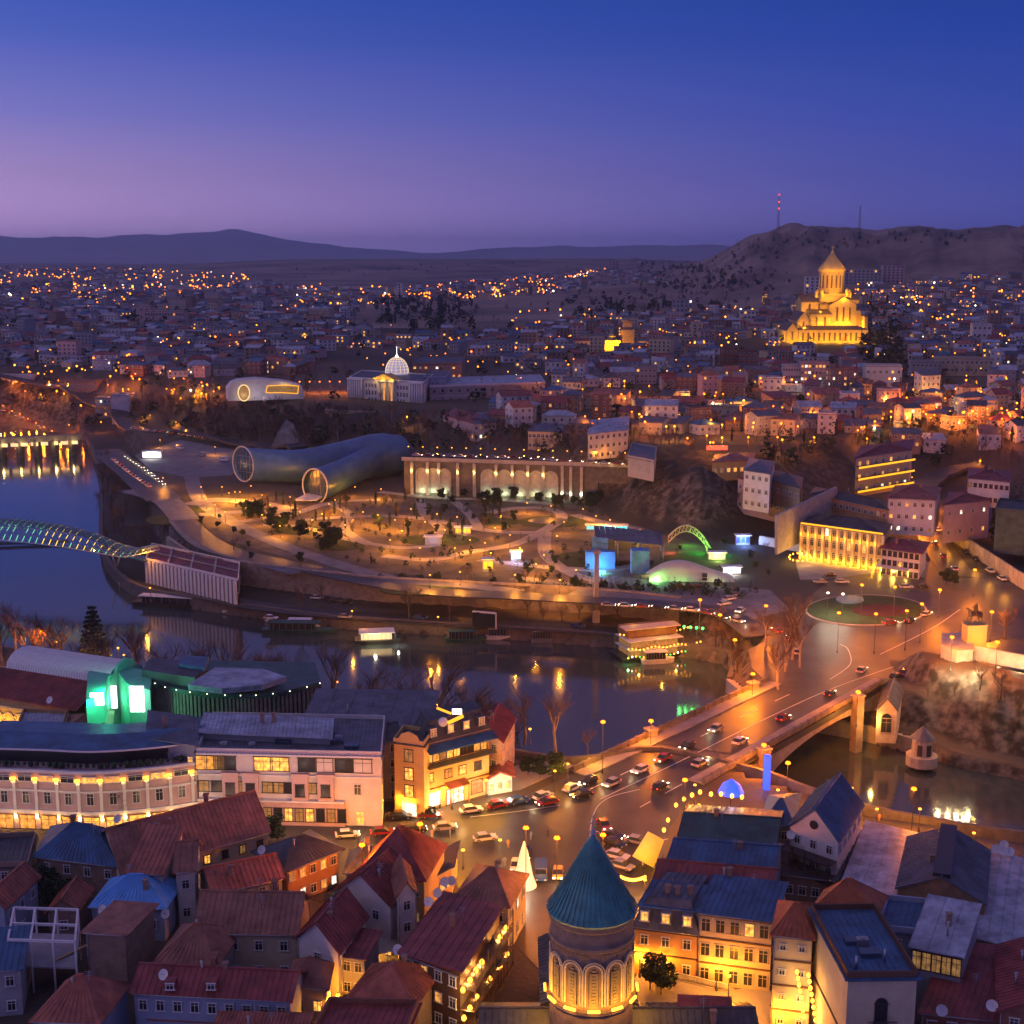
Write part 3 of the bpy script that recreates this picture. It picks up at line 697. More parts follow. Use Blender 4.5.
sheet('parking_place', [(955, 655), (1000, 640), (1100, 655), (1100, 680), (990, 668)], 'asphalt', z=14, lift=.3)
# ================================================================== the old town below the camera
BL = building
# --- lower left
BL('house', 'wide house under a worn blue metal roof below the long cream facade', 'house', (36, 856), (118, 866), (52, 828), 18.5, roof='hip', rise=4, wall='brick_pale', rmat='roof_blue', chimney=1, lit=.0)
BL('house', 'long house with brown ribbed metal roof and amber windows', 'house', (122, 873), (268, 832), (100, 836), 19, rise=4.5, wall='plaster_cream', rmat='roof_brown', cols=8, rows=2, lit=.45, chimney=1, frame='trim_brown', sides='BC')
BL('house', 'tall white-walled house with an orange brown single-slope roof', 'house', (128, 872), (162, 874), (150, 842), 20.5, roof='shed', rise=3, wall='plaster_white', rmat='roof_red', cols=2, lit=0, sides='BC')
BL('house', 'narrow white house with a pointed parapet behind the bright blue roof', 'house', (176, 872), (194, 870), (182, 848), 21, rise=3, wall='plaster_white', rmat='roof_brown', cols=1, rows=2, lit=0, sides='BC')
BL('house', 'low house with a bright sky-blue hipped roof', 'house', (92, 906), (164, 908), (112, 880), 17.5, roof='hip', rise=3.2, wall='plaster_blue', rmat='roof_bright_blue', cols=3, rows=1, lit=0)
BL('house', 'grey block with a flat overhanging brown roof and a panelled front wall', 'house', (86, 931), (125, 934), (116, 906), 21, roof='shed', rise=.6, over=.6, wall='brick_pale', rmat='roof_brown', cols=0, lit=0, ribs=0)
BL('house', 'red-roofed house at the left edge with a pale lilac side wall', 'house', (-22, 908), (4, 908), (12, 878), 19, axis='AD', rise=2.5, wall='plaster_blue', rmat='roof_red', cols=1, lit=0, sides='BC')
BL('house', 'brown house with a dark flat roof at the left edge beneath the lit arcade', 'house', (-20, 868), (28, 866), (-10, 838), 18, roof='flat', wall='brick_pale', rmat='roof_dark', cols=3, lit=0)
BL('house', 'small blue-roofed house at the lower left edge', 'house', (-24, 972), (20, 968), (-14, 938), 19, roof='shed', rise=1.2, wall='plaster_grey', rmat='roof_blue', cols=2, lit=0)
BL('house', 'red-brown gabled cottage behind the open steel frame', 'house', (48, 912), (78, 910), (62, 892), 16.5, axis='AD', rise=2.2, wall='brick_pale', rmat='roof_red', cols=1, lit=0)
BL('house', 'orange-red hipped house in the bottom left corner with a pale blue side wall', 'house', (34, 1020), (98, 1022), (66, 984), 18, roof='hip', rise=4, wall='plaster_blue', rmat='roof_red', cols=3, lit=0)
BL('house', 'long house with a wide plum-brown roof and pale lower wall at the lower left', 'house', (196, 932), (296, 934), (214, 896), 19.5, rise=3.6, wall='plaster_cream', rmat='roof_brown', cols=4, rows=2, lit=0, chimney=1)
BL('house', 'house with a maroon cross-gable facing the camera beside the plum-brown roof', 'house', (297, 938), (338, 952), (326, 905), 19.5, axis='AD', rise=3.6, wall='plaster_white', rmat='roof_maroon', cols=1, rows=2, lit=0, sides='BC')
BL('house', 'house with a dark brown hipped roof over an arched white porch', 'house', (156, 963), (214, 968), (184, 926), 18.5, roof='hip', rise=3.5, wall='plaster_grey', rmat='roof_brown', cols=3, lit=0, style='arch')
f8, _c = BL('house', 'long low house with roof hatches and an orange tiled awning near the bottom', 'house', (134, 992), (290, 1000), (152, 966), 19, rise=2.2, wall='plaster_blue', rmat='roof_maroon', cols=9, rows=2, lit=.0, chimney=2)
aw = MB(); a_, b_ = P(150, 1008, 15.8), P(250, 1013, 15.8); aw.slab([a_ + Vector((0, -1.7, -.7)), b_ + Vector((0, -1.7, -.7)), b_ + Vector((0, .4, .2)), a_ + Vector((0, .4, .2))], .12)
for k in range(30): q = a_.lerp(b_, k / 29); aw.bar(q + Vector((0, -1.7, -.62)), q + Vector((0, .4, .28)), .12, .1)
aw.build('awning', 'roof_orange', f8)
for px_, py_ in ((171, 984), (212, 984)):
    q = P(px_, py_, 20.4); m = MB(); m.box(q, (1.5, 1.2, 1.4)); hh = m.build('roof_hatch', 'roof_maroon', f8); window(f8, (q.x, q.y - .64, q.z), 0, 1, .9, 'glass_dark', 'cross')
BL('pavilion', 'small pavilion with a brown hipped roof and a lit doorway', 'pavilion', (290, 985), (326, 988), (296, 962), 17.5, roof='hip', rise=2.6, wall='plaster_cream', rmat='roof_brown', cols=2, rows=1, lit=.9, sides='BC')
BL('house', 'narrow wing with a maroon roof over a balcony beside the white-gabled houses', 'house', (341, 955), (364, 958), (356, 934), 18, roof='shed', rise=.8, wall='plaster_grey', rmat='roof_maroon', cols=2, rows=2, lit=.3)
BL('house', 'orange-brown gabled house below the maroon restaurant roof', 'house', (345, 1003), (414, 1006), (374, 966), 18.5, roof='hip', axis='AD', rise=3.2, wall='brick_pale', rmat='roof_red', cols=3, lit=0)
BL('house', 'maroon flat-roofed house with a raised rim at the bottom edge', 'house', (312, 1036), (404, 1038), (330, 1003), 19, roof='flat', wall='brick', rmat='roof_maroon', cols=3, lit=0)
BL('house', 'striped red-roofed shed at the bottom edge', 'house', (210, 1042), (300, 1044), (222, 1020), 17, roof='shed', rise=1, wall='brick', rmat='roof_red', cols=3, lit=0, ribs=.5)
BL('house', 'dark-roofed tavern with a lamplit terrace under its right eave', 'house', (286, 869), (338, 849), (258, 852), 18.5, roof='hip', rise=2.6, over=.9, wall='plaster_ochre', rmat='roof_dark', cols=5, rows=2, lit=.6)
BL('house', 'orange-brown roofed house beside the dark-roofed tavern', 'house', (214, 893), (282, 878), (200, 874), 18, rise=2.6, wall='plaster_cream', rmat='roof_red', cols=5, lit=.1)
BL('house', 'low dark-roofed house behind the steep maroon pyramid roof', 'house', (346, 872), (384, 866), (352, 850), 17.5, roof='hip', rise=2, wall='plaster_grey', rmat='roof_dark', cols=3, lit=.2)
BL('house', 'tall house with a steep maroon pyramid roof near the road', 'house', (352, 884), (424, 880), (376, 850), 20, roof='hip', axis='AD', rise=6.5, wall='plaster_yellow', rmat='roof_maroon', cols=4, rows=2, lit=.3)
BL('house', 'white gabled house with one triple attic window before the maroon pyramid roof', 'house', (334, 892), (390, 906), (362, 868), 20, axis='AD', rise=4.2, wall='plaster_white', rmat='roof_maroon', cols=2, rows=2, lit=.0, sides='BC')
BL('house', 'slim white house with a carved bay beside the triple attic window gable', 'house', (398, 897), (415, 893), (392, 872), 22, axis='AD', rise=2.2, wall='plaster_white', rmat='roof_brown', cols=1, rows=3, lit=.2, sides='BC')
BL('veranda', 'open veranda with a dark flat roof and amber lamps', 'veranda', (424, 881), (452, 866), (430, 862), 17, roof='shed', rise=.8, over=.9, wall='plaster_yellow', rmat='roof_dark', cols=4, rows=1, lit=1)
g6, gc = BL('restaurant', 'restaurant under a broad maroon roof with lantern-hung balconies on its right side', 'restaurant', (403, 952), (460, 974), (446, 894), 21, roof='shedx', rise=.8, over=.7, wall='trim_brown', rmat='roof_maroon', cols=4, rows=3, lit=.4, ribs=1.4, sides='')
BL('house', 'house with a grey-red hipped roof behind the broad maroon roof', 'house', (458, 896), (508, 906), (478, 866), 20, roof='hip', rise=3, wall='plaster_cream', rmat='roof_brown', cols=3, rows=2, lit=.2, sides='BC')
# balconies of the restaurant, with their hanging lanterns
A_, B_, C_, D_ = gc
dr = (C_ - B_).normalized(); nn = Vector((dr.y, -dr.x))
for k in range(3):
    z_ = 12.8 + 3 * k; m = MB(); a = B_ + nn * 1.1; b = C_ + nn * 1.1
    m.bar((a.x, a.y, z_), (b.x, b.y, z_), 2.2, .2)
    a = B_ + nn * 2.1; b = C_ + nn * 2.1
    m.bar((a.x, a.y, z_ + 1.05), (b.x, b.y, z_ + 1.05), .1, .1)
    n_ = int((b - a).length / .5)
    for i in range(n_): q = a.lerp(b, i / n_); m.bar((q.x, q.y, z_), (q.x, q.y, z_ + 1.05), .06, .06)
    for i in range(7): q = a.lerp(b, i / 6); m.bar((q.x, q.y, z_), (q.x, q.y, z_ + 3), .16, .16)
    m.build('balcony', 'wood', g6)
LANT = MB(); LANT.sphere((0, 0, 0), .34, 8, 6, sz=1.3); _lmesh = LANT.mesh('lantern', 'lamp_warm')
def lantern(px, py, z, label, group, watts=160, parent=None, s=1.0):
    p = P(px, py, z); o = bpy.data.objects.new('lantern', _lmesh); COL.objects.link(o); o.location = p; o.scale = (s,) * 3
    tag(o, label, 'lantern', group)
    if watts: plight((p.x - .3, p.y - .6, p.z - .1), watts, (1, .55, .15), .1)
    return o
for i, (a, b) in enumerate([(506, 928), (500, 937), (482, 962), (476, 970), (470, 980), (463, 990), (507, 954), (500, 966), (490, 979), (477, 997), (470, 1008), (464, 1018)]):
    lantern(a, b, 19.2 if i < 6 else 16.0, 'amber lantern strung along the balconies beside the broad maroon roof', 'lanterns along the restaurant balconies', 260)
# hexagonal kiosk
c = P(493, 962, 16); k_ = thing('kiosk', (c.x, c.y, 11.5), 'small hexagonal kiosk with a pointed dark roof beside the lantern-hung balconies', 'kiosk')
m = MB(); m.lathe((c.x, c.y, 16.2), [(2.1, 0), (1.2, 1.3), (.15, 3.6), (.02, 4.2)], 6, smooth=False); m.build('roof', 'roof_dark', k_)
m = MB(); m.lathe((c.x, c.y, 11.5), [(1.7, 0), (1.7, 1.3), (1.6, 1.3)], 6, smooth=False)
for i in range(6): a = i * math.pi / 3; m.tube((c.x + 1.6 * math.cos(a), c.y + 1.6 * math.sin(a), 11.5), (c.x + 1.6 * math.cos(a), c.y + 1.6 * math.sin(a), 16.3), .09, n=5)
m.build('frame', 'wood', k_)
# terrace umbrella with the lamp below
def umbrella(px, py, z, r, mat, label, group=None, h=2.7):
    p = P(px, py, z + h); t_ = thing('parasol', (p.x, p.y, z), label, 'parasol', group)
    m = MB(); m.lathe((p.x, p.y, z + h - .9), [(r, 0), (r * .98, .12), (.05, .95)], 8, smooth=False); m.build('canopy', mat, t_)
    m = MB(); m.tube((p.x, p.y, z), (p.x, p.y, z + h), .05, n=5); m.build('pole', 'metal_dark', t_); return t_
umbrella(379, 938, 12, 3.4, 'trim_cream', 'wide cream parasol glowing over a lamplit courtyard')
plight(P(378, 948, 13.5), 900); plight(P(372, 952, 13), 500)
# open steel frame
c0, c1, c2 = P(8, 940, 20), P(75, 942, 20), P(14, 908, 20); c3 = c1 + c2 - c0
sf = thing('steel_frame', ((c0.x + c3.x) / 2, (c0.y + c3.y) / 2, 11.5), 'open pale steel frame of an unfinished roof terrace', 'steel frame')
m = MB()
for k in range(4): a = c0.lerp(c1, k / 3); m.tube((a.x, a.y, 11.6), a, .16, n=6)
for k in range(4): a = c2.lerp(c3, k / 3); m.tube((a.x, a.y, 11.6), a, .16, n=6)
m.build('post', 'trim_white', sf)
for k in range(4): m.bar(c0.lerp(c1, k / 3), c2.lerp(c3, k / 3), .3, .35)
for k in (0, .5, 1): m.bar(c0.lerp(c2, k) + Vector((0, 0, .02)), c1.lerp(c3, k) + Vector((0, 0, .02)), .3, .35)
m.build('beam', 'trim_white', sf)
m.prism([(p.x, p.y) for p in (c0, c1, c3, c2)], 15.8, 16.05); m.build('deck', 'concrete', sf)
m = MB()
for k in range(5): q = P(52 + k * 6, 962 - k * 3, 16.2); m.bar(q, q + Vector((2.5, 3.0, .15)), .25, .15)
tag(m.build('timber_pile', 'plaster_yellow', loc=tuple(P(60, 955, 16.2))), 'yellow planks stacked under the open steel frame', 'timber')

# --- lower right
def lit_wall(pts, w, col=(1, .42, .06)):
    for x, y, z in pts: plight(P(x, y, z), w, col, .25)
h1, hc = BL('house', 'orange mansard house with three lit attic windows and dark slate roof', 'house', (634, 926), (698, 934), (668, 880), 19.5, roof='mansard', rise=4, over=.3, wall='plaster_ochre', rmat='roof_slate', cols=3, rows=2, lit=.15, trim='trim_dark')
for k in range(3):
    q = hc[0].lerp(hc[1], (k + .5) / 3); dn = (hc[1] - hc[0]).normalized(); nv = Vector((dn.y, -dn.x))
    m = MB(); m.box((q.x + nv.x * -.6, q.y + nv.y * -.6, 21.4), (1.7, 1.6, 2.2), math.atan2(dn.y, dn.x)); m.build('dormer', 'roof_slate', h1)
    window(h1, (q.x + nv.x * .25, q.y + nv.y * .25, 21.4), math.atan2(dn.y, dn.x), 1.1, 1.5, 'room_warm')
h2, hc2 = BL('house', 'cream two-storey townhouse with lit windows, string courses and brown doors', 'townhouse', (699, 912), (772, 921), (716, 880), 23, zg=11.5, roof='shed', rise=.8, over=.4, wall='plaster_cream', rmat='roof_blue', cols=5, rows=3, lit=.4, trim='trim_brown', frame='trim_cream', win=(1.3, 2.0))
BL('house', 'house with a red-brown ridge between two blue metal roofs', 'house', (654, 890), (768, 900), (668, 862), 22, rise=2.6, wall='plaster_grey', rmat='roof_maroon', cols=0, lit=0, ribs=.9)
BL('house', 'long dark blue standing-seam roofed house behind the red-brown ridge', 'house', (668, 866), (770, 874), (684, 838), 22, rise=2.2, wall='plaster_grey', rmat='roof_blue', cols=0, lit=0)
BL('house', 'dark green roofed cafe house whose far terrace carries globe lamps', 'cafe', (680, 838), (774, 844), (692, 806), 21.5, rise=1.6, wall='plaster_grey', rmat='roof_green', cols=0, lit=0)
BL('house', 'blue-roofed house with a roof veranda beside the globe-lamp terrace', 'house', (640, 905), (706, 912), (654, 888), 22.5, roof='shed', rise=1.2, over=.3, wall='plaster_grey', rmat='roof_blue', cols=0, lit=0)
i1, ic = BL('house', 'white gabled house with a round attic window and tiered balconies by the river', 'house', (790, 826), (838, 842), (816, 792), 23, axis='AD', rise=4.6, wall='plaster_white', rmat='roof_blue', cols=3, rows=3, lit=.05, sides='BC')
A_, B_, C_, D_ = ic; dr = (B_ - A_).normalized(); nn = Vector((dr.y, -dr.x))
for k in range(3):
    z_ = 13.2 + 3.2 * k; a = A_ + nn * 1.3; b = B_ + nn * 1.3; m = MB(); m.bar((a.x, a.y, z_), (b.x, b.y, z_), 2.6, .18)
    a = A_ + nn * 2.5; b = B_ + nn * 2.5; m.bar((a.x, a.y, z_ + 1), (b.x, b.y, z_ + 1), .08, .08)
    for i in range(24): q = a.lerp(b, i / 23); m.bar((q.x, q.y, z_), (q.x, q.y, z_ + 1), .05, .05)
    for i in range(5): q = a.lerp(b, i / 4); m.bar((q.x, q.y, z_ - 2), (q.x, q.y, z_ + 1.2), .16, .16)
    m.build('balcony', 'metal_dark', i1)
mid = (A_ + B_) / 2 + nn * .08; m = MB(); m.tube((mid.x, mid.y, 24.6), (mid.x + nn.x * .1, mid.y + nn.y * .1, 24.6), .75, n=16); m.build('round_window', 'glass_dark', i1)
BL('house', 'low blue-roofed wing joining the white gabled river house', 'house', (762, 826), (792, 824), (770, 796), 20, roof='hip', rise=2, wall='plaster_grey', rmat='roof_blue', cols=2, lit=0)
BL('house', 'weathered house with balconies below the white gabled river house', 'house', (770, 872), (836, 880), (784, 846), 17, roof='shed', rise=.8, wall='brick_pale', rmat='roof_dark', cols=5, rows=1, lit=.1)
BL('market_hall', 'vast pale grey metal-roofed hall beside the river', 'hall', (838, 898), (1080, 965), (868, 824), 18, roof='shed', rise=.4, over=.5, wall='plaster_grey', rmat='roof_grey', cols=8, rows=1, lit=0, ribs=1.6)
mo, mc = BL('roof_hall', 'dark grey ribbed barn roof with a plank gable, raised above the pale hall', 'hall', (897, 888), (985, 904), (908, 838), 20, zg=17.6, axis='AD', rise=3.2, over=.3, wall='wood', rmat='roof_slate', cols=0, lit=0, ribs=.9)
a = (mc[0] + mc[1]) / 2; b = (mc[2] + mc[3]) / 2; m = MB(); m.bar((a.x, a.y, 23.35), (b.x, b.y, 23.35), 2.6, .5); m.build('skylight', 'glass_dark', mo)
BL('house', 'tall cream house with an orange tiled roof beside the amber-lit lane', 'house', (774, 934), (812, 938), (781, 902), 26, roof='hip', rise=2.4, wall='plaster_cream', rmat='roof_orange', cols=2, rows=4, lit=.05, trim='trim_brown', win=(.8, .9))
BL('house', 'second orange-roofed house with a sharp hip behind the flat blue roof', 'house', (812, 912), (872, 918), (826, 892), 25.5, roof='hip', rise=3.8, wall='plaster_cream', rmat='roof_orange', cols=2, lit=0)
i4, c4 = BL('house', 'cream corner house with a flat blue metal roof and an arched balcony window', 'house', (848, 978), (917, 977), (812, 910), 28, roof='flat', wall='plaster_cream', rmat='roof_blue', cols=0, rows=2, lit=.0, trim='trim_brown', side_cols=4)
A_, B_, C_, D_ = c4; mid = A_.lerp(B_, .5); nn = Vector((0, -1)); an = math.atan2((B_ - A_).y, (B_ - A_).x)
window(i4, (mid.x, mid.y - .05, 23.2), an, 1.5, 2.6, 'glass_dark', 'arch', 'trim_dark'); window(i4, (mid.x, mid.y - .05, 17.5), an, 1.6, 2.4, 'room_warm', 'cross', 'trim_dark')
m = MB(); m.box((mid.x, mid.y - .6, 21.6), (3.6, 1.3, .18)); 
for i in range(15): m.bar((mid.x - 1.75 + .25 * i, mid.y - 1.2, 21.6), (mid.x - 1.75 + .25 * i, mid.y - 1.2, 22.7), .06, .06)
m.box((mid.x, mid.y - 1.2, 22.7), (3.6, .08, .08)); m.build('balcony', 'metal_dark', i4)
i5, c5 = BL('restaurant', 'rooftop restaurant with a tilted pale glazed roof and dim interior', 'restaurant', (912, 946), (962, 956), (930, 910), 23.5, roof='shed', rise=2.2, over=.4, wall='plaster_grey', rmat='roof_grey', cols=0, lit=0, ribs=2.2)
A_, B_, C_, D_ = c5; a, b = A_, B_
for k in range(5):
    q = a.lerp(b, (k + .5) / 5); an = math.atan2((b - a).y, (b - a).x); window(i5, (q.x, q.y - .08, 21.7), an, (b - a).length / 5.4, 2.6, 'room_dim', 'cross', 'metal_dark')
BL('house', 'blue-roofed block with pipes between the orange roofs and the glazed restaurant', 'house', (878, 930), (918, 934), (888, 900), 23, roof='flat', wall='plaster_blue', rmat='roof_blue', cols=1, lit=0)
BL('house', 'dark maroon metal-roofed house in the lower right', 'house', (922, 1012), (1004, 1020), (950, 950), 19, roof='shed', rise=1.2, wall='brick', rmat='roof_maroon', cols=4, lit=0)
BL('house', 'maroon gabled house cut by the right edge of the view', 'house', (1000, 1010), (1060, 1020), (998, 948), 21, axis='AD', rise=2, wall='brick', rmat='roof_maroon', cols=2, lit=0)
BL('house', 'dark red-walled house filling the lower right corner', 'house', (925, 1052), (1060, 1060), (935, 1022), 17, roof='shed', rise=1, wall='brick', rmat='roof_red', cols=6, rows=1, lit=.2)
sd_ = [(942, 1012, 20, 1), (992, 1007, 21, 1), (1003, 852, 19.4, 1), (996, 850, 19.4, .8), (1004, 846, 19.4, .8), (1010, 853, 19.4, .8), (772, 857, 22, .9), (791, 836, 21.5, .9),
       (445, 883, 21.5, 1.1), (452, 882, 21.5, 1.1), (438, 894, 21.5, 1.1), (429, 903, 21.5, 1.2), (398, 951, 20.5, 1.1), (166, 915, 20, 1.1), (103, 911, 19.5, .9), (118, 820, 22.5, .9), (164, 976, 20.5, 1.1), (162, 837, 22, .8), (262, 851, 19.5, 1), (50, 701, 27, 1)]
dish = None
where = ['on the dark maroon roof in the lower right', 'on the maroon roof at the right edge', 'on the pale hall roof, rightmost of its cluster', 'on the pale hall roof, leftmost of its cluster', 'on the pale hall roof, topmost of its cluster', 'on the pale hall roof, lowest of its cluster', 'on the blue roof left of the white gabled river house', 'against the white gabled river house',
         'above the broad maroon roof, right one of the close pair', 'above the broad maroon roof, left one of the close pair', 'by the far edge of the broad maroon roof, third of the row', 'by the left edge of the broad maroon roof, last of the row', 'on the orange-brown gable beneath the maroon roof', 'beside the flat overhanging brown roof', 'by the bright sky-blue roof', 'on the worn blue metal roof', 'on the long house with roof hatches', 'on the brown ribbed metal roof', 'on the orange-brown roof beside the tavern', 'on the low roofs under the yellow arcade']
for (a, b, z_, s), wh in zip(sd_, where):
    p = P(a, b, z_)
    if dish is None:
        dish = thing('satellite_dish', (p.x, p.y, z_ - .6), 'x', 'satellite dish'); m = MB(); base = Vector((p.x, p.y, z_ - .6))
        m.tube(base, base + Vector((0, 0, .7)), .05, n=5); m.build('mast', 'metal', dish)
        dv = Vector((-.35, -.8, .5)).normalized(); qq = dv.to_track_quat('Z', 'Y'); cc = base + Vector((0, 0, .8))
        vs = [cc + qq @ Vector((r_ * math.cos(t1), r_ * math.sin(t1), r_ * r_ * .35)) for r_ in (.05, .3, .55, .75) for t1 in [2 * math.pi * i / 16 for i in range(16)]]
        m.add(vs, [(j * 16 + i, j * 16 + (i + 1) % 16, (j + 1) * 16 + (i + 1) % 16, (j + 1) * 16 + i) for j in range(3) for i in range(16)], 0, True)
        m.build('reflector', 'trim_white', dish); m.tube(cc, cc + dv * .8, .03, n=4); m.build('feed_arm', 'metal', dish); o = dish
    else: o = dup(dish, (p.x, p.y, z_ - .6))
    o['label'] = 'pale satellite dish ' + wh; o['group'] = 'satellite dishes on the roofs'

# --- Saint's church in the foreground: drum, cone roof and body
c = P(592, 908, 34); CH = thing('church', (c.x, c.y, 11.5), 'stone church drum with a ribbed teal cone roof and lit arched windows', 'church')
sc_ = 42.0 / F * (Vector((c.x, c.y, 34 - H)).length)     # drum radius from its width in the photo
rad = sc_; zr = 34.0
print('drum radius', rad, c)
N = 12
m = MB(); m.lathe((c.x, c.y, zr - .1), [(rad * 1.0, 0), (rad * 1.04, .35), (rad * .94, .9), (rad * .5, 5.3), (rad * .12, 9.2), (.15, 10.2)], 48, smooth=False)
for i in range(48):
    a = 2 * math.pi * i / 48; pr = [(1.04, .4), (.94, .95), (.5, 5.35), (.12, 9.25)]
    for (r0, z0), (r1, z1) in zip(pr, pr[1:]):
        m.bar((c.x + rad * r0 * math.cos(a), c.y + rad * r0 * math.sin(a), zr + z0), (c.x + rad * r1 * math.cos(a), c.y + rad * r1 * math.sin(a), zr + z1), .1, .14)
nmat('roof_teal', (.05, .24, .23), .45, .3, .6); m.build('roof', 'roof_teal', CH)
m = MB(); m.lathe((c.x, c.y, zr + 10.0), [(.35, 0), (.4, .4), (.1, .8), (.05, 1.6)], 10); m.bar((c.x - .5, c.y, zr + 11.5), (c.x + .5, c.y, zr + 11.5), .12, .12); m.box((c.x, c.y, zr + 11.7), (.14, .14, 1.6)); m.build('cross', 'metal', CH)
m = MB(); zb = zr - 11.5
m.lathe((c.x, c.y, 0), [(rad * .96, 16), (rad * .96, zb - .4), (rad * 1.03, zb - .2), (rad * 1.03, zb + .2), (rad * .93, zb + .35), (rad * .93, zr - 3.6), (rad * .97, zr - 3.4), (rad * .97, zr - 3.0), (rad * .94, zr - 2.9), (rad * .94, zr - 1.0), (rad * .99, zr - .7), (rad * 1.0, zr - .1)], 48, smooth=False)
for i in range(60):
    a = 2 * math.pi * i / 60; m.box((c.x + rad * .965 * math.cos(a), c.y + rad * .965 * math.sin(a), zr - 3.75), (.16, .16, .3), a)
nmat('stone_church', (.21, .155, .12), .85, .25, .7, bump=.3); m.build('drum', 'stone_church', CH)
for i in range(N):
    a = -math.pi / 2 + 2 * math.pi * i / N; u = Vector((-math.sin(a), math.cos(a))); rr_ = rad * .93
    if math.sin(a) > .35: continue
    def pt(s, z, o=.1): return (c.x + math.cos(a) * (rr_ + o) + u.x * s, c.y + math.sin(a) * (rr_ + o) + u.y * s, z)
    ww = rad * .19; z0 = zb + .9; z1 = zb + 5.4
    m = MB()
    for off_, wd in ((0, .24), (.32, .14)):
        W2 = ww + off_
        m.bar(pt(-W2, z0), pt(-W2, z1), .2, wd); m.bar(pt(W2, z0), pt(W2, z1), .2, wd)
        for k in range(10):
            t0, t1 = math.pi * k / 10, math.pi * (k + 1) / 10
            m.bar(pt(W2 * math.cos(t0), z1 + W2 * math.sin(t0)), pt(W2 * math.cos(t1), z1 + W2 * math.sin(t1)), .2, wd)
    m.build('arch_moulding', 'stone_pale', CH)
    m = MB(); 
    for zz in np.arange(z0 + .3, z1 + .8, .45): m.box(pt(0, zz, .04), (.34, .5, .3), a)
    m.box(pt(0, (z0 + z1) / 2, -.12), (.5, ww * 1.1, z1 - z0), a); m.build('window', 'stone_dark', CH)
    m = MB(); m.box(pt(0, zb + .55, .75), (.3, ww * 1.5, .28), a); m.build('floodlight', 'lamp_warm', CH)
    plight(pt(0, zb + 1.2, 1.5), 800, (1, .4, .02), .15); plight(pt(0, zb + 3.6, 1.9), 320, (1, .4, .02), .15); 
# church body with crossing roofs
def ch_roof(A, B, D, ze, zg, label, axis, rise, mat='roof_slate'): pass
m = MB(); cx, cyy = c.x, c.y
body = MB()
for (x0, x1, y0, y1, ze_, ax) in ((-6.5, 6.5, -26, -2, 17, 'AD'), (-14, 21, -5, 7, 16.5, 'AB'), (-6, 6, 3, 20, 19, 'AD')):
    A_, B_, C_, D_ = Vector((cx + x0, cyy + y0)), Vector((cx + x1, cyy + y0)), Vector((cx + x1, cyy + y1)), Vector((cx + x0, cyy + y1))
    body.prism([(p.x, p.y) for p in (A_, B_, C_, D_)], 11.5, ze_); roof_mesh(m, A_, B_, C_, D_, ze_, 'gable', 3.0, .5, axis=ax, ribs=.9)
body.build('wall', 'stone', CH); m.build('nave_roof', 'roof_dark', CH)
BL('house', 'small annex with a maroon ribbed roof beside the church drum', 'annex', (679, 1040), (731, 1042), (680, 1000), 18, roof='shed', rise=.6, over=.3, wall='stone', rmat='roof_maroon', cols=0, lit=0, ribs=.6)
# balustrade terrace beyond the church
m = MB(); a, b = P(655, 968, 13.2), P(728, 985, 13.2); m.bar(a, b, .3, .2); m.bar(a - Vector((0, 0, 1)), b - Vector((0, 0, 1)), .4, .2)
for i in range(46): q = a.lerp(b, i / 45); m.tube(q - Vector((0, 0, 1)), q, .12, n=6)
tag(m.build('balustrade', 'stone_pale', loc=tuple(a)), 'pale stone balustrade along the lane beneath the orange mansard house', 'balustrade')

def clutter(t_, cs, z, n, seed):           # plant and hatches on a flat roof
    r = random.Random(seed); A, B, C, D = cs; an = math.atan2((B - A).y, (B - A).x)
    for k in range(n):
        c = A.lerp(B, r.uniform(.06, .94)).lerp(D.lerp(C, .5), r.uniform(.1, .55)); m = MB(); q = r.random()
        if q < .5: m.box((c.x, c.y, z + .5), (r.uniform(1, 2.2), 1.0, 1.0), an); m.tube((c.x, c.y, z + 1), (c.x, c.y, z + 1.15), .35, n=8); m.build('air_unit', 'metal', t_)
        elif q < .8: m.box((c.x, c.y, z + .3), (r.uniform(1.5, 3), 1.6, .6), an); m.build('skylight', 'glass_blue', t_)
        else: m.tube((c.x, c.y, z), (c.x, c.y, z + 1.7), .18, n=7); m.build('flue', 'metal', t_)
clutter(i4, c4, 28.1, 5, 1)
# ================================================================== big buildings on the near bank, left
def curved_block(name, label, cat, px, z0, z1, depth, wall, roofm, zt_=None): pass
# long cream facade, gently curved, with lit pilasters
LF = thing('arcade_building', P(90, 830, 12), 'long curved cream facade with pilasters washed by uplights and a roof terrace', 'building')
zt = 23.5
top = [(-30, 768), (40, 770), (90, 772), (150, 768), (196, 762)]
pts = [P(a, b, zt).xy for a, b in smooth_px(top, 4)]; back = [p + Vector((0, 16)) for p in pts]
m = MB(); m.prism([tuple(p) for p in pts] + [tuple(p) for p in back[::-1]], 11.5, zt); m.build('wall', 'plaster_pink', LF)
m = MB()
for z_, h_, o_ in ((zt - .1, .5, .45), (19.6, .35, .3), (15.6, .6, .5)):
    for a, b in zip(pts, pts[1:]): m.bar((a.x, a.y - o_ / 2, z_), (b.x, b.y - o_ / 2, z_), o_, h_)
m.build('cornice', 'trim_white', LF)
Ltot = [0]
for a, b in zip(pts, pts[1:]): Ltot.append(Ltot[-1] + (b - a).length)
def on_curve(s):
    for i in range(len(pts) - 1):
        if s <= Ltot[i + 1]: return pts[i].lerp(pts[i + 1], (s - Ltot[i]) / (Ltot[i + 1] - Ltot[i])), (pts[i + 1] - pts[i])
    return pts[-1], pts[-1] - pts[-2]
bay = 4.1; nb = int(Ltot[-1] / bay)
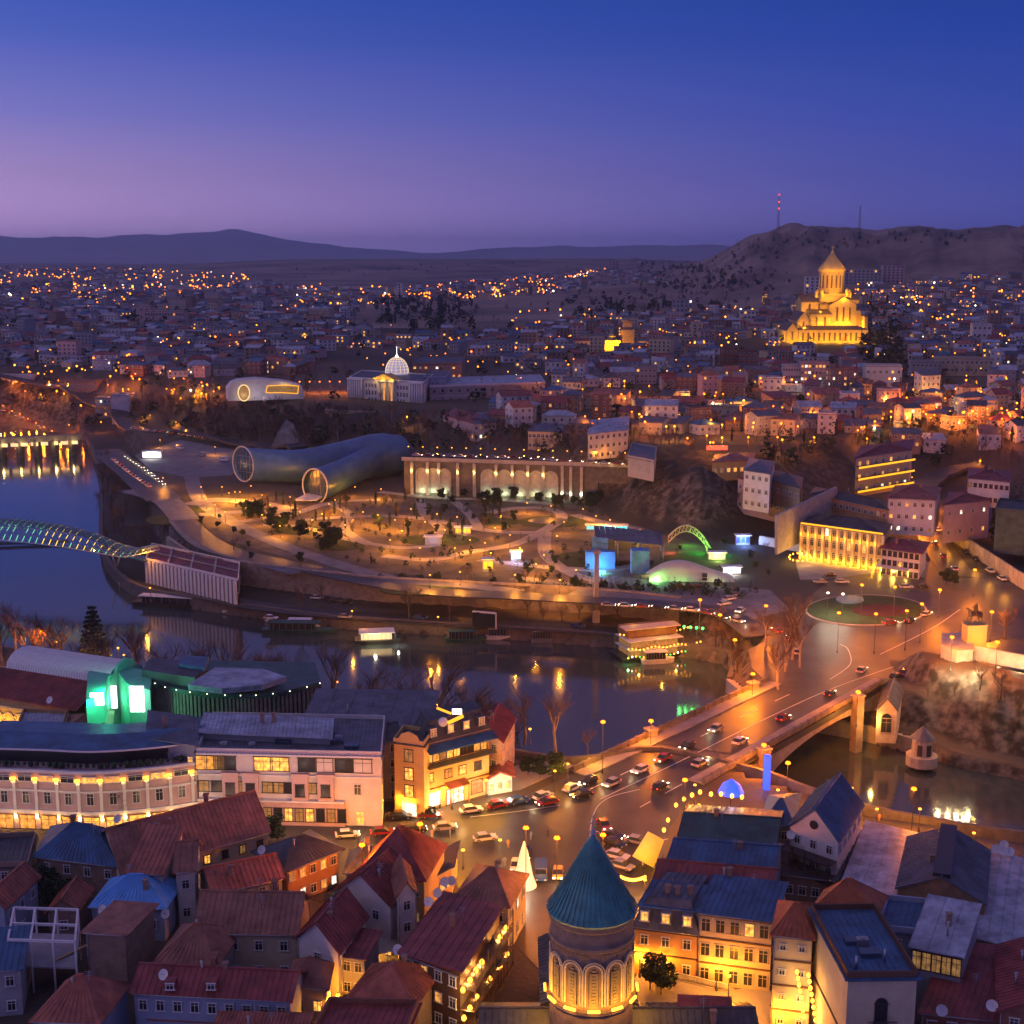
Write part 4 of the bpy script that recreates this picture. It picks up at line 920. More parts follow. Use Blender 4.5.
for i in range(nb + 1):
    q, d = on_curve(min(i * bay, Ltot[-1] - .1)); an = math.atan2(d.y, d.x)
    m = MB(); m.box((q.x, q.y - .15, 17.7), (.55, .4, 7.2), an); m.box((q.x, q.y - .2, 21.2), (.8, .5, .5), an); m.build('pilaster', 'trim_white', LF)
    if i < nb + 1: plight((q.x, q.y - .7, 14.4), 330, (1, .5, .12), .12); plight((q.x, q.y - .8, 21.6), 60, (1, .6, .1), .12)
    m = MB(); m.box((q.x, q.y - .65, 22.0), (.9, .5, .4), an); m.build('wall_lamp', 'lamp_warm', LF)
    if i < nb:
        q, d = on_curve((i + .5) * bay); an = math.atan2(d.y, d.x)
        window(LF, (q.x, q.y - .05, 18.2), an, 1.3, 2.3, 'glass_dark', 'cross'); window(LF, (q.x, q.y - .05, 21.9), an, 2.6, 1.2, glass_pick(.4), 'cross')
        window(LF, (q.x, q.y - .05, 13.4), an, 2.9, 2.7, _lr.choice(['room_warm', 'room_amber']), 'cross', 'trim_brown')
# terrace storey with blue roofs
m = MB(); sb = [p + Vector((0, 4)) for p in pts]; m.prism([tuple(p) for p in sb] + [tuple(p + Vector((0, 11))) for p in sb[::-1]], zt, zt + 3.2); m.build('terrace_storey', 'glass_dark', LF)
m = MB()
for a, b in zip(sb, sb[1:]):
    a, b = a - Vector((0, 1.5)), b - Vector((0, 1.5)); m.slab([(a.x, a.y, zt + 3.0), (b.x, b.y, zt + 3.0), (b.x, b.y + 6.5, zt + 4.0), (a.x, a.y + 6.5, zt + 4.0)], .2); m.slab([(a.x, a.y + 6.5, zt + 4.0), (b.x, b.y + 6.5, zt + 4.0), (b.x, b.y + 14, zt + 3.4), (a.x, a.y + 14, zt + 3.4)], .2)
m.build('terrace_roof', 'roof_blue', LF)
m = MB()
for a, b in zip(sb, sb[1:]): m.bar((a.x, a.y - 1.6, zt + 2.95), (b.x, b.y - 1.6, zt + 2.95), .2, .3)
m.build('fascia', 'trim_white', LF)
m = MB()                                   # planters on the terrace edge
for i in range(int(Ltot[-1] / 1.2)):
    q, d = on_curve(i * 1.2 + .3); m.sphere((q.x, q.y + 1.2, zt + .7), .35 + .35 * _lr.random(), 6, 4)
tag(m.build('planter_shrubs', 'foliage_dark', LF))
BL('annex', 'block with a dark slate roof between the curved facade and the white stepped building', 'annex', (148, 738), (196, 745), (150, 715), 27, roof='shed', rise=.8, wall='plaster_grey', rmat='roof_slate', cols=4, rows=1, lit=.5, zg=20)
# white-pink stepped building along the road
WP, wc = BL('white_building', 'long white and rose building of three storeys with glazed top floor along the road', 'building', (197, 752), (381, 756), (214, 716), 25.8, roof='flat', wall='plaster_white', rmat='roof_slate', cols=0, rows=4, lit=.0)
A_, B_, C_, D_ = wc; L_ = (B_ - A_).length; u = (B_ - A_).normalized(); nn = Vector((u.y, -u.x)); an = math.atan2(u.y, u.x)
def onf(s, z, o=0.0): q = A_ + u * (s * L_) + nn * o; return (q.x, q.y, z)
m = MB(); m.prism([onf(0, 0, .6)[:2], onf(.8, 0, .6)[:2], onf(.8, 0, -.1)[:2], onf(0, 0, -.1)[:2]], 11.5, 16.6); m.build('ground_storey', 'plaster_pink', WP)
for s, z_, o_, w_ in ((.8, 16.8, .5, .8), (1, 21.6, .15, .4), (1, 25.7, .3, .8)): m = MB(); m.bar(onf(0, z_, o_), onf(s, z_, o_), w_, .32); m.build('cornice', 'trim_white', WP)
for s in np.arange(.03, .8, .058): window(WP, onf(s, 14.2, .64), an, 1.5, 2.6, _lr.choice(['glass_dark', 'glass_dark', 'room_dim', 'room_warm']), 'cross', 'trim_dark')
for s in (.03, .1, .24, .38, .44, .5, .62): window(WP, onf(s, 19.2, .04), an, 1.9, 2.1, _lr.choice(['glass_dark', 'room_dim']), 'cross', 'trim_dark')
for s, g in ((.04, 'room_amber'), (.1, 'room_dim'), (.16, 'glass_dark'), (.36, 'room_warm'), (.45, 'room_warm'), (.60, 'glass_dark'), (.69, 'plaster_white'), (.8, 'glass_dark'), (.9, 'plaster_white')): window(WP, onf(s, 23.8, .04), an, 3.4, 2.7, g, 'cross', 'trim_dark')
for s in (.18, .29, .56, .70): m = MB(); m.box(onf(s, 19.2, .35), (3.0, .8, 5.2), an); m.box(onf(s, 22.0, .35), (3.4, 1.0, .4), an); m.build('bay', 'plaster_pink', WP); window(WP, onf(s, 19.0, .8), an, 1.6, 2.4, 'glass_dark', 'cross', 'trim_dark')
window(WP, onf(.87, 19.2, .04), an, 1.3, 2.0, 'glass_dark'); window(WP, onf(.88, 13.6, .04), an, 1.5, 2.6, 'room_warm')
m = MB(); q = onf(.33, 0, 1.0); m.slab([onf(.30, 16.0, 1.6), onf(.33, 17.2, 1.6), onf(.33, 17.2, .5), onf(.30, 16.0, .5)], .2); m.slab([onf(.33, 17.2, 1.6), onf(.36, 16.0, 1.6), onf(.36, 16.0, .5), onf(.33, 17.2, .5)], .2)
for s in (.303, .357): m.tube(onf(s, 11.9, 1.4), onf(s, 16, 1.4), .14, n=8)
m.build('porch', 'stone_pale', WP)
BL('annex', 'rooftop block with blue tarpaulin behind the white and rose building', 'annex', (200, 732), (330, 738), (206, 716), 27.2, zg=20, roof='shed', rise=.5, wall='plaster_grey', rmat='roof_grey', cols=6, rows=1, lit=.1)
for s in (.05, .15, .25, .35, .45, .55, .65, .75, .85, .95): plight(onf(s, 15.5, 7.5), 430 + 420 * (s > .7), (1, .55, .36) if s < .7 else (1, .36, .05), .3); plight(onf(s, 22, 6), 150, (1, .7, .6), .3)
for i in range(0, nb + 1, 2): q, d = on_curve(min(i * bay, Ltot[-1] - .1)); plight((q.x, q.y - 6, 16), 520, (1, .6, .32), .3)
# yellow corner hotel
hz0 = 12
YH, yc = BL('hotel', 'yellow corner hotel with a dark mansard roof, long balcony and lit shopfronts', 'hotel', (424, 744), (489, 728), (414, 730), 25.5, roof='mansard', rise=3.6, over=.3, wall='plaster_yellow', rmat='roof_dark', cols=0, rows=3, lit=.0, sides='', trim='trim_brown')
A_, B_, C_, D_ = yc; L_ = (B_ - A_).length; u = (B_ - A_).normalized(); nn = Vector((u.y, -u.x)); an = math.atan2(u.y, u.x)
for s in (.1, .3, .5, .7, .9): plight(onf(s, 16.5, 6), 1100, (1, .45, .06), .3); plight(onf(s, 23.2, 1.5), 90, (1, .5, .1), .2)
for s in (.12, .38, .62, .86):
    q = onf(s, 27.4, -.5); m = MB(); m.box(q, (1.6, 2.0, 2.0), an); m.build('dormer', 'roof_dark', YH); window(YH, onf(s, 27.5, .55), an, 1.2, 1.5, 'room_warm' if s in (.38, .62) else 'room_dim')
for i in range(9): window(YH, onf(.07 + i * .105, 22.6, .04), an, 1.5, 2.3, _lr.choice(['room_warm', 'room_dim', 'room_amber', 'glass_dark']), 'cross', 'trim_brown')
m = MB(); m.bar(onf(.0, 21.0, 1.0), onf(1.03, 21.0, 1.0), 2.0, .25); m.bar(onf(0, 22.0, 1.95), onf(1.03, 22.0, 1.95), .08, .08)
for i in range(50): m.bar(onf(i / 49 * 1.02, 21, 1.95), onf(i / 49 * 1.02, 22, 1.95), .05, .05)
m.build('balcony', 'metal_dark', YH)
m = MB(); m.slab([onf(-.01, 24.1, 2.3), onf(1.04, 24.1, 2.3), onf(1.04, 25.2, 0), onf(-.01, 25.2, 0)], .2); m.build('awning_roof', 'roof_blue', YH)
for s, g in ((.08, 'room_warm'), (.36, 'room_dim'), (.58, 'room_warm'), (.82, 'glass_dark')): window(YH, onf(s, 18.4, .04), an, 1.6, 1.8, g, 'cross', 'trim_brown')
window(YH, onf(.14, 14.0, .05), an, 2.8, 2.6, 'sign_white', 'plain', 'trim_white'); window(YH, onf(.8, 14.2, .05), an, 2.6, 2.8, 'room_dim', 'cross', 'trim_brown')
for s in (.38, .46, .54): window(YH, onf(s, 13.6, .05), an, 1.6, 3.0, 'room_white', 'cross', 'trim_brown')
m = MB(); m.slab([onf(.3, 16.0, 1.8), onf(.62, 16.0, 1.8), onf(.62, 16.7, 0), onf(.3, 16.7, 0)], .15)
for s in (.32, .6): m.tube(onf(s, 12, 1.7), onf(s, 16, 1.7), .1, n=6)
m.build('awning', 'roof_red', YH); plight(onf(.46, 14.5, 2.4), 900); plight(onf(.14, 14.3, 2.0), 300, (1, .8, .6))
# its left front, a tall gabled bay
YB, yb = BL('hotel_wing', 'tall yellow hotel wing with a shaped gable and three stacked lit windows', 'hotel wing', (394, 742), (423.5, 746), (404, 729), 26.5, roof='flat', wall='plaster_yellow', rmat='roof_dark', cols=0, rows=3, sides='', lit=0)
A_, B_, C_, D_ = yb; L_ = (B_ - A_).length; u = (B_ - A_).normalized(); nn = Vector((u.y, -u.x)); an = math.atan2(u.y, u.x)
for z_, g in ((24.2, 'room_dim'), (20.6, 'room_warm'), (17.2, 'room_warm')): window(YB, onf(.5, z_, .04), an, 1.7, 2.4, g, 'cross', 'trim_brown')
window(YB, onf(.5, 13.6, .05), an, 3.0, 2.6, 'room_white', 'cross', 'trim_white')
m = MB(); m.add([onf(.1, 27, .1), onf(.9, 27, .1), onf(.75, 28.3, .1), onf(.5, 28.9, .1), onf(.25, 28.3, .1), onf(.1, 27, -.3), onf(.9, 27, -.3), onf(.75, 28.3, -.3), onf(.5, 28.9, -.3), onf(.25, 28.3, -.3)], [(0, 1, 2, 3, 4), (9, 8, 7, 6, 5), (1, 6, 7, 2), (2, 7, 8, 3), (3, 8, 9, 4), (4, 9, 5, 0)]); m.build('gable', 'plaster_yellow', YB)
# rooftop signs of the hotel: crossed lit bars and a small white board
q = P(449, 718, 31); sg = thing('rooftop_sign', (q.x, q.y, 29.8), 'pair of slanting yellow light bars with a small white sign above the hotel roof', 'sign')
m = MB(); m.bar(P(448, 723, 31), P(463, 716, 32.6), .4, .6); m.bar(P(437, 708, 32), P(451, 713.5, 31.5), .3, .35); m.build('light_bar', 'glow_amber', sg)
m = MB(); qq = P(457, 711.5, 32.5); m.box(qq, (1.8, .2, 1.0)); m.build('sign_board', 'sign_white', sg)
m = MB(); m.tube(qq - Vector((0, 0, 3)), qq, .06, n=5); q2 = P(455, 720, 31); m.tube(q2 - Vector((0, 0, 1.7)), q2, .06, n=5); m.build('mast', 'metal_dark', sg)
for (px_, py_) in ((443, 722),):
    q = P(px_, py_, 30.6); m = MB(); m.sphere(q, .9, 12, 8); tag(m.build('roof_globe', 'trim_white', loc=tuple(q)), 'white globe on the hotel roof beside the slanting light bars', 'globe')
# glass-roofed restaurant behind
GR, gr = BL('glass_restaurant', 'dark restaurant with a long sloping roof of grey panels and dark beams', 'restaurant', (300, 728), (428, 730), (318, 700), 24.5, roof='shed', rise=2.4, over=.3, wall='glass_dark', rmat='roof_slate', cols=9, rows=2, lit=.05, ribs=4.2, frame='metal_dark')
BL('house', 'red-roofed house behind the right end of the yellow hotel', 'house', (470, 735), (502, 742), (484, 712), 21.5, axis='AD', rise=2.5, wall='plaster_pink', rmat='roof_maroon', cols=2, rows=3, lit=.1, sides='BC')
BL('house', 'low house with dark pitched roofs between the glass restaurant and the hotel', 'house', (372, 742), (400, 740), (380, 722), 24, roof='hip', rise=1.5, wall='plaster_grey', rmat='roof_dark', cols=2, lit=0)
# little white-lit shop
SH, shc = BL('shop', 'small shop glowing white under a red gabled awning', 'shop', (488, 780), (512, 776), (486, 768), 15.2, axis='AD', rise=1.4, over=.8, wall='glow_soft', rmat='roof_red', cols=3, rows=1, lit=1, zg=11.9)
plight(P(500, 792, 14), 1500, (1, .9, .75)); 
# concert hall with curved colonnade
c = P(214, 640, 12); RH = thing('rotunda', (P(240, 712, 12)), 'curved riverside hall with a colonnade of slim fins and a dark rim roof', 'building')
rim = [(148, 680), (165, 687), (190, 692), (225, 695), (256, 695), (290, 691), (320, 683)]
pts2 = [P(a, b, 25).xy for a, b in smooth_px(rim, 4)]; bk = [P(a, b, 25).xy for a, b in ((315, 664), (250, 662), (160, 662))]
ins = [p + Vector((0, 2.0)) for p in pts2]
m = MB(); m.prism([tuple(p) for p in pts2] + [tuple(p) for p in bk], 24.3, 25.3); m.build('roof', 'roof_green', RH)
m.prism([tuple(p) for p in ins] + [tuple(p) for p in bk], 11.5, 24.3); m.build('wall', 'glass_blue', RH)
m = MB()
for i, p in enumerate(pts2):
    q = p + Vector((0, 1.0)); m.box((q.x, q.y, 18), (.5, 1.0, 12.6))
    if i < len(pts2) - 1:
        q = (p + pts2[i + 1]) / 2 + Vector((0, 1.0)); m.box((q.x, q.y, 18), (.5, 1.0, 12.6))
m.build('colonnade', 'stone', RH)
for p in pts2[::2]: m = MB(); m.sphere((p.x, p.y - .1, 25.0), .1, 6, 4); m.build('rim_light', 'lamp_white', RH)
rt = [P(a, b, 27.5).xy for a, b in ((188, 684), (222, 688), (262, 684), (286, 676), (262, 668), (215, 667))]
m = MB(); m.prism([tuple(p) for p in rt], 26.2, 27.0); m.prism([tuple(p * .999) for p in rt], 27.003, 27.5); m.build('upper_roof', 'roof_grey', RH)
m = MB(); rt2 = [P(a, b, 28).xy for a, b in ((142, 668), (195, 676), (208, 660), (150, 656))]; m.prism([tuple(p) for p in rt2], 25.3, 27.6); m.build('roof_terrace', 'roof_dark', RH)
m.prism([tuple(P(a, b, 28.4).xy) for a, b in ((178, 664), (205, 668), (209, 657), (184, 655))], 27.6, 28.4); m.build('terrace_tarpaulin', 'roof_blue', RH)
m = MB(); m.bar(P(188, 720, 14), P(222, 723, 14), .5, .5); tag(m.build('green_strip_light', 'lamp_green', loc=tuple(P(205, 722, 14))), 'glowing green strip light before the curved riverside hall', 'strip light')
plight(P(205, 726, 15.5), 600, (.1, 1, .2))
# green lit block with bright white panels
GB = thing('green_lit_building', P(112, 722, 12), 'tall curved block washed in green light with blank bright screens', 'building')
m = MB(); gp = [P(a, b, 26).xy for a, b in ((86, 700), (104, 694), (108, 676), (118, 672), (128, 684), (150, 690), (152, 672), (105, 660), (88, 672))]
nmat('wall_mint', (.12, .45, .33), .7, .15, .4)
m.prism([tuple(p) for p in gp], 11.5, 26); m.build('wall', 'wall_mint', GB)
for (a, b, w_, h_, dd_) in ((97, 699, 2.8, 2.6, 269.3), (137, 699, 3.0, 5.6, 272), (114, 697, 1.2, 5.0, 283)):
    q = PD(a, b, dd_); m = MB(); m.box(q, (w_, .3, h_)); m.build('screen', 'sign_white', GB); plight((q.x, q.y - 2.2, q.z), 3400 if w_ > 2.9 else 1100, (.05, 1, .45), .3)
plight(P(112, 680, 27) + Vector((0, -4, 0)), 2600, (.05, 1, .5)); plight(P(104, 712, 19) + Vector((0, -3, 0)), 1200, (.25, 1, .1))
m = MB(); q = P(103, 706, 19); m.tube(q, q + Vector((0, -.3, 0)), 1.2, n=16); m.build('round_sign', 'lamp_green', GB)
# market hall: ribbed vault, maroon skirt roof and yellow arcade front
MH = thing('vaulted_hall', P(50, 720, 12), 'hall with a pale ribbed glass vault above a maroon roof and a yellow lit arcade', 'hall')
a0, b0 = P(6, 668, 24), P(108, 684, 24); d = (b0 - a0).normalized(); nn = Vector((-d.y, d.x, 0)); L_ = (b0 - a0).length
m = MB(); n_ = 40
for i in range(n_):
    p, q = a0 + d * L_ * i / n_, a0 + d * L_ * (i + .86) / n_; prv = None
    for k in range(9):
        t1 = math.pi * k / 8; off = nn * (5.5 - 5.5 * math.cos(t1)) + Vector((0, 0, 3.6 * math.sin(t1)))
        if prv is not None: m.slab([p + prv, q + prv, q + off, p + off], .1)
        prv = off
m.build('vault', 'trim_white', MH)
m = MB(); b1 = a0 + nn * 11; m.slab([a0 + Vector((0, 0, -.02)), b0 + Vector((0, 0, -.02)), b0 + nn * 11, b1], .1)
e = Vector((nn.x, nn.y, 0)) * -1; lo = Vector((0, 0, -3.4)); m.slab([a0 - d * 12 + e * 9 + lo, b0 - d * 1 + e * 9 + lo, b0, a0 - d * 12], .25)
for i in range(44): p = (a0 - d * 12).lerp(b0 - d * 1, i / 43); m.bar(p + e * 9 + lo + Vector((0, 0, .1)), p + Vector((0, 0, .1)), .08, .12)
m.build('roof', 'roof_maroon', MH)
f0, f1 = a0 - d * 12 + e * 8.2, b0 - d * 4 + e * 8.2; m = MB(); m.prism([(f0.x, f0.y), (f1.x, f1.y), (f1.x + nn.x * 18, f1.y + nn.y * 18), (f0.x + nn.x * 18, f0.y + nn.y * 18)], 11.5, 20.4)
m.build('wall', 'plaster_yellow', MH)
m = MB()
for k in range(12):
    q = f0.lerp(f1, (k + .5) / 12) + e * .1
    for j in range(8):
        t0, t1 = math.pi * j / 8, math.pi * (j + 1) / 8; m.bar((q.x + d.x * 1.7 * math.cos(t0), q.y + d.y * 1.7 * math.cos(t0), 15.4 + 1.7 * math.sin(t0)), (q.x + d.x * 1.7 * math.cos(t1), q.y + d.y * 1.7 * math.cos(t1), 15.4 + 1.7 * math.sin(t1)), .3, .3)
    for s in (-1.7, 1.7): m.bar((q.x + d.x * s, q.y + d.y * s, 11.6), (q.x + d.x * s, q.y + d.y * s, 15.4), .35, .35)
m.bar((f0.x + e.x * .3, f0.y + e.y * .3, 18.4), (f1.x + e.x * .3, f1.y + e.y * .3, 18.4), .5, .5); m.build('arcade', 'plaster_cream', MH)
for k in range(12): q = f0.lerp(f1, (k + .5) / 12) + e * 1.6; plight((q.x, q.y, 15.2), 420, (1, .5, .06), .2)
g = b0; m = MB(); prof = [(0, 0), (0, 2), (2, 3.2), (3, 4.6), (5.5, 5.6), (8, 4.6), (9, 3.2), (11, 2), (11, 0)]
vs = [tuple(b0 + nn * s + Vector((0, 0, z_ - 1))) for s, z_ in prof]; vs += [(x + d.x * .6, y + d.y * .6, z_) for x, y, z_ in vs]; k = len(prof)
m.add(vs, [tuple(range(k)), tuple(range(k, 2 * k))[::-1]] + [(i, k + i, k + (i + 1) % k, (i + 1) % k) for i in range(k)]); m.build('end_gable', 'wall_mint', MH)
BL('house', 'small cluster house with blue-grey roof below the yellow arcade', 'house', (18, 728), (62, 730), (24, 712), 20, roof='flat', wall='plaster_ochre', rmat='roof_grey', cols=3, rows=1, lit=0)
BL('house', 'low rust-roofed house between the yellow arcade and the curved facade', 'house', (62, 735), (110, 730), (66, 716), 19, roof='hip', rise=2, wall='brick_pale', rmat='roof_brown', cols=3, lit=0)
BL('house', 'long brown-roofed range below the green lit block', 'house', (112, 742), (300, 748), (118, 730), 14.5, rise=1.5, wall='brick_pale', rmat='roof_brown', cols=8, rows=1, lit=0)
clutter(WP, wc, 26, 16, 2)
# ================================================================== landmarks on the far side
# --- lattice footbridge: a bow shaped glass and steel canopy over a deck
fb_ = thing('footbridge', P(100, 560, 12), 'bow-shaped footbridge with a green and gold lit lattice canopy', 'footbridge')
path_px = [(-60, 520), (0, 517), (40, 518), (70, 523), (95, 532), (118, 541), (138, 542), (152, 531), (164, 517)]
deckz = 11.0
ends0, ends1 = P(-110, 543, 10), P(150, 560, 12); L_ = (ends1 - ends0).length
N = 44; left, right, crest = [], [], []
u = (ends1 - ends0).normalized(); v = Vector((-u.y, u.x, 0))
for i in range(N + 1):
    t = i / N; s = -0.02 + 1.06 * t
    c = ends0.lerp(ends1, s); bow = 4.0 * (1 - (2 * t - 1) ** 2)
    width = 3.0 + 7.5 * math.sin(math.pi * min(max(t, 0), 1)) ** .6 * (1.0) if 0 < t < 1 else 1.0
    width = 1.0 + 11.0 * max(math.sin(math.pi * t), 0) ** .5
    zc_ = 12.5 + bow * 1.9 + 4.6 * abs(math.sin(math.pi * t)) ** .7 - 2.5 * math.exp(-((t - .87) / .07) ** 2)
    lowz = 10.6 + 5.4 * (1 - (2 * t - 1) ** 2) + (5.0 * max(0, t - .9) / .1)
    left.append(c + v * width * .62 + Vector((0, 0, lowz - c.z + 2.0))); right.append(c - v * width * .62 + Vector((0, 0, lowz - c.z + .6)))
    crest.append(c + v * width * .05 + Vector((0, 0, zc_ - c.z + (5.5 * max(0, t - .9) / .1))))
def arc3(a, c, b, s): return a * (1 - s) ** 2 + c * 2 * s * (1 - s) * 1.0 + b * s ** 2
m = MB(); K = 7; grid = []
for i in range(N + 1):
    cc = crest[i] * 1.5 - (left[i] + right[i]) * .25
    grid.append([arc3(left[i], cc, right[i], k / K) for k in range(K + 1)])
for i in range(N):
    for k in range(K):
        m.tube(grid[i][k], grid[i + 1][k + 1], .07, n=3, cap=False); m.tube(grid[i][k + 1], grid[i + 1][k], .07, n=3, cap=False)
    m.path(grid[i], .06, n=3)
m.build('lattice', 'metal', fb_)
m = MB()
for e in (0, K): m.path([g[e] for g in grid], .16, n=6)
m.build('edge_beam', 'trim_white', fb_)
nmat('canopy_glass', (.04, .14, .15), .15, .2, .5)
m = MB(); m.add([p for g in grid for p in g], [(i * (K + 1) + k, (i + 1) * (K + 1) + k, (i + 1) * (K + 1) + k + 1, i * (K + 1) + k + 1) for i in range(N) for k in range(K) if k in (2, 3, 4)]); m.build('canopy_glass', 'canopy_glass', fb_)
emat('led_green', (.16, .7, .36), 1.6); emat('led_gold', (1, .68, .06), 2.2)
mg, my = MB(), MB()
for i in range(N):
    for k in range(1, K + 1):
        if _lr.random() < .12: continue
        g = grid[i][k]; tgt = my if (.62 < i / N < .88 and _lr.random() < .8) else mg
        tgt.bar(g - Vector((0, 0, .08)), grid[i][k - 1].lerp(g, .3) - Vector((0, 0, .08)), .2, .16)
mg.build('led_strip', 'led_green', fb_); my.build('led_strip', 'led_gold', fb_)
m = MB(); d0, d1 = ends0.copy(), ends1.copy(); n_ = 30
for i in range(n_):
    t0, t1 = i / n_, (i + 1) / n_; a = d0.lerp(d1, t0) + Vector((0, 0, 3.6 * (1 - (2 * t0 - 1) ** 2))); b = d0.lerp(d1, t1) + Vector((0, 0, 3.6 * (1 - (2 * t1 - 1) ** 2))); m.bar(a, b, 5, .5)
m.build('deck', 'glass_blue', fb_)
for t in (.25, .45, .65, .8): q = d0.lerp(d1, t); plight((q.x, q.y, 14.5), 400, (.5, 1, .3) if t < .6 else (1, .8, .1), .2)
m = MB(); q = P(116, 556, 8)
for s in (-2.5, 2.5): m.tube((q.x, q.y, 3), (q.x + s, q.y, 12), .3, n=6)
m.build('support', 'trim_white', fb_)
m = MB(); m.bar(P(-60, 546, 1), P(68, 541, 1), 2.5, .8); tag(m.build('pontoon', 'stone_dark', loc=tuple(P(0, 543, 4))), 'dark low pontoon walkway on the river beneath the lit footbridge', 'pontoon')
# far road bridge, upper left
rb = thing('road_bridge', P(30, 445, 0), 'low road bridge with a row of bright openings at the far left', 'bridge')
a, b = P(-60, 443, 11), P(82, 437, 11); dv = (b - a).normalized(); nv = Vector((-dv.y, dv.x, 0))
m = MB(); m.prism([tuple(p.xy) for p in (a, b, b + nv * 16, a + nv * 16)], 9.6, 11.4); m.build('deck', 'asphalt', rb)
m = MB(); m.prism([tuple(p.xy) for p in (a - nv * .4, b - nv * .4, b, a)], 9.2, 12.6)
m.build('parapet', 'stone', rb)
for k in range(8): m = MB(); q = a.lerp(b, (k + .3) / 8); m.box((q.x, q.y + 3, 4.5), (2, 8, 10.2)); m.build('pier', 'stone_dark', rb)
m = MB()
for k in range(12): q = a.lerp(b, .12 + .86 * (k + .5) / 12); m.box((q.x, q.y - .6, 8.0), (4.2, .3, 2.0))
m.build('light_panel', 'glow_soft', rb)
for k in range(8): q = a.lerp(b, (k + .5) / 8); plight((q.x, q.y - 2.5, 8), 900, (1, .65, .2), .4)
# --- two-tube concert hall: trumpet shaped steel tubes
TB = thing('concert_hall', P(320, 500, 12), 'pair of trumpet-shaped blue metal tubes with white-rimmed glazed mouths', 'concert hall')
nmat('tube_metal', (.07, .16, .3), .42, .25, .15, metal=.3); nmat('tube_under', (.16, .14, .15), .5, .2, .3)
def tube_shape(sts, name, mat):           # stations: centre, radius x, radius z, facing
    m = MB(); n = 40; vs = []
    for k, (c, rx, rz_, ang) in enumerate(sts):
        for i in range(n): a = 2 * math.pi * i / n; vs.append((c[0] + rx * math.cos(a) * math.cos(ang), c[1] + rx * math.cos(a) * math.sin(ang), c[2] + rz_ * math.sin(a)))
    m.add(vs, [(k * n + i, (k + 1) * n + i, (k + 1) * n + (i + 1) % n, k * n + (i + 1) % n) for k in range(len(sts) - 1) for i in range(n)], 0, True)
    return m, vs, n
def interp_st(st, n=8):
    out = []
    for i in range(len(st) - 1):
        for k in range(n):
            t = k / n; a, b = st[i], st[i + 1]; p0 = st[max(i - 1, 0)]; p3 = st[min(i + 2, len(st) - 1)]
            def cr(p, q, r, s): return .5 * (2 * q + (r - p) * t + (2 * p - 5 * q + 4 * r - s) * t * t + (3 * q - p - 3 * r + s) * t ** 3)
            out.append((tuple(cr(p0[0][j], a[0][j], b[0][j], p3[0][j]) for j in range(3)), cr(p0[1], a[1], b[1], p3[1]), cr(p0[2], a[2], b[2], p3[2]), cr(p0[3], a[3], b[3], p3[3])))
    return out + [st[-1]]
def C3(px, py, z): p = P(px, py, z); return (p.x, p.y, p.z)
for st in ([(C3(243, 464, 20.5), 8.0, 8.4, R(-42)), (C3(262, 465, 20.5), 7.6, 7.8, R(-60)), (C3(300, 466, 20.5), 7.8, 7.8, R(-78)), (C3(340, 461, 21.5), 10, 9.2, R(-80)), (C3(375, 456, 22), 13, 10.8, R(-78)), (C3(398, 454, 22), 11, 9, R(-70)), (C3(409, 455, 21), 6, 6, R(-60))],
           [(C3(315, 486, 19), 6.6, 7.6, R(-28)), (C3(330, 480, 19), 6.3, 7.2, R(-35)), (C3(352, 470, 20), 6.2, 7.0, R(-40)), (C3(378, 457, 22), 6.6, 7.4, R(-42)), (C3(398, 449, 24.5), 6.4, 7.0, R(-42)), (C3(408, 449, 24), 2.0, 3, R(-42))]):
    m, vs, n = tube_shape(interp_st(st), 'shell', 'tube_metal'); m.build('shell', 'tube_metal', TB)
    ring = vs[:n]; m = MB()
    for i in range(n): m.tube(ring[i], ring[(i + 1) % n], .32, n=6)
    m.build('mouth_rim', 'trim_white', TB)
    c, nx = Vector(st[0][0]), (Vector(st[1][0]) - Vector(st[0][0])).normalized(); m = MB()
    inn = [Vector(p) + nx * 2.0 for p in ring]; m.add(inn, [tuple(range(n))]); m.build('glazing', 'glass_blue', TB)
    m = MB()
    for s in (-.6, -.3, 0, .3, .6):
        k = int(round((math.acos(s)) / (2 * math.pi) * n)); m.tube(inn[k] - nx * .1, inn[-k % n] - nx * .1, .1, n=4)
    for s in (-.5, 0, .5):
        k = int(round(math.asin(s) / (2 * math.pi) * n)); m.tube(inn[k % n] - nx * .12, inn[(n // 2 - k) % n] - nx * .12, .1, n=4)
    m.build('mullion', 'metal', TB)
m = MB(); q = P(311, 498, 13.5); m.slab([q + Vector((-7, -5, 0)), q + Vector((3, -5, 0)), q + Vector((8, 5, 2)), q + Vector((-1, 5, 2))], .4); m.build('entrance_ramp', 'trim_white', TB)
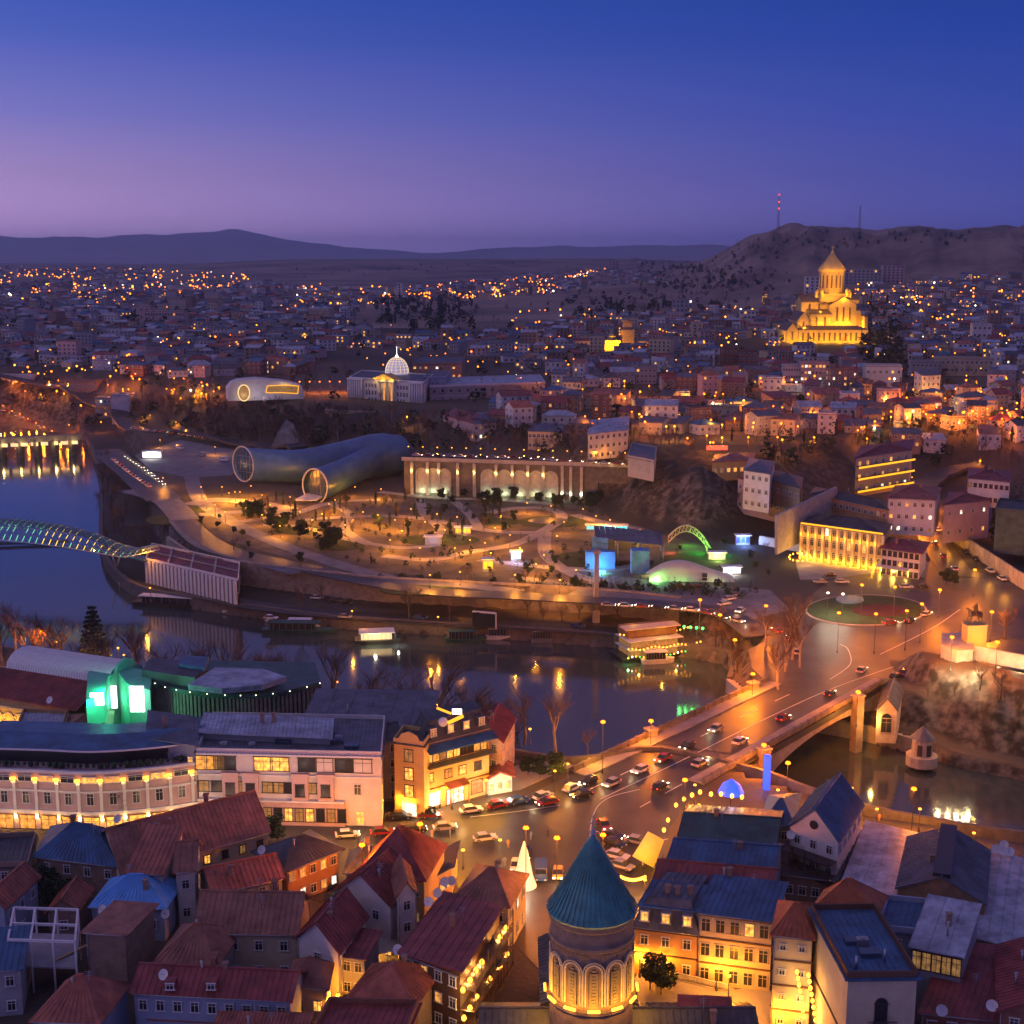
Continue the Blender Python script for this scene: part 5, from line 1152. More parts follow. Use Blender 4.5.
# --- retaining wall with lit arches
AW = thing('arched_wall', P(500, 488, 12), 'high retaining wall with floodlit blind arches and pilasters', 'wall')
a, b = P(404, 459, 28).xy, P(655, 469, 27).xy; dv = (b - a).normalized(); nv = Vector((dv.y, -dv.x)); Lw = (b - a).length; an = math.atan2(dv.y, dv.x)
def ow(s, z, o): q = a + dv * s + nv * o; return (q.x, q.y, z)
m = MB(); m.prism([ow(0, 0, 0)[:2], ow(Lw * .78, 0, 0)[:2], ow(Lw * .78, 0, -3)[:2], ow(0, 0, -3)[:2]], 11, 27.6); m.prism([ow(Lw * .78, 0, 0)[:2], ow(Lw, 0, 0)[:2], ow(Lw, 0, -3)[:2], ow(Lw * .78, 0, -3)[:2]], 20, 27.55)
m.build('wall', 'stone_dark', AW)
m = MB(); m.bar(ow(-1, 28.3, .2), ow(Lw, 28.3, .2), .5, 1.3); m.bar(ow(-1, 27.5, .35), ow(Lw, 27.5, .35), .8, .3); m.build('parapet', 'stone_pale', AW)
def s_of(px): return (P(px, 462, 24).x - a.x) / dv.x
for px_ in (425, 436, 447, 489, 505, 520, 535, 549):
    s = s_of(px_); W = 2.7 if px_ < 460 else 3.0; m = MB(); z0, z1 = 13, 21.5
    ring = [(W, z0), (W, z1)] + [(W * math.cos(t), z1 + W * math.sin(t)) for t in np.linspace(.2, math.pi - .2, 9)] + [(-W, z1), (-W, z0)]
    for (x0, y0), (x1, y1) in zip(ring, ring[1:]): m.bar(ow(s + x0, y0, .3), ow(s + x1, y1, .3), .7, .5)
    m.build('arch_moulding', 'stone_pale', AW)
    m = MB(); m.add([ow(s + x, y, .12) for x, y in ring], [tuple(range(len(ring)))[::-1]]); m.build('arch_niche', 'stone_pale', AW)  # niche paler than the wall: part of its floodlight is in the colour
    plight(ow(s, 13.6, 1.6), 520, (.8, 1, .6), .3)
for px_ in (415, 430.5, 441.5, 460, 476, 497, 512.5, 527.5, 542, 560, 568, 578):
    s = s_of(px_); m = MB(); m.box(ow(s, 19, .5), (1.3, 1.1, 16), an); m.build('pilaster', 'stone_pale', AW)
    plight(ow(s, 23 if px_ < 555 else 15, 1.5), 330, (1, .6, .15) if px_ < 550 else (1, .9, .6), .25)
# --- round-topped residence with a glass dome
PL, pc = BL('palace', 'pale columned palace with a lit yellow pediment and a glowing glass dome', 'palace', (349, 378), (424, 383), (362, 371), 45.5, zg=31, roof='flat', wall='plaster_white', rmat='roof_slate', cols=0, rows=3, lit=0, trim='trim_white')
A_, B_, C_, D_ = pc; L_ = (B_ - A_).length; u = (B_ - A_).normalized(); nn = Vector((u.y, -u.x)); an = math.atan2(u.y, u.x)
m = MB()
for s in list(np.linspace(.01, .19, 7)) + list(np.linspace(.42, .62, 5)) + list(np.linspace(.84, .99, 6)): m.tube(onf(s, 31, 1.4), onf(s, 44.8, 1.4), .55, n=8)
m.build('column', 'trim_white', PL)
m = MB(); m.bar(onf(0, 45.3, .9), onf(.2, 45.3, .9), 2.4, .9); m.bar(onf(.83, 45.3, .9), onf(1, 45.3, .9), 2.4, .9); m.bar(onf(.40, 45.3, .9), onf(.64, 45.3, .9), 2.6, .9); m.build('entablature', 'trim_white', PL)
m = MB(); v = [onf(.32, 45.8, 1.2), onf(.66, 45.8, 1.2), onf(.49, 49.6, 1.2)]; v2 = [onf(.32, 45.8, -6), onf(.66, 45.8, -6), onf(.49, 49.6, -6)]; m.add(v + v2, [(0, 1, 2), (5, 4, 3), (0, 2, 5, 3), (2, 1, 4, 5), (1, 0, 3, 4)]); m.build('pediment', 'plaster_yellow', PL)
for s in (.38, .49, .6): plight(onf(s, 46.6, 3.0), 700, (1, .6, .05), .3)
for rw in range(3):
    for s in (.24, .28, .32, .36, .66, .70, .74, .78): window(PL, onf(s, 33.6 + 4.1 * rw, .05), an, 1.4, 2.6, 'glass_dark' if _lr.random() < .7 else 'room_dim', 'cross')
for s, g in ((.47, 'room_amber'), (.58, 'room_amber'), (.52, 'room_dim')): window(PL, onf(s, 38, .05), an, 2.6, 12, g, 'cross')
for s in np.linspace(0.02, .98, 12): plight(onf(s, 33, 4.5), 420, (.85, .8, 1), .3)
c = P(397, 372, 47); rd = 7.3
m = MB(); m.lathe((c.x, c.y, 45.6), [(rd, 0), (rd, 1.2)], 24); prof = [(rd * math.cos(t), 1.2 + 9.6 * math.sin(t)) for t in np.linspace(0, 1.45, 8)]
m.lathe((c.x, c.y, 45.6), prof, 24); nmat('dome_glass', (.3, .3, .4), .2, .2, .3, emit=(.75, .65, 1), est=.35); M['dome_glass'].cycles.emission_sampling = 'NONE'; m.build('dome', 'dome_glass', PL)
m = MB()
for i in range(16):
    t = 2 * math.pi * i / 16; pp = [(c.x + (r_ + .08) * math.cos(t), c.y + (r_ + .08) * math.sin(t), 45.6 + z_) for r_, z_ in prof]; m.path(pp, .13, n=4)
for r_, z_ in prof[:-1]:
    for i in range(24): t0, t1 = 2 * math.pi * i / 24, 2 * math.pi * (i + 1) / 24; m.tube((c.x + (r_ + .1) * math.cos(t0), c.y + (r_ + .1) * math.sin(t0), 45.6 + z_), (c.x + (r_ + .1) * math.cos(t1), c.y + (r_ + .1) * math.sin(t1), 45.6 + z_), .1, n=4)
m.build('dome_rib', 'glow_soft', PL)
m = MB(); m.lathe((c.x, c.y, 56), [(.9, 0), (1.1, .7), (.4, 1.6), (.12, 2.4), (.1, 7)], 8); m.build('spire', 'sign_white', PL)
m = MB(); q = (c.x + 1.3, c.y, 62.3); m.box(q, (2.4, .1, 1.4)); m.build('flag', 'trim_white', PL)
BL('terrace_hall', 'low colonnaded terrace wing beneath the domed palace', 'building', (325, 411), (404, 414), (330, 406), 32, zg=24, roof='flat', wall='plaster_cream', rmat='roof_slate', cols=13, rows=1, lit=0, win=(2.6, 4.0), frame='trim_white')
BL('office_block', 'long flat-roofed grey office wing right of the domed palace', 'office', (430, 387), (545, 383), (432, 379), 42, zg=31, roof='flat', wall='plaster_grey', rmat='roof_grey', cols=14, rows=2, lit=.02, trim='trim_white', win=(2.0, 2.2))
BL('construction_building', 'half-built concrete block hung with rows of work lamps behind the domed palace', 'building', (412, 364), (462, 364), (418, 357), 49, zg=33, roof='flat', wall='brick_pale', rmat='roof_dark', cols=9, rows=3, lit=.75, win=(1.6, 1.4))
BL('house', 'small blue-walled block right behind the domed palace', 'house', (424, 378), (446, 378), (430, 372), 46, zg=32, roof='flat', wall='plaster_blue', rmat='roof_slate', cols=4, rows=2, lit=0)
# --- white futuristic house on the hill edge
WH = thing('white_hall', P(262, 402, 33), 'white sweeping hall with an oval glazed mouth and a lit window band', 'building')
a, b = P(228, 401, 34), P(304, 399, 34); d_ = 17; u = (b - a).normalized(); nn = Vector((u.y, -u.x, 0)); L_ = (b - a).length
m = MB(); prof = [(0, 0), (0.0, 7), (.06, 10.5), (.16, 12), (.4, 12.6), (.7, 11), (.86, 9.6), (.97, 8), (1.0, 5.5), (1, 0)]
v = [tuple(a + u * s * L_ + Vector((0, 0, z_))) for s, z_ in prof]; v2 = [(x - nn.x * d_, y - nn.y * d_, z_) for x, y, z_ in v]; k = len(v)
m.add(v + v2, [tuple(range(k))[::-1], tuple(range(k, 2 * k))] + [(i, (i + 1) % k, k + (i + 1) % k, k + i) for i in range(k)]); m.build('shell', 'plaster_white', WH)
def ws(s, z, o): return tuple(a + u * s * L_ + nn * o + Vector((0, 0, z)))
m = MB(); el = [(.21 + .075 * math.cos(t), 4.6 + 4.8 * math.sin(t)) for t in np.linspace(0, 2 * math.pi, 22)[:-1]]; m.add([ws(s, z_, .15) for s, z_ in el], [tuple(range(len(el)))]); m.build('oval_glazing', 'room_dim', WH)
m = MB()
for (s0, z0), (s1, z1) in zip(el, el[1:] + el[:1]): m.tube(ws(s0, z0, .3), ws(s1, z1, .3), .35, n=5)
m.build('oval_rim', 'glow_soft', WH)
m = MB(); bn_ = [(.5, 4.4), (.52, 8.4), (.78, 8.6), (.93, 7.8), (.92, 3.4), (.7, 4.2)]; m.add([ws(s, z_, .15) for s, z_ in bn_], [tuple(range(6))]); m.build('band_window', 'room_dim', WH)
m = MB()
for p_, q_ in zip(bn_, bn_[1:] + bn_[:1]): m.tube(ws(p_[0], p_[1], .25), ws(q_[0], q_[1], .25), .2, n=4)
m.build('band_rim', 'glow_amber', WH); plight(ws(.21, 3, 4), 900, (1, .8, .45)); plight(ws(.75, 9, 4), 500, (1, .7, .3)); plight(ws(.45, 2, 8), 1400, (.8, .75, 1))
# --- great cathedral
CT = thing('cathedral', P(822, 342, 40), 'huge gold-floodlit cathedral of stacked gables under a ribbed cone dome', 'cathedral')
cc = G(828, 341); s_ = cc.length / F * 1.0; cz = cc.z - 1; 
cc = Vector((P(832, 341, cc.z).x, cc.y + 10, cz)); s_ = (Vector((cc.x, cc.y, cz - H))).length / F   # metres per pixel here
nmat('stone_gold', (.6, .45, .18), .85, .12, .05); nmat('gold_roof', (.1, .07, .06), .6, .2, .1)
def cb(x0, x1, d0, d1, z0, z1, gable=None, rise=0, m=None, r=None):
    q = [Vector((cc.x + x * s_, cc.y + d * s_)) for x, d in ((x0, d0), (x1, d0), (x1, d1), (x0, d1))]
    m.prism([tuple(p) for p in q], cz + z0 * s_ - (1 if z0 == 0 else 0), cz + z1 * s_)
    if gable:
        ends = [(q[0], q[1]), (q[3], q[2])] if gable == 'AD' else [(q[0], q[3]), (q[1], q[2])]
        for p0, p1 in ends:
            mid = (p0 + p1) / 2; inn = ((q[0] + q[2]) / 2 - mid).normalized() * .6
            v = [(p0.x, p0.y, cz + z1 * s_), (p1.x, p1.y, cz + z1 * s_), (mid.x, mid.y, cz + (z1 + rise) * s_)]; v2 = [(x + inn.x, y + inn.y, z_) for x, y, z_ in v]; m.add(v + v2, [(0, 1, 2), (5, 4, 3), (0, 3, 4, 1), (1, 4, 5, 2), (2, 5, 3, 0)])
        roof_mesh(r, *q, cz + z1 * s_ + .1, 'gable', rise * s_, .3, th=.5, axis=gable, ribs=0)
    else: roof_mesh(r, *q, cz + z1 * s_ + .1, 'hip', rise * s_ + .5, .3, th=.5, ribs=0)
m, r = MB(), MB()
cb(-48, -37, -32, 10, 0, 12, 'AD', 7, m, r); cb(-37, 28, -34, -18, 0, 13, None, 2.5, m, r); cb(-37, -24, -24, 12, 0, 21, 'AD', 8, m, r); cb(28, 31, -20, 20, 0, 25, None, 1, m, r)
cb(-24, -3, -17, 20, 0, 27, 'AB', 5, m, r); cb(-29, -3, -3, 22, 0, 38, 'AB', 6, m, r); cb(-3, 21, -14, 22, 0, 36, 'AD', 7, m, r); cb(21, 28, -4, 20, 0, 30, None, 2, m, r); cb(-9, 27, 0, 22, 36, 40, 'AB', 5, m, r)
cb(-11.5, 11.5, -9, 13, 38, 46, None, 1.5, m, r)
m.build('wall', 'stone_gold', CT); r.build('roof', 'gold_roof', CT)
m = MB(); q = (cc.x, cc.y + 2 * s_, cz)
m.lathe(q, [(12.2 * s_, 44 * s_), (12.2 * s_, 46 * s_), (11.2 * s_, 46.5 * s_), (11.2 * s_, 66 * s_), (12.9 * s_, 67 * s_), (12.9 * s_, 68 * s_)], 32, smooth=False)
for i in range(16): t = 2 * math.pi * i / 16; m.tube((q[0] + 11.4 * s_ * math.cos(t), q[1] + 11.4 * s_ * math.sin(t), cz + 46 * s_), (q[0] + 11.4 * s_ * math.cos(t), q[1] + 11.4 * s_ * math.sin(t), cz + 66 * s_), .55 * s_, n=6)
m.build('drum', 'stone_gold', CT)
m = MB()
for i in range(16): t = 2 * math.pi * (i + .5) / 16; m.box((q[0] + 11.15 * s_ * math.cos(t), q[1] + 11.15 * s_ * math.sin(t), cz + 57 * s_), (.4, 1.3 * s_, 12 * s_), t)
m.build('drum_window', 'trim_brown', CT)
m = MB(); m.lathe(q, [(13.3 * s_, 68 * s_), (11.4 * s_, 70.5 * s_), (6 * s_, 77 * s_), (1.2 * s_, 83.5 * s_), (.1, 84 * s_)], 32, smooth=False)
for i in range(16):
    t = 2 * math.pi * i / 16
    for (r0, z0), (r1, z1) in zip(((13.3, 68.3), (11.4, 70.8), (6, 77.3)), ((11.4, 70.8), (6, 77.3), (1.2, 83.8))): m.bar((q[0] + r0 * s_ * math.cos(t), q[1] + r0 * s_ * math.sin(t), cz + z0 * s_), (q[0] + r1 * s_ * math.cos(t), q[1] + r1 * s_ * math.sin(t), cz + z1 * s_), .8, .7)
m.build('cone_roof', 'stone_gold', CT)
m = MB(); m.lathe(q, [(1.4 * s_, 83 * s_), (1.8 * s_, 85 * s_), (.4 * s_, 86.5 * s_), (.35 * s_, 91 * s_)], 8); m.box((q[0], q[1], cz + 89.3 * s_), (3 * s_, .8, .8)); m.build('cross', 'stone_gold', CT)
m = MB()
for x, d, z_ in ((-12, -12, 43), (12, -12, 43), (-15, -6, 42), (16, -6, 42)): m.lathe((cc.x + x * s_, cc.y + d * s_, cz + z_ * s_), [(1.6 * s_, 0), (1.6 * s_, 5 * s_), (2 * s_, 5.2 * s_), (.1, 8 * s_)], 8)
m.build('turret', 'stone_gold', CT)
for (x, d, z0, z1) in ((-9, -17.3, 16, 24), (-17, -17.3, 16, 24), (3, -14.3, 20, 33), (9, -14.3, 20, 33), (15, -14.3, 20, 33), (-12, -3.3, 30, 36), (-21, -3.3, 30, 36)) + tuple((x, -34.3, 2.5, 10) for x in range(-33, 28, 5)) + ((-42.5, -32.3, 3, 11), (-31, -24.3, 14, 20)):
    m = MB(); m.box((cc.x + x * s_, cc.y + d * s_, cz + (z0 + z1) / 2 * s_), (1.6 * s_, .3, (z1 - z0) * s_)); m.build('arched_window', 'trim_brown', CT)
GOLD = (1, .42, .008)
for x, d, z_, w_ in [(-44, -42, 2, 7), (-34, -42, 2, 6), (-24, -42, 2, 6), (-12, -42, 2, 6), (0, -42, 2, 6), (12, -42, 2, 6), (24, -42, 2, 6), (36, -34, 2, 6), (-31, -30, 15, 5), (-44, -10, 16, 4), (-16, -24, 16, 6), (-8, -24, 16, 6), (3, -22, 16, 7), (9, -22, 16, 7), (15, -22, 16, 7), (26, -14, 15, 6), (-24, -9, 29, 5), (-12, -10, 29, 5), (9, -12, 37, 3), (-9, -17, 42, 4), (0, -20, 44, 5), (9, -17, 42, 4), (20, -10, 42, 4), (-20, -10, 42, 3), (-12, -14, 66.5, 1.6), (0, -17, 66.5, 1.8), (12, -14, 66.5, 1.6), (-16, -18, 68, 4), (16, -18, 68, 4), (0, -24, 67, 4), (-54, -20, 4, 5)]:
    plight((cc.x + x * s_, cc.y + d * s_, cz + z_ * s_), w_ * 1500, GOLD, .6)
# bell tower church, left of it in the town
q = G(627, 349); t_ = thing('bell_tower_church', q, 'small church lit gold beside a brick bell tower in the middle of the town', 'church'); sp = q.length / F
m = MB(); m.box((q.x, q.y, q.z + 9 * sp), (13 * sp, 10, 20 * sp)); m.box((q.x, q.y, q.z + 23 * sp), (9 * sp, 7, 9 * sp)); m.lathe((q.x, q.y, q.z + 27 * sp), [(6.5 * sp, 0), (6.5 * sp, 1), (.1, 3 * sp)], 8, smooth=False)
m.build('tower', 'brick_pale', t_)
m = MB(); m.box((q.x - 17 * sp, q.y - 3, q.z + 4 * sp), (20 * sp, 12, 10 * sp)); m.lathe((q.x - 15 * sp, q.y - 3, q.z + 8 * sp), [(4 * sp, 0), (4 * sp, 5 * sp), (.1, 8 * sp)], 8, smooth=False); m.build('nave', 'stone_gold', t_)
for x in (-24, -16, -9): plight((q.x + x * sp, q.y - 14, q.z + 3), 16000, GOLD, .5)
# --- equestrian statue platform on the cliff
z0 = 18.5
SP = thing('statue_terrace', P(960, 672, 18), 'pale floodlit stone bastion and parapet on the cliff edge', 'bastion')
pp = [P(a, b, 21.5).xy for a, b in ((941, 645), (957, 651), (973, 650), (974, 640), (960, 632), (942, 634))]
m = MB(); m.prism([tuple(p) for p in pp], 14, 21.6); m.build('bastion', 'stone_pale', SP)
m = MB(); a, b, c_ = P(974, 653, 20), P(1024, 662, 19.5), P(1100, 672, 19.5); m.bar(a, b, .8, 3.6); m.bar(b, c_, .8, 3.6); m.build('parapet_wall', 'stone_pale', SP)
for (a, b) in ((944, 667), (954, 668), (963, 670), (970, 672), (975, 668), (996, 665), (1018, 668)): q = P(a, b, 18.6); plight((q.x, q.y - 1.8, q.z), 1300, (1, .85, .45), .2)
pd = P(975, 642, 21.6); m = MB(); m.box((pd.x, pd.y + 1, 22.6), (5.0, 3.4, 6.4), .1); m.box((pd.x, pd.y + 1, 25.95), (5.4, 3.8, .3), .1)
tag(m.build('plinth', 'stone_gold', loc=(pd.x, pd.y, 19.6)), 'tall amber-lit plinth carrying the horseman statue', 'plinth')
plight((pd.x + 1.0, pd.y - 4.0, 22.5), 1100, (1, .55, .1), .2)
# horse with rider: skinned skeletons
def skin_obj(name, verts, edges, radii, mat, parent=None, sub=1, root=0):
    me = bpy.data.meshes.new(name); me.from_pydata([tuple(v_) for v_ in verts], edges, []); o = bpy.data.objects.new(name, me); COL.objects.link(o)
    sk = o.modifiers.new('skin', 'SKIN'); sk.use_smooth_shade = True; sv = me.skin_vertices[0].data
    for i, r_ in enumerate(radii): sv[i].radius = (r_, r_) if isinstance(r_, (int, float)) else r_; sv[i].use_root = (i == root)
    ss = o.modifiers.new('sub', 'SUBSURF'); ss.levels = ss.render_levels = sub
    dg = bpy.context.evaluated_depsgraph_get(); nm = bpy.data.meshes.new_from_object(o.evaluated_get(dg)); o.modifiers.clear(); o.data = nm
    nm.materials.clear(); nm.materials.append(M[mat])
    if parent: o.parent = parent
    return o
nmat('bronze', (.11, .08, .05), .45, .2, 1, metal=.6)
hq = thing('horseman_statue', (pd.x, pd.y + 1, 26.1), 'bronze statue of a horseman with raised arm on the cliff bastion', 'statue')
S = 1.75
hv = [(0, 0, 1.5), (.75, 0, 1.55), (-.7, 0, 1.55), (1.1, 0, 1.95), (1.35, 0, 2.4), (1.75, 0, 2.3), (.85, .22, 1.1), (.9, .24, .6), (.85, .24, .05), (.85, -.22, 1.1), (1.15, -.24, .9), (1.05, -.24, .45), (-.8, .24, 1.1), (-.95, .26, .62), (-.85, .26, .05), (-.75, -.24, 1.1), (-.9, -.26, .62), (-.75, -.26, .05), (-1.05, 0, 1.6), (-1.3, 0, 1.1), (-1.35, 0, .7)]
he = [(0, 1), (0, 2), (1, 3), (3, 4), (4, 5), (1, 6), (6, 7), (7, 8), (1, 9), (9, 10), (10, 11), (2, 12), (12, 13), (13, 14), (2, 15), (15, 16), (16, 17), (2, 18), (18, 19), (19, 20)]
hr = [.38, .38, .37, .24, .17, .1, .16, .09, .09, .16, .09, .09, .18, .1, .09, .18, .1, .09, .1, .11, .05]
h_ = skin_obj('horse', [(x * S, y * S, z_ * S) for x, y, z_ in hv], he, [r_ * S for r_ in hr], 'bronze', hq)
rv = [(0, 0, 1.95), (0, 0, 2.35), (0, 0, 2.65), (0, 0, 2.8), (0, 0, 2.98), (.0, .28, 2.58), (.1, .45, 2.9), (.15, .5, 3.3), (0, -.28, 2.58), (.25, -.38, 2.3), (.5, -.25, 2.2), (.1, .35, 1.8), (.15, .45, 1.35), (.3, .45, 1.2), (.1, -.35, 1.8), (.15, -.45, 1.35), (.3, -.45, 1.2)]
re = [(0, 1), (1, 2), (2, 3), (3, 4), (2, 5), (5, 6), (6, 7), (2, 8), (8, 9), (9, 10), (0, 11), (11, 12), (12, 13), (0, 14), (14, 15), (15, 16)]
rr2 = [.22, .22, .2, .09, .14, .1, .07, .05, .1, .07, .05, .13, .08, .06, .13, .08, .06]
skin_obj('rider', [(x * S, y * S, z_ * S) for x, y, z_ in rv], re, [r_ * S for r_ in rr2], 'bronze', hq)
hq.rotation_euler[2] = R(200)
# chapel at the foot of the bridge and the little kiosk shrine
BL('chapel', 'small stone chapel with an amber-lit gabled front by the bridge end', 'chapel', (877, 710), (897, 711), (884, 690), 11.5, zg=3.5, axis='AD', rise=3, over=.3, wall='stone_pale', rmat='roof_slate', cols=1, rows=1, lit=0, style='arch', frame='stone', win=(2.4, 3.5), gutter=False)
plight(P(874, 716, 9) + Vector((-1, -4, 0)), 2200, (1, .5, .1))
q = P(922, 752, 4); sh_ = thing('shrine', (q.x, q.y, 2), 'tiny hexagonal stone shrine on the river wall under the cliff', 'shrine')
m = MB(); m.lathe((q.x, q.y, 1), [(3.6, 0), (3.6, 2.4), (2.4, 2.4), (2.3, 6.6), (2.6, 6.6)], 12, smooth=False); m.build('body', 'stone_pale', sh_)
m = MB(); m.lathe((q.x, q.y, 7.5), [(2.8, 0), (1.2, 1.6), (.05, 2.8)], 12, smooth=False); m.build('roof', 'roof_slate', sh_)
m = MB()
for t in (-2.1, -1.2): m.box((q.x + 2.35 * math.cos(t), q.y + 2.35 * math.sin(t), 5), (.3, 1.1, 2.6), t)
m.build('opening', 'trim_dark', sh_)
# --- golden hotel by the roundabout and its neighbours
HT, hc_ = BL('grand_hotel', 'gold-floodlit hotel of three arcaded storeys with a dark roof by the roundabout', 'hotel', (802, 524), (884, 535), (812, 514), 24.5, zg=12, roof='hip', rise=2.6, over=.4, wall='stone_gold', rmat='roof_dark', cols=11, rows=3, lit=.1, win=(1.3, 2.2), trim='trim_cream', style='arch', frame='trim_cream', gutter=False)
A_, B_, C_, D_ = hc_; L_ = (B_ - A_).length; u = (B_ - A_).normalized(); nn = Vector((u.y, -u.x)); an = math.atan2(u.y, u.x)
for k in range(12): m = MB(); m.box(onf(k / 11, 18.2, .3), (.8, .6, 12.4), an); m.build('pilaster', 'trim_cream', HT); plight(onf(k / 11, 13.2, 1.6), 620, (1, .42, .01), .2); plight(onf(k / 11, 21.0, 1.5), 260, (1, .42, .015), .2)
m = MB(); m.bar(onf(0, 25.0, .9), onf(1, 25.0, .9), .3, .5); m.build('eave_light', 'glow_amber', HT)
BL('annex_hotel', 'white galleried annex with stacked wooden balconies right of the golden hotel', 'hotel', (882, 548), (920, 553), (890, 538), 21, roof='hip', rise=2.0, over=1.2, wall='plaster_white', rmat='roof_maroon', cols=7, rows=3, lit=.05, win=(1.2, 1.8), frame='trim_dark', trim='trim_white')
AWN = thing('terrace_awning', P(893, 572, 12), 'white awning glowing amber over a cafe terrace before the galleried annex', 'awning')
m = MB(); m.slab([P(876, 566, 15), P(908, 571, 15), P(912, 562, 16), P(882, 558, 16)], .15); m.build('canopy', 'trim_white', AWN)
m = MB()
for a_, b_ in ((877, 573), (892, 576), (907, 579)): p_ = P(a_, b_, 12); m.tube(p_, (p_.x, p_.y, 15), .1, n=5)
m.build('post', 'metal', AWN); plight(P(893, 572, 13.5), 2200, (1, .5, .08)); plight(P(880, 570, 13.5), 900, (1, .5, .08)); plight(P(906, 574, 13.5), 900, (1, .5, .08))
BL('long_house', 'long salmon building with arched gallery glowing orange above the golden hotel', 'building', (810, 494), (888, 510), (816, 487), 29, zg=20, roof='hip', rise=1.6, wall='plaster_ochre', rmat='roof_dark', cols=13, rows=2, lit=.25, win=(1.4, 1.6))
for x in (825, 835, 845): plight(P(x, 500, 27) + Vector((0, -3, 0)), 1500, (1, .4, .08))
BL('house', 'pale three-storey house with a red pyramid roof at the bend of the hill road', 'house', (888, 498), (935, 500), (896, 486), 33, zg=20, roof='hip', rise=3, wall='plaster_white', rmat='roof_red', cols=6, rows=3, lit=.15)
BB, bbc = BL('balconied_inn', 'inn with three amber-lit balcony bands on the hillside above the golden hotel', 'inn', (856, 458), (910, 450), (862, 447), 43, zg=28, roof='hip', rise=2, over=1.4, wall='plaster_cream', rmat='roof_maroon', cols=7, rows=3, lit=.6, win=(1.6, 1.6))
A_, B_, C_, D_ = bbc; L_ = (B_ - A_).length; u = (B_ - A_).normalized(); nn = Vector((u.y, -u.x)); an = math.atan2(u.y, u.x)
for z_ in (30.5, 35.2, 39.6): m = MB(); m.bar(onf(-.02, z_, 1), onf(1.02, z_, 1), 2, .3); m.build('balcony', 'wood', BB); m = MB(); m.bar(onf(-.02, z_ - .1, 2.1), onf(1.02, z_ - .1, 2.1), .15, .7); m.build('balcony_light', 'glow_amber', BB)
BL('house', 'red-roofed white house with a long veranda above the hill road at the right', 'house', (968, 478), (1010, 482), (970, 468), 37, zg=27, roof='hip', rise=2, wall='plaster_white', rmat='roof_maroon', cols=8, rows=2, lit=.05, frame='trim_brown')
BL('house', 'coral-walled house with a flat maroon roof beside the hill road', 'house', (944, 505), (990, 500), (950, 492), 30, zg=16, roof='hip', rise=1.5, wall='plaster_pink', rmat='roof_maroon', cols=4, rows=2, lit=.3)
BL('green_screen', 'tall flat green-clad block at the right edge above the lit ramp wall', 'building', (996, 510), (1060, 516), (1000, 500), 31, zg=16, roof='flat', wall='roof_green', rmat='roof_dark', cols=0, lit=0)
m = MB(); rp = [(943, 528), (960, 539), (980, 553), (1000, 566), (1018, 578), (1050, 597)]; pts = [P(a, b, 14.5) for a, b in rp]
for a, b in zip(pts, pts[1:]):
    m.bar(a, b, .6, 5)
    for k in range(4): q = a.lerp(b, k / 4); m.box((q.x - .2, q.y - .5, 14.4), (.6, .6, 5.2))
tag(m.build('ramp_wall', 'stone_pale', loc=tuple(pts[0])), 'long buttressed wall glowing orange along the climbing road', 'wall')
for a, b in ((940, 533), (952, 542), (966, 551), (980, 561), (994, 571), (1010, 582)): q = P(a, b, 15); plight((q.x - 2, q.y - 2, 15.5), 1500, (1, .38, .04))
# curtain wall behind hotel
m = MB(); a, b = P(776, 535, 22), P(836, 505, 26); m.bar(a, b, 1, 14); tag(m.build('hillside_wall', 'concrete', loc=tuple(a)), 'pale stepped retaining wall behind the golden hotel', 'wall')
m = MB(); m.bar(P(760, 540, 14), P(803, 548, 14), 1.2, 3.2); tag(m.build('site_fence', 'trim_white', loc=tuple(P(780, 544, 12))), 'white hoarding running left from the golden hotel', 'fence')
# houses on the cliff edge
for (A, B, D, ze, zg, wl, rf, nc, nr, lt, lb) in (((712, 462), (752, 460), (716, 455), 35, 27, 'plaster_yellow', 'roof_red', 6, 1, .8, 'amber-lit restaurant on the cliff edge with a red roof'), ((744, 470), (770, 474), (750, 458), 37, 22, 'plaster_white', 'roof_slate', 4, 3, .0, 'tall white house with balconies hanging over the cliff'),
        ((738, 478), (775, 486), (745, 472), 30, 16, 'plaster_pink', 'roof_maroon', 6, 2, .05, 'rose galleried house stepping down the cliff'), ((628, 457), (654, 462), (632, 444), 36, 28, 'plaster_grey', 'roof_slate', 0, 1, 0, 'blank grey gable house standing on the top of the arched wall'),
        ((770, 480), (800, 488), (774, 470), 32, 18, 'brick_pale', 'roof_dark', 5, 2, .1, 'brown house with wooden galleries beside the cliff'), ((528, 431), (562, 432), (530, 423), 37, 28, 'plaster_cream', 'roof_slate', 8, 2, .1, 'cream two-storey townhouse at the plateau edge with amber lamps'),
        ((588, 434), (628, 430), (592, 420), 40, 28, 'plaster_white', 'roof_grey', 7, 3, .05, 'white corner mansion with a slate turret at the plateau edge'), ((443, 415), (475, 424), (455, 408), 36, 27, 'plaster_pink', 'roof_maroon', 7, 2, .1, 'rose and white terrace of houses below the office wing'), ((474, 424), (496, 422), (476, 413), 36, 27, 'plaster_white', 'roof_slate', 5, 2, .1, 'white terrace house next to the rose terrace')):
    BL('building', lb, 'building', A, B, D, ze, zg=zg, roof='flat' if (ze > 50 or nc == 0 or 'block' in lb) else 'hip', rise=2.0, wall=wl, rmat=rf, cols=nc, rows=nr, lit=lt, ribs=0, gutter=False, side_cols=0 if nc < 3 else None, win=(1.5, 1.7))
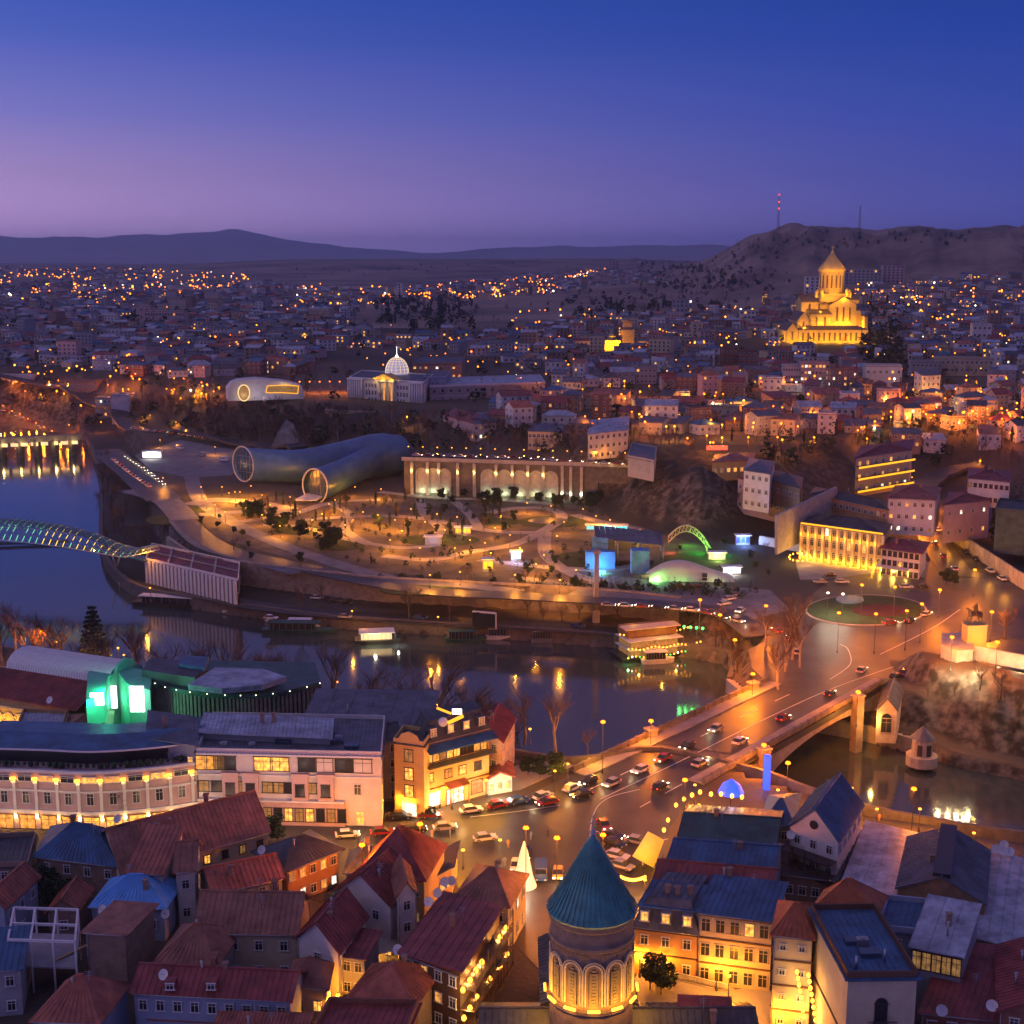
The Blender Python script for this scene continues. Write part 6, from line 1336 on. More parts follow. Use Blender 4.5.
def far_block(x0, x1, yt, yb, depth, wall, roofm, nc, nr, lit, label, roof='flat', skew=.12, G_=None):
    q = G((x0 + x1) / 2, yb); sp = Vector((q.x, q.y, q.z - H)).length / F; w_ = (x1 - x0) * sp; h_ = (yb - yt) * sp; sk = w_ * skew
    BL('building', label, 'building', (q.x - w_ / 2, q.y + sk / 2), (q.x + w_ / 2, q.y - sk / 2), (q.x - w_ / 2 + skew * depth, q.y + depth), q.z + h_, zg=q.z - 4, roof=roof, rise=h_ * .2, over=.4, wall=wall, rmat=roofm, cols=nc, rows=nr, lit=lit, ribs=0, gutter=False, side_cols=0, win=(1.6 * max(1, sp / .8), 1.8 * max(1, sp / .8)), pix=False)
for a in ((96, 112, 400, 419, 14, 'plaster_grey', 'roof_slate', 4, 4, .1, 'pale concrete block of flats near the far left road'), (112, 130, 398, 420, 14, 'plaster_blue', 'roof_blue', 0, 1, 0, 'blank pale blue block beside the concrete flats'), (70, 97, 383, 398, 14, 'brick_pale', 'roof_slate', 5, 2, 0, 'brown block left of the pale blue block'),
          (-10, 33, 376, 383, 12, 'plaster_white', 'roof_grey', 9, 1, 0, 'long low white building at the left edge of the town'), (145, 184, 312, 321, 16, 'plaster_pink', 'roof_maroon', 14, 2, .05, 'big rose institutional building with rows of windows on the far left slope'), (133, 150, 307, 318, 20, 'plaster_pink', 'roof_maroon', 3, 2, 0, 'side wing of the big rose institutional building'),
          (883, 903, 267, 283, 25, 'plaster_pink', 'roof_slate', 5, 7, .1, 'tall rose tower block under the brown hills'), (846, 880, 271, 285, 25, 'plaster_grey', 'roof_slate', 9, 6, .05, 'grey slab tower block directly right of the cathedral dome'), (805, 819, 278, 295, 18, 'plaster_white', 'roof_slate', 3, 6, .05, 'white slab tower block left of the cathedral dome'),
          (609, 619, 262, 270, 16, 'plaster_pink', 'roof_slate', 3, 5, .1, 'lone pink tower block on the far ridge'), (397, 402, 284, 297, 12, 'plaster_white', 'roof_slate', 1, 6, 0, 'thin white tower block in the far town'), (783, 800, 367, 382, 14, 'plaster_white', 'roof_slate', 7, 3, .1, 'white apartment house below the cathedral, left of the pink one'),
          (801, 828, 364, 383, 16, 'plaster_pink', 'roof_brown', 8, 4, .45, 'pink apartment house with lit windows below the cathedral'), (866, 900, 367, 385, 16, 'plaster_white', 'roof_green', 6, 2, .05, 'white hall with a green mansard roof right of the pink apartment house'), (912, 940, 363, 377, 16, 'plaster_grey', 'roof_slate', 7, 3, 0, 'grey framed concrete block in the right of the town'),
          (938, 990, 360, 376, 16, 'plaster_cream', 'roof_slate', 12, 3, .1, 'long cream apartment block in the right of the town'), (990, 1002, 308, 324, 12, 'brick_pale', 'roof_slate', 3, 6, .1, 'brick tower block near the right edge'), (973, 990, 326, 342, 14, 'plaster_white', 'roof_slate', 4, 3, 0, 'white gabled house near the right edge, below the brick tower block'),
          (720, 737, 349, 365, 12, 'brick', 'roof_slate', 4, 3, 0, 'dark red block left of the cathedral'), (738, 756, 352, 367, 12, 'brick', 'roof_slate', 4, 4, 0, 'second dark red block nearer the cathedral'), (636, 656, 368, 384, 14, 'plaster_grey', 'roof_dark', 5, 4, .05, 'dark framed concrete block in the middle of the town'),
          (672, 692, 300, 318, 16, 'plaster_grey', 'roof_slate', 5, 5, .2, 'tall grey block with white roof drum on the brown slope'), (740, 758, 311, 321, 14, 'plaster_white', 'roof_slate', 5, 3, .2, 'white terraced house lit by street lamps under the brown slope'), (517, 545, 355, 360, 12, 'plaster_white', 'roof_slate', 4, 1, .9, 'long low building with a bright white strip roof in the middle of the town')):
    far_block(*a)
q = P(822 - 640 + 535, 449, 36.5); m = MB(); m.box((P(822 - 640 + 643, 449, 36).x * 0 + P(717, 449, 36).x, P(717, 449, 36).y, 36.5), (9, .4, 1.8)); tag(m.build('rooftop_sign', 'lamp_red', loc=tuple(P(717, 449, 36))), 'red glowing sign on the roof of the cliff-edge restaurant', 'sign')
plight(P(724, 462, 30) + Vector((0, -4, 0)), 4000, (1, .45, .05)); plight(P(704, 462, 30) + Vector((0, -4, 0)), 2500, (1, .45, .05))
# --- open-air stage, screens and green tent in the park
ST = thing('stage', P(625, 570, 12), 'open-air stage under a ribbed grey roof with a blue lit scaffold screen', 'stage')
a, b = P(596, 538, 21), P(664, 545, 21); m = MB()
for k in range(12): p_, q_ = a.lerp(b, k / 12), a.lerp(b, (k + .93) / 12); m.slab([p_, q_, q_ + Vector((0, 13, 2)), p_ + Vector((0, 13, 2))], .3)
m.build('roof', 'roof_slate', ST)
m = MB(); 
for k in range(4): p_ = a.lerp(b, k / 3); m.tube((p_.x, p_.y + 1, 12), (p_.x, p_.y + 1, 21), .25, n=6); m.tube((p_.x, p_.y + 11, 12), (p_.x, p_.y + 11, 22), .25, n=6)
m.build('post', 'metal', ST)
nmat('blue_cloth', (.08, .28, .6), .6, .3, .3)
m = MB(); c0, c1 = P(592, 545, 19), P(608, 547, 19); 
for i in range(5):
    for k in range(3): p_ = c0.lerp(c1, (k + .5) / 3); m.box((p_.x, p_.y, 13.5 + i * 1.9), ((c1 - c0).length / 3 - .25, .3, 1.7))
m.build('side_screen', 'blue_cloth', ST)
m = MB(); c0 = P(640, 552, 19); m.box((c0.x, c0.y, 16), (6, 5, 8)); m.box((c0.x - 13, c0.y + 6, 15), (10, 3, 6)); m.build('backstage', 'blue_cloth', ST)
m = MB(); c0 = P(628, 562, 12); m.box((c0.x, c0.y, 12.8), (17, 8, 1.2)); m.build('platform', 'trim_dark', ST)
plight(P(600, 566, 13.5) + Vector((0, -3, 0)), 5000, (.08, .4, 1)); plight(P(640, 566, 14) + Vector((0, -3, 0)), 2200, (.08, .4, 1)); plight(P(603, 571, 12.8) + Vector((0, -1, 0)), 700, (.2, 1, .2)); plight(P(652, 571, 13.5), 1800, (.9, 1, .3)); plight(P(632, 567, 14), 700, (1, .5, .1))
TN = thing('green_pavilion', P(690, 580, 12), 'low free-form pavilion glowing green at one end beside the stage', 'pavilion')
m = MB(); q = P(690, 578, 12); nmat('tent', (.5, .52, .45), .7, .1, .3)
vs = []; n = 14
for j in range(6):
    for i in range(n + 1):
        t = i / n; w_ = math.sin(math.pi * j / 5 * .98 + .03); vs.append((q.x - 14 + 28 * t, q.y - 6 + 12 * j / 5, 12 + (5.5 * math.sin(math.pi * (.12 + .8 * t)) + 1.2 * math.sin(6 * t)) * max(w_, 0)))
m.add(vs, [(j * (n + 1) + i, j * (n + 1) + i + 1, (j + 1) * (n + 1) + i + 1, (j + 1) * (n + 1) + i) for j in range(5) for i in range(n)], 0, True); m.build('shell', 'tent', TN)
m = MB(); m.box((q.x + 4, q.y - 5.6, 14.3), (1.6, .8, 1.2)); m.box((q.x + 4, q.y - 5.8, 13), (1.6, .6, .8)); m.build('opening', 'glass_dark', TN)
plight((q.x - 12, q.y - 6, 13.5), 2400, (.25, 1, .15)); plight((q.x - 4, q.y - 9, 13), 900, (.4, 1, .2)); plight((q.x + 8, q.y - 8, 14), 500, (.8, 1, .4))
AR = thing('arched_footbridge', P(690, 545, 12), 'steel arch truss leaning over a green-lit lawn beside the stage', 'truss')
m = MB(); top_, bot_ = [], []
for k in range(13): t = k / 12; p_ = P(668 + 44 * t, 551 + (2 if t > .9 else 0), 12); z_ = 12.5 + 9 * math.sin(math.pi * (.18 + .8 * t)); top_.append(Vector((p_.x, p_.y, z_))); bot_.append(Vector((p_.x, p_.y, z_ - 2.2 if t < .9 else 12.2)))
m.path(top_, .3, n=5); m.path(bot_, .25, n=5)
for k in range(12): m.tube(top_[k], bot_[k], .14, n=4); m.tube(top_[k], bot_[k + 1], .12, n=4)
m.build('truss', 'trim_cream', AR); plight(P(672, 548, 14), 1200, (1, .2, .05)); plight(P(700, 545, 15), 2600, (.1, 1, .08)); plight(P(722, 550, 14), 1500, (.15, 1, .1)); plight(P(688, 538, 15), 2200, (.15, 1, .1))
# kiosks with blue/white light
for (a_, b_, w_, h_, mt, lb, cl, pw) in ((743, 545, 5, 3.5, 'lamp_blue', 'booth glowing blue and white at the far side of the park', (.2, .35, 1), 5000), (732, 574, 6, 2.2, 'sign_white', 'low booth with a bright white front near the green pavilion', (.9, .95, 1), 1500), (717, 560, 6, 2.5, 'glow_soft', 'round-roofed kiosk glowing yellow-green beside the green-lit lawn', (.9, 1, .3), 2500), (516, 561, 3.5, 3.2, 'sign_white', 'small screen glowing blue-white by the park path', (.5, .55, 1), 2500), (152, 459, 10, 4, 'sign_white', 'lit white billboard above the far left car park', (1, .95, .8), 1500), (488, 572, 3.5, 4.2, 'glow_amber', 'amber lit kiosk on the lower park path', (1, .5, .1), 900), (463, 534, 6, 2.4, 'glow_amber', 'food stand glowing amber among the park trees', (1, .4, .2), 1500), (433, 545, 6, 3, 'plaster_blue', 'pale blue arch frame on the park lawn', (.6, .6, 1), 200), (607, 530, 16, 1.6, 'lamp_cyan', 'string of tiny cyan and white stall lights behind the stage', (.3, .8, 1), 900)):
    p_ = P(a_, b_, 12); t_ = thing('kiosk', (p_.x, p_.y, 12), lb, 'kiosk'); m = MB(); m.box((p_.x, p_.y + 1.3, 12 + h_ / 2), (w_, 2.4, h_)); m.build('body', 'plaster_grey', t_)
    m = MB(); m.box((p_.x, p_.y + 1.2, 12.2 + h_), (w_ + 1, 3.6, .3)); m.build('roof', 'trim_white', t_)
    m = MB()
    nn_ = max(2, int(w_ / 1.4))
    for k in range(nn_): m.box((p_.x - w_ / 2 + w_ * (k + .5) / nn_, p_.y + .02, 12 + h_ * .55), (w_ / nn_ * .8, .1, h_ * .6))
    m.build('lit_panel', mt, t_); plight((p_.x, p_.y - 2.5, 12 + h_ * .7), pw, cl, .3)
# mast on the quay and rock outcrop
m = MB(); p_ = P(596, 622, 4); m.box((p_.x, p_.y, 6), (2.2, 2.2, 4)); m.tube((p_.x, p_.y, 8), (p_.x, p_.y, 26), .9, .7, n=10); m.box((p_.x, p_.y, 26.6), (2.4, 2.4, 1)); tag(m.build('cable_pylon', 'concrete', loc=tuple(p_)), 'tall pale concrete pylon standing on the quay below the stage', 'pylon')
m = MB(); q = G(288, 445); vs = [(q.x + a_, q.y + b_, q.z + c_) for a_, b_, c_ in ((-9, -5, -2), (9, -5, -2), (8, 5, -2), (-8, 5, -2), (-5, -3, 7), (4, -2, 6), (3, 3, 11), (-1, 2, 14))]; m.add(vs, [(0, 1, 5, 4), (1, 2, 6, 5), (2, 3, 7, 6), (3, 0, 4, 7), (4, 5, 6, 7)]); tag(m.build('rock_outcrop', 'stone', loc=tuple(q)), 'pale pointed rock outcrop above the blue tubes', 'rock')
# long exhibition building with fins on the left quay
EX, ec = BL('exhibition_hall', 'low hall with a panelled plum roof and a white finned river front', 'hall', (146, 560), (238, 581), (152, 545), 12, zg=4, roof='flat', wall='glass_dark', rmat='roof_maroon', cols=0, lit=0, trim='trim_white', gutter=False)
A_, B_, C_, D_ = ec; L_ = (B_ - A_).length; u = (B_ - A_).normalized(); nn = Vector((u.y, -u.x)); an = math.atan2(u.y, u.x)
m = MB()
for k in range(24): m.box(onf((k + .5) / 24, 8, .5), (L_ / 24 * .62, .7, 8.2), an)
m.build('fin', 'trim_white', EX)
m = MB(); 
for s in (.25, .5, .75): p0, p1 = A_.lerp(B_, s), D_.lerp(C_, s); m.bar((p0.x, p0.y, 12.4), (p1.x, p1.y, 12.4), .6, .25)
p0, p1 = A_.lerp(D_, .5), B_.lerp(C_, .5); m.bar((p0.x, p0.y, 12.42), (p1.x, p1.y, 12.42), .6, .25); m.build('roof_rib', 'concrete', EX)
# restaurant boat and small boats
def boat(px, py, L, W, label, lit=None, hull='trim_white', rz=0, deck=1, cat='boat', roof='trim_white'):
    p_ = P(px, py, .2); t_ = thing('river_boat', (p_.x, p_.y, 0), label, cat); ca, sa = math.cos(rz), math.sin(rz)
    def lp(x, y, z): return (p_.x + x * ca - y * sa, p_.y + x * sa + y * ca, z)
    sec = [(-.5, .8), (-.3, 1), (.1, 1), (.35, .75), (.5, .05)]; m = MB(); vs = []
    for s, w_ in sec: vs += [lp(s * L, -W / 2 * w_, 1.3 + .5 * max(s, 0)), lp(s * L * .94, -W / 2 * w_ * .75, -.4), lp(s * L * .94, W / 2 * w_ * .75, -.4), lp(s * L, W / 2 * w_, 1.3 + .5 * max(s, 0))]
    m.add(vs, [(4 * k + j, 4 * k + 4 + j, 4 * k + 5 + j, 4 * k + 1 + j) for k in range(4) for j in range(3)] + [(4 * k + 3, 4 * k + 7, 4 * k + 4, 4 * k) for k in range(4)] + [(0, 1, 2, 3)]); m.build('hull', hull, t_)
    m = MB(); q = [lp(x * L, y * W, 0)[:2] for x, y in ((-.38, -.36), (.2, -.36), (.2, .36), (-.38, .36))]
    for k in range(deck): m.prism(q, 1.4 + 2.6 * k, 3.4 + 2.6 * k)
    m.build('cabin', 'glass_dark' if not lit else lit, t_)
    m = MB()
    for k in range(deck): m.prism([lp(x * L, y * W, 0)[:2] for x, y in ((-.42, -.42), (.26, -.42), (.26, .42), (-.42, .42))], 3.42 + 2.6 * k, 3.62 + 2.6 * k)
    m.build('cabin_roof', roof, t_)
    m = MB()
    for x in np.linspace(-.42, .26, 9):
        for y in (-.41, .41): m.bar(lp(x * L, y * W, 1.3), lp(x * L, y * W, 3.42 + 2.6 * (deck - 1)), .1, .1)
    m.build('rail', 'metal', t_); return t_, lp
rb_, lp = boat(655, 654, 26, 12, 'moored restaurant boat of three decks hung with warm and green lights', 'room_dim', 'metal_dark', R(20), 2, 'restaurant boat')
for i in range(60):
    x, y = (i % 20) / 19 * .9 - .45, (-.5, -.5, .0)[i // 20]; z_ = (1.9, 4.3, 7.2)[i // 20]; m = MB(); m.sphere(lp(x * 26, y * 12 - .4, z_ + .3 * math.sin(i)), .26, 6, 4); m.build('fairy_light', ['lamp_warm', 'lamp_white', 'lamp_warm', 'lamp_green'][i % 4] if i < 20 else 'lamp_warm', rb_)
m = MB(); q = [lp(x, y, 0)[:2] for x, y in ((-10, -2), (6, -2), (6, 5), (-10, 5))]; m.prism(q, 6.62, 9); m.build('upper_deck', 'wood', rb_); m = MB(); m.prism([lp(x, y, 0)[:2] for x, y in ((-11, -3), (7, -3), (7, 2), (-11, 2))], 9.02, 9.3); m.build('awning', 'trim_cream', rb_)
for x, y, z_, c_, w_ in ((-9, -8, 3, (1, .5, .05), 350), (3, -8, 3, (1, .5, .05), 350), (11, -8, 2, (.2, 1, .2), 500), (-12, -7, 1.5, (.2, 1, .2), 400), (0, -5, 8, (1, .55, .06), 300), (-6, 3, 10.5, (1, .5, .05), 260), (8, 4, 9.5, (1, .6, .05), 300)): plight(lp(x, y, z_), w_, c_, .25)
b2, lp = boat(381, 641, 16, 7, 'small floating bar with a glowing white-yellow cabin', 'glow_soft', 'metal_dark', R(8), 1, 'floating bar'); plight(lp(-2, -6, 3), 1600, (1, .8, .4)); plight(lp(5, -6, 2), 600, (1, .9, .7))
for (a_, b_, L, lb, hl, ang) in ((127, 583, 9, 'small white motorboat moored at the left quay, nearest the footbridge', 'trim_white', 80), (134, 586, 8, 'small white motorboat second from the footbridge', 'trim_white', 70), (144, 577, 8, 'grey motorboat against the quay behind the two white ones', 'metal', 60), (180, 606, 34, 'long dark passenger barge moored before the finned hall', 'metal_dark', -12), (238, 613, 10, 'white launch with a cabin right of the long dark barge', 'trim_white', -8), (300, 632, 24, 'long low green-roofed houseboat moored at the middle quay', 'roof_green', -3), (303, 629, 11, 'white launch alongside the green-roofed houseboat', 'trim_white', -3), (274, 620, 6, 'tiny white dinghy left of the houseboat', 'trim_white', 10), (466, 641, 13, 'dark green boat with a red hull stripe by the white screen frame', 'roof_green', 0), (503, 638, 11, 'white cabin cruiser moored right of the dark green boat', 'trim_white', 0), (545, 641, 9, 'small grey boat alone on the middle quay', 'metal', 0), (658, 662, 10, 'small white launch in front of the restaurant boat', 'trim_white', 10)):
    boat(a_, b_, L, min(L * .33, 5), lb, None, hl, R(ang), 1, 'boat', 'trim_white' if hl != 'roof_green' else 'roof_green')
m = MB(); a_, b_ = P(473, 627, 4), P(496, 629, 4); m.bar((a_.x, a_.y, 4), (a_.x, a_.y, 9), .4, .4); m.bar((b_.x, b_.y, 4), (b_.x, b_.y, 9), .4, .4); m.bar((a_.x, a_.y, 9), (b_.x, b_.y, 9), .5, .5); m.box(((a_.x + b_.x) / 2, (a_.y + b_.y) / 2 + .3, 6.6), ((b_ - a_).length, .2, 4.6), mi=1)
tag(m.build('screen_frame', ['trim_white', 'glass_dark'], loc=tuple(a_)), 'white rectangular screen frame on the middle quay', 'screen')
for k in range(4): p_ = P(684 + k * 6.2, 631 + k * .6, 11.0 if k < 9 else 12); m = MB(); m.tube((p_.x, p_.y, 9), (p_.x, p_.y, 12), .08, n=5); m.sphere((p_.x, p_.y, 12.3), .45, 8, 5, mi=1); tag(m.build('green_lamp', ['metal_dark', 'lamp_green'], loc=(p_.x, p_.y, 9)), ['first', 'second', 'third', 'fourth'][k] + ' green globe lamp from the left on the bank right of the restaurant boat', 'lamp', 'green globe lamps on the bank'); plight((p_.x - 1, p_.y - 1.4, 12.5), 350, (.1, 1, .15))
# small lit dome church on the left
q = G(200, 403); t_ = thing('domed_chapel', q, 'tiny chapel with a yellow lit dome at the left of the wooded slope', 'chapel'); m = MB(); m.box((q.x, q.y, q.z + 3), (6, 6, 6)); m.build('wall', 'stone_gold', t_); m = MB(); m.lathe((q.x, q.y, q.z + 6), [(2.6, 0), (2.6, 2), (2.9, 2), (1.8, 4), (.1, 6)], 12); m.build('dome', 'stone_gold', t_); plight((q.x - 2, q.y - 7, q.z + 5), 3500, GOLD)
# radio masts on the hills
for (a_, b_, hh, lb) in ((778, 226, 34, 'tall lattice mast with red lamps on the hilltop'), (859, 229, 26, 'slim mast on the hill ridge right of the tall lattice mast'), (247, 270, 10, 'pair of thin towers on the far left ridge')):
    q = G(a_, b_ + 5); sp = Vector((q.x, q.y, q.z - H)).length / F; t_ = thing('radio_mast', q, lb, 'mast'); m = MB(); hgt = hh * sp
    for dx, dy in ((-1, -1), (1, -1), (1, 1), (-1, 1)): m.tube((q.x + dx * 2.2, q.y + dy * 2.2, q.z - 3), (q.x + dx * .5, q.y + dy * .5, q.z + hgt), .35, .2, n=4)
    for k in range(12):
        w0, w1 = 2.2 - 1.7 * k / 12, 2.2 - 1.7 * (k + 1) / 12; z0, z1 = q.z + hgt * k / 12, q.z + hgt * (k + 1) / 12
        m.tube((q.x - w0, q.y - w0, z0), (q.x + w1, q.y - w1, z1), .2, n=4); m.tube((q.x + w0, q.y - w0, z0), (q.x - w1, q.y - w1, z1), .2, n=4)
    m.build('lattice', 'metal', t_)
    if hh > 30:
        m = MB()
        for z_ in (.62, .8, 1): m.sphere((q.x, q.y - 1.5, q.z + hgt * z_), 1.7, 8, 5)
        m.build('beacon', 'lamp_red', t_)
# ================================================================== the town on the plateau
crng = random.Random(11)
def inpoly(x, y, pts):
    c = False; j = len(pts) - 1
    for i in range(len(pts)):
        (xi, yi), (xj, yj) = pts[i], pts[j]
        if (yi > y) != (yj > y) and x < (xj - xi) * (y - yi) / (yj - yi) + xi: c = not c
        j = i
    return c
NOCITY = [[(190, 402), (330, 414), (420, 418), (580, 440), (620, 445), (640, 470), (590, 480), (180, 450)], [(368, 302), (500, 296), (560, 292), (620, 283), (700, 285), (760, 290), (765, 312), (600, 316), (560, 322), (500, 335), (380, 334), (345, 318)],
          [(150, 282), (260, 284), (380, 292), (560, 272), (640, 268), (620, 240), (150, 240)], [(640, 268), (700, 300), (780, 296), (830, 290), (880, 284), (1024, 272), (1024, 200), (640, 200)], [(215, 372), (310, 372), (330, 345), (420, 345), (475, 352), (560, 378), (560, 395), (430, 408), (330, 412), (215, 408)],
          [(778, 335), (880, 335), (900, 350), (770, 352)], [(840, 448), (1024, 462), (1100, 600), (700, 520), (700, 446)], [(0, 402), (190, 400), (190, 470), (0, 470)], [(590, 340), (640, 340), (640, 352), (590, 352)], [(100, 410), (215, 400), (215, 440), (100, 440)]]
BLOCKS = [(x0, x1, y0, y1) for x0, x1, y0, y1 in ((93, 133, 395, 424), (66, 100, 382, 402), (130, 190, 305, 325), (780, 832, 362, 386), (862, 994, 358, 388), (716, 760, 347, 370), (632, 660, 366, 388), (985, 1006, 306, 328), (970, 993, 324, 345), (668, 696, 298, 320), (736, 762, 309, 324), (600, 640, 335, 352), (525, 566, 418, 436), (585, 632, 415, 440), (438, 500, 403, 428), (700, 810, 450, 490), (512, 548, 352, 362))]
def city_ok(px, py): return -40 < px < 1070 and not any(inpoly(px, py, q) for q in NOCITY) and not any(a < px < b and c < py < d for a, b, c, d in BLOCKS)
WALLS = [('plaster_white', 'white'), ('plaster_cream', 'cream'), ('plaster_grey', 'grey'), ('plaster_pink', 'rose'), ('brick_pale', 'brown'), ('brick', 'brick'), ('plaster_blue', 'pale blue'), ('plaster_ochre', 'ochre')]
ROOFS = [('roof_slate', 'slate'), ('roof_grey', 'grey metal'), ('roof_red', 'rusty red'), ('roof_maroon', 'maroon'), ('roof_blue', 'blue metal'), ('roof_dark', 'dark'), ('roof_brown', 'brown')]
def zone(px, py):
    v = 'front row of' if py > 405 else 'near streets of' if py > 385 else 'middle of' if py > 362 else 'far rows of'
    if px < 130: h_ = 'the far left quarter'
    elif px < 330: h_ = 'the quarter behind the white hall'
    elif px < 470: h_ = 'the quarter behind the palace'
    elif px < 600: h_ = 'the quarter above the arched wall'
    elif px < 720: h_ = 'the quarter around the bell tower'
    elif px < 790: h_ = 'the streets left of the cathedral'
    elif px < 880: h_ = 'the quarter below the cathedral'
    else: h_ = 'the right-hand quarter'
    return v + ' ' + h_
def house_geo(m, c, w, d, h, rz, kind, rise, wi, ri, win=None):
    ca, sa = math.cos(rz), math.sin(rz)
    def q(x, y): return Vector((c.x + x * ca - y * sa, c.y + x * sa + y * ca))
    A, B, C_, D_ = q(-w / 2, -d / 2), q(w / 2, -d / 2), q(w / 2, d / 2), q(-w / 2, d / 2)
    return A, B, C_, D_
cand = []
g = 0
dd = 655.0
while dd < 5200:
    stepd = 17 + (dd - 655) * .006; a_ = -.40
    while a_ < .40:
        x_ = a_ * dd + crng.uniform(-4, 4); y_ = dd + crng.uniform(-.35, .35) * stepd; cand.append((x_, y_)); a_ += (17.5 + (dd - 655) * .0055) / dd * crng.uniform(.8, 1.3)
    dd += stepd
X = np.array([c[0] for c in cand]); Y = np.array([c[1] for c in cand]); Z = hfun(X, Y)
fsd = -poly_sd(X, Y, FOOT_POLY); dens = fbm(X / 130, Y / 130, 3)
keep = []
for x_, y_, z_, f_, dn in zip(X, Y, Z, fsd, dens):
    px, py = proj(x_, y_, z_ + 3)
    if f_ < (60 if x_ < 90 else 34) or py > 446 or not city_ok(px, py): continue
    if dn < -.17 or (y_ > 2200 and dn < -.05): continue
    keep.append((y_, x_, z_, px, py))
keep.sort(); print('houses', len(keep))
NIND = 255
far = MB(); farmats = ['plaster_white', 'plaster_cream', 'plaster_grey', 'brick_pale', 'plaster_pink', 'roof_slate', 'roof_grey', 'roof_red', 'roof_maroon', 'roof_blue', 'roof_dark', 'glass_dark', 'room_warm']
for i, (y_, x_, z_, px, py) in enumerate(keep):
    w, d = crng.uniform(8, 18), crng.uniform(7, 12); h_ = crng.choice([3.5, 4.5, 5, 6, 7, 8, 9.5]) * (1 if crng.random() < .93 else 1.8); rz = R(crng.choice([-18, -12, 8, 20, 65, 75]) + crng.uniform(-6, 6))
    A, B, C_, D_ = house_geo(None, Vector((x_, y_)), w, d, h_, rz, 0, 0, 0, 0)
    order = [A, B, C_, D_]; k0 = min(range(4), key=lambda k: (order[k] + order[(k + 1) % 4]).y); A, B, C_, D_ = [order[(k0 + j) % 4] for j in range(4)]
    if i < NIND:
        wl, wn = crng.choices(WALLS, [4, 4, 4, 3, 3, 2, 1, 1.2])[0]; rf, rn = crng.choices(ROOFS, [4, 4, 2, 3, 2, 2, 2])[0]; kind = crng.choices(['hip', 'gable', 'flat', 'shed'], [4, 4, 1.6, 1])[0]
        st = {'hip': 'hipped', 'gable': 'gabled', 'flat': 'flat', 'shed': 'lean-to'}[kind]; tall = 'tall ' if h_ > 9.5 else 'low ' if h_ < 5 else ''
        lit = .04 if crng.random() < .75 else .3
        lb = '%s%s house, %s %s roof, %s' % (tall, wn, st, rn, zone(px, py))
        BL('house', lb, 'house', A, B, D_, z_ + h_, zg=z_ - 3, roof=kind, rise=crng.uniform(1.8, 3), over=.4, wall=wl, rmat=rf, cols=min(4, int((B - A).length / 3)), rows=max(1, int(h_ / 3.1)), lit=lit, ribs=0, gutter=False, side_cols=2, sides='auto', wz0=z_, pix=False, group='houses of the town on the plateau', chimney=1 if crng.random() < .3 else 0, win=(1.3, 1.6))
    else:
        sc = 1 + (y_ - 900) / 9000; P4 = [tuple(p) for p in (A, B, C_, D_)]
        far.prism(P4, z_ - 3, z_ + h_, crng.choices([0, 1, 2, 3, 4], [5, 4, 4, 4, 2.5])[0])
        roof_mesh(far, A, B, C_, D_, z_ + h_ + .05, crng.choice(['hip', 'gable', 'gable', 'flat']), 2.2, .4, ribs=0, mi=crng.choices([5, 6, 7, 8, 9, 10], [4, 4, 1.5, 2, 1.5, 3])[0])
        if y_ < 2600:
            nn = Vector(((B - A).y, -(B - A).x)).normalized() * .08; n_ = int(w / 3.4); lw = crng.random() < .12
            for r_ in range(int(h_ / 3)):
                for k in range(n_):
                    p0 = A.lerp(B, (k + .32) / n_) + nn; p1 = A.lerp(B, (k + .68) / n_) + nn; zz = z_ + 1 + r_ * 3
                    far.add([(p0.x, p0.y, zz), (p1.x, p1.y, zz), (p1.x, p1.y, zz + 1.6), (p0.x, p0.y, zz + 1.6)], [(0, 1, 2, 3)], 12 if (lw and crng.random() < .5) else 11)
tag(far.build('distant_houses', farmats), kind='stuff')
# ------------------------------------------------------------------ lamps of the town
lamps = []
for (poly, n) in (([(-10, 268), (120, 268), (250, 272), (248, 284), (120, 300), (0, 300)], 190), ([(0, 300), (250, 300), (330, 350), (200, 400), (0, 395)], 110), ([(250, 285), (400, 282), (400, 305), (260, 312)], 55), ([(380, 290), (440, 282), (510, 278), (610, 267), (560, 292), (440, 300)], 150), ([(500, 310), (780, 305), (780, 345), (500, 350)], 75),
                  ([(560, 350), (880, 350), (880, 440), (700, 445), (560, 425)], 80), ([(880, 300), (1024, 280), (1024, 420), (880, 430)], 130), ([(330, 340), (560, 340), (560, 400), (440, 400)], 34), ([(840, 285), (1000, 275), (1010, 300), (850, 310)], 55)):
    xs = [p[0] for p in poly]; ys = [p[1] for p in poly]; c = 0
    while c < n:
        px, py = crng.uniform(min(xs), max(xs)), crng.uniform(min(ys), max(ys))
        if not inpoly(px, py, poly): continue
        if vnoise(px / 22, py / 7) < .42: continue
        lamps.append((px, py)); c += 1 if py > 380 else .7
lamps += [(904, 495), (980, 462), (867, 439), (808, 394), (855, 402), (794, 416), (663, 346), (591, 271), (645, 422), (711, 420), (667, 371), (690, 372), (723, 394), (575, 352), (546, 374), (722, 425), (731, 403), (1008, 398), (1010, 633 - 200), (391, 325), (171, 346), (221, 361), (170, 371), (116, 371), (29, 372), (81, 406), (69, 425), (101, 422), (407, 417)]
lamps.sort(key=lambda p: -p[1]); fl = MB(); nl = 0
NEARL = ['in the near streets', 'halfway up the town', 'on the far slopes']
lampproto = None
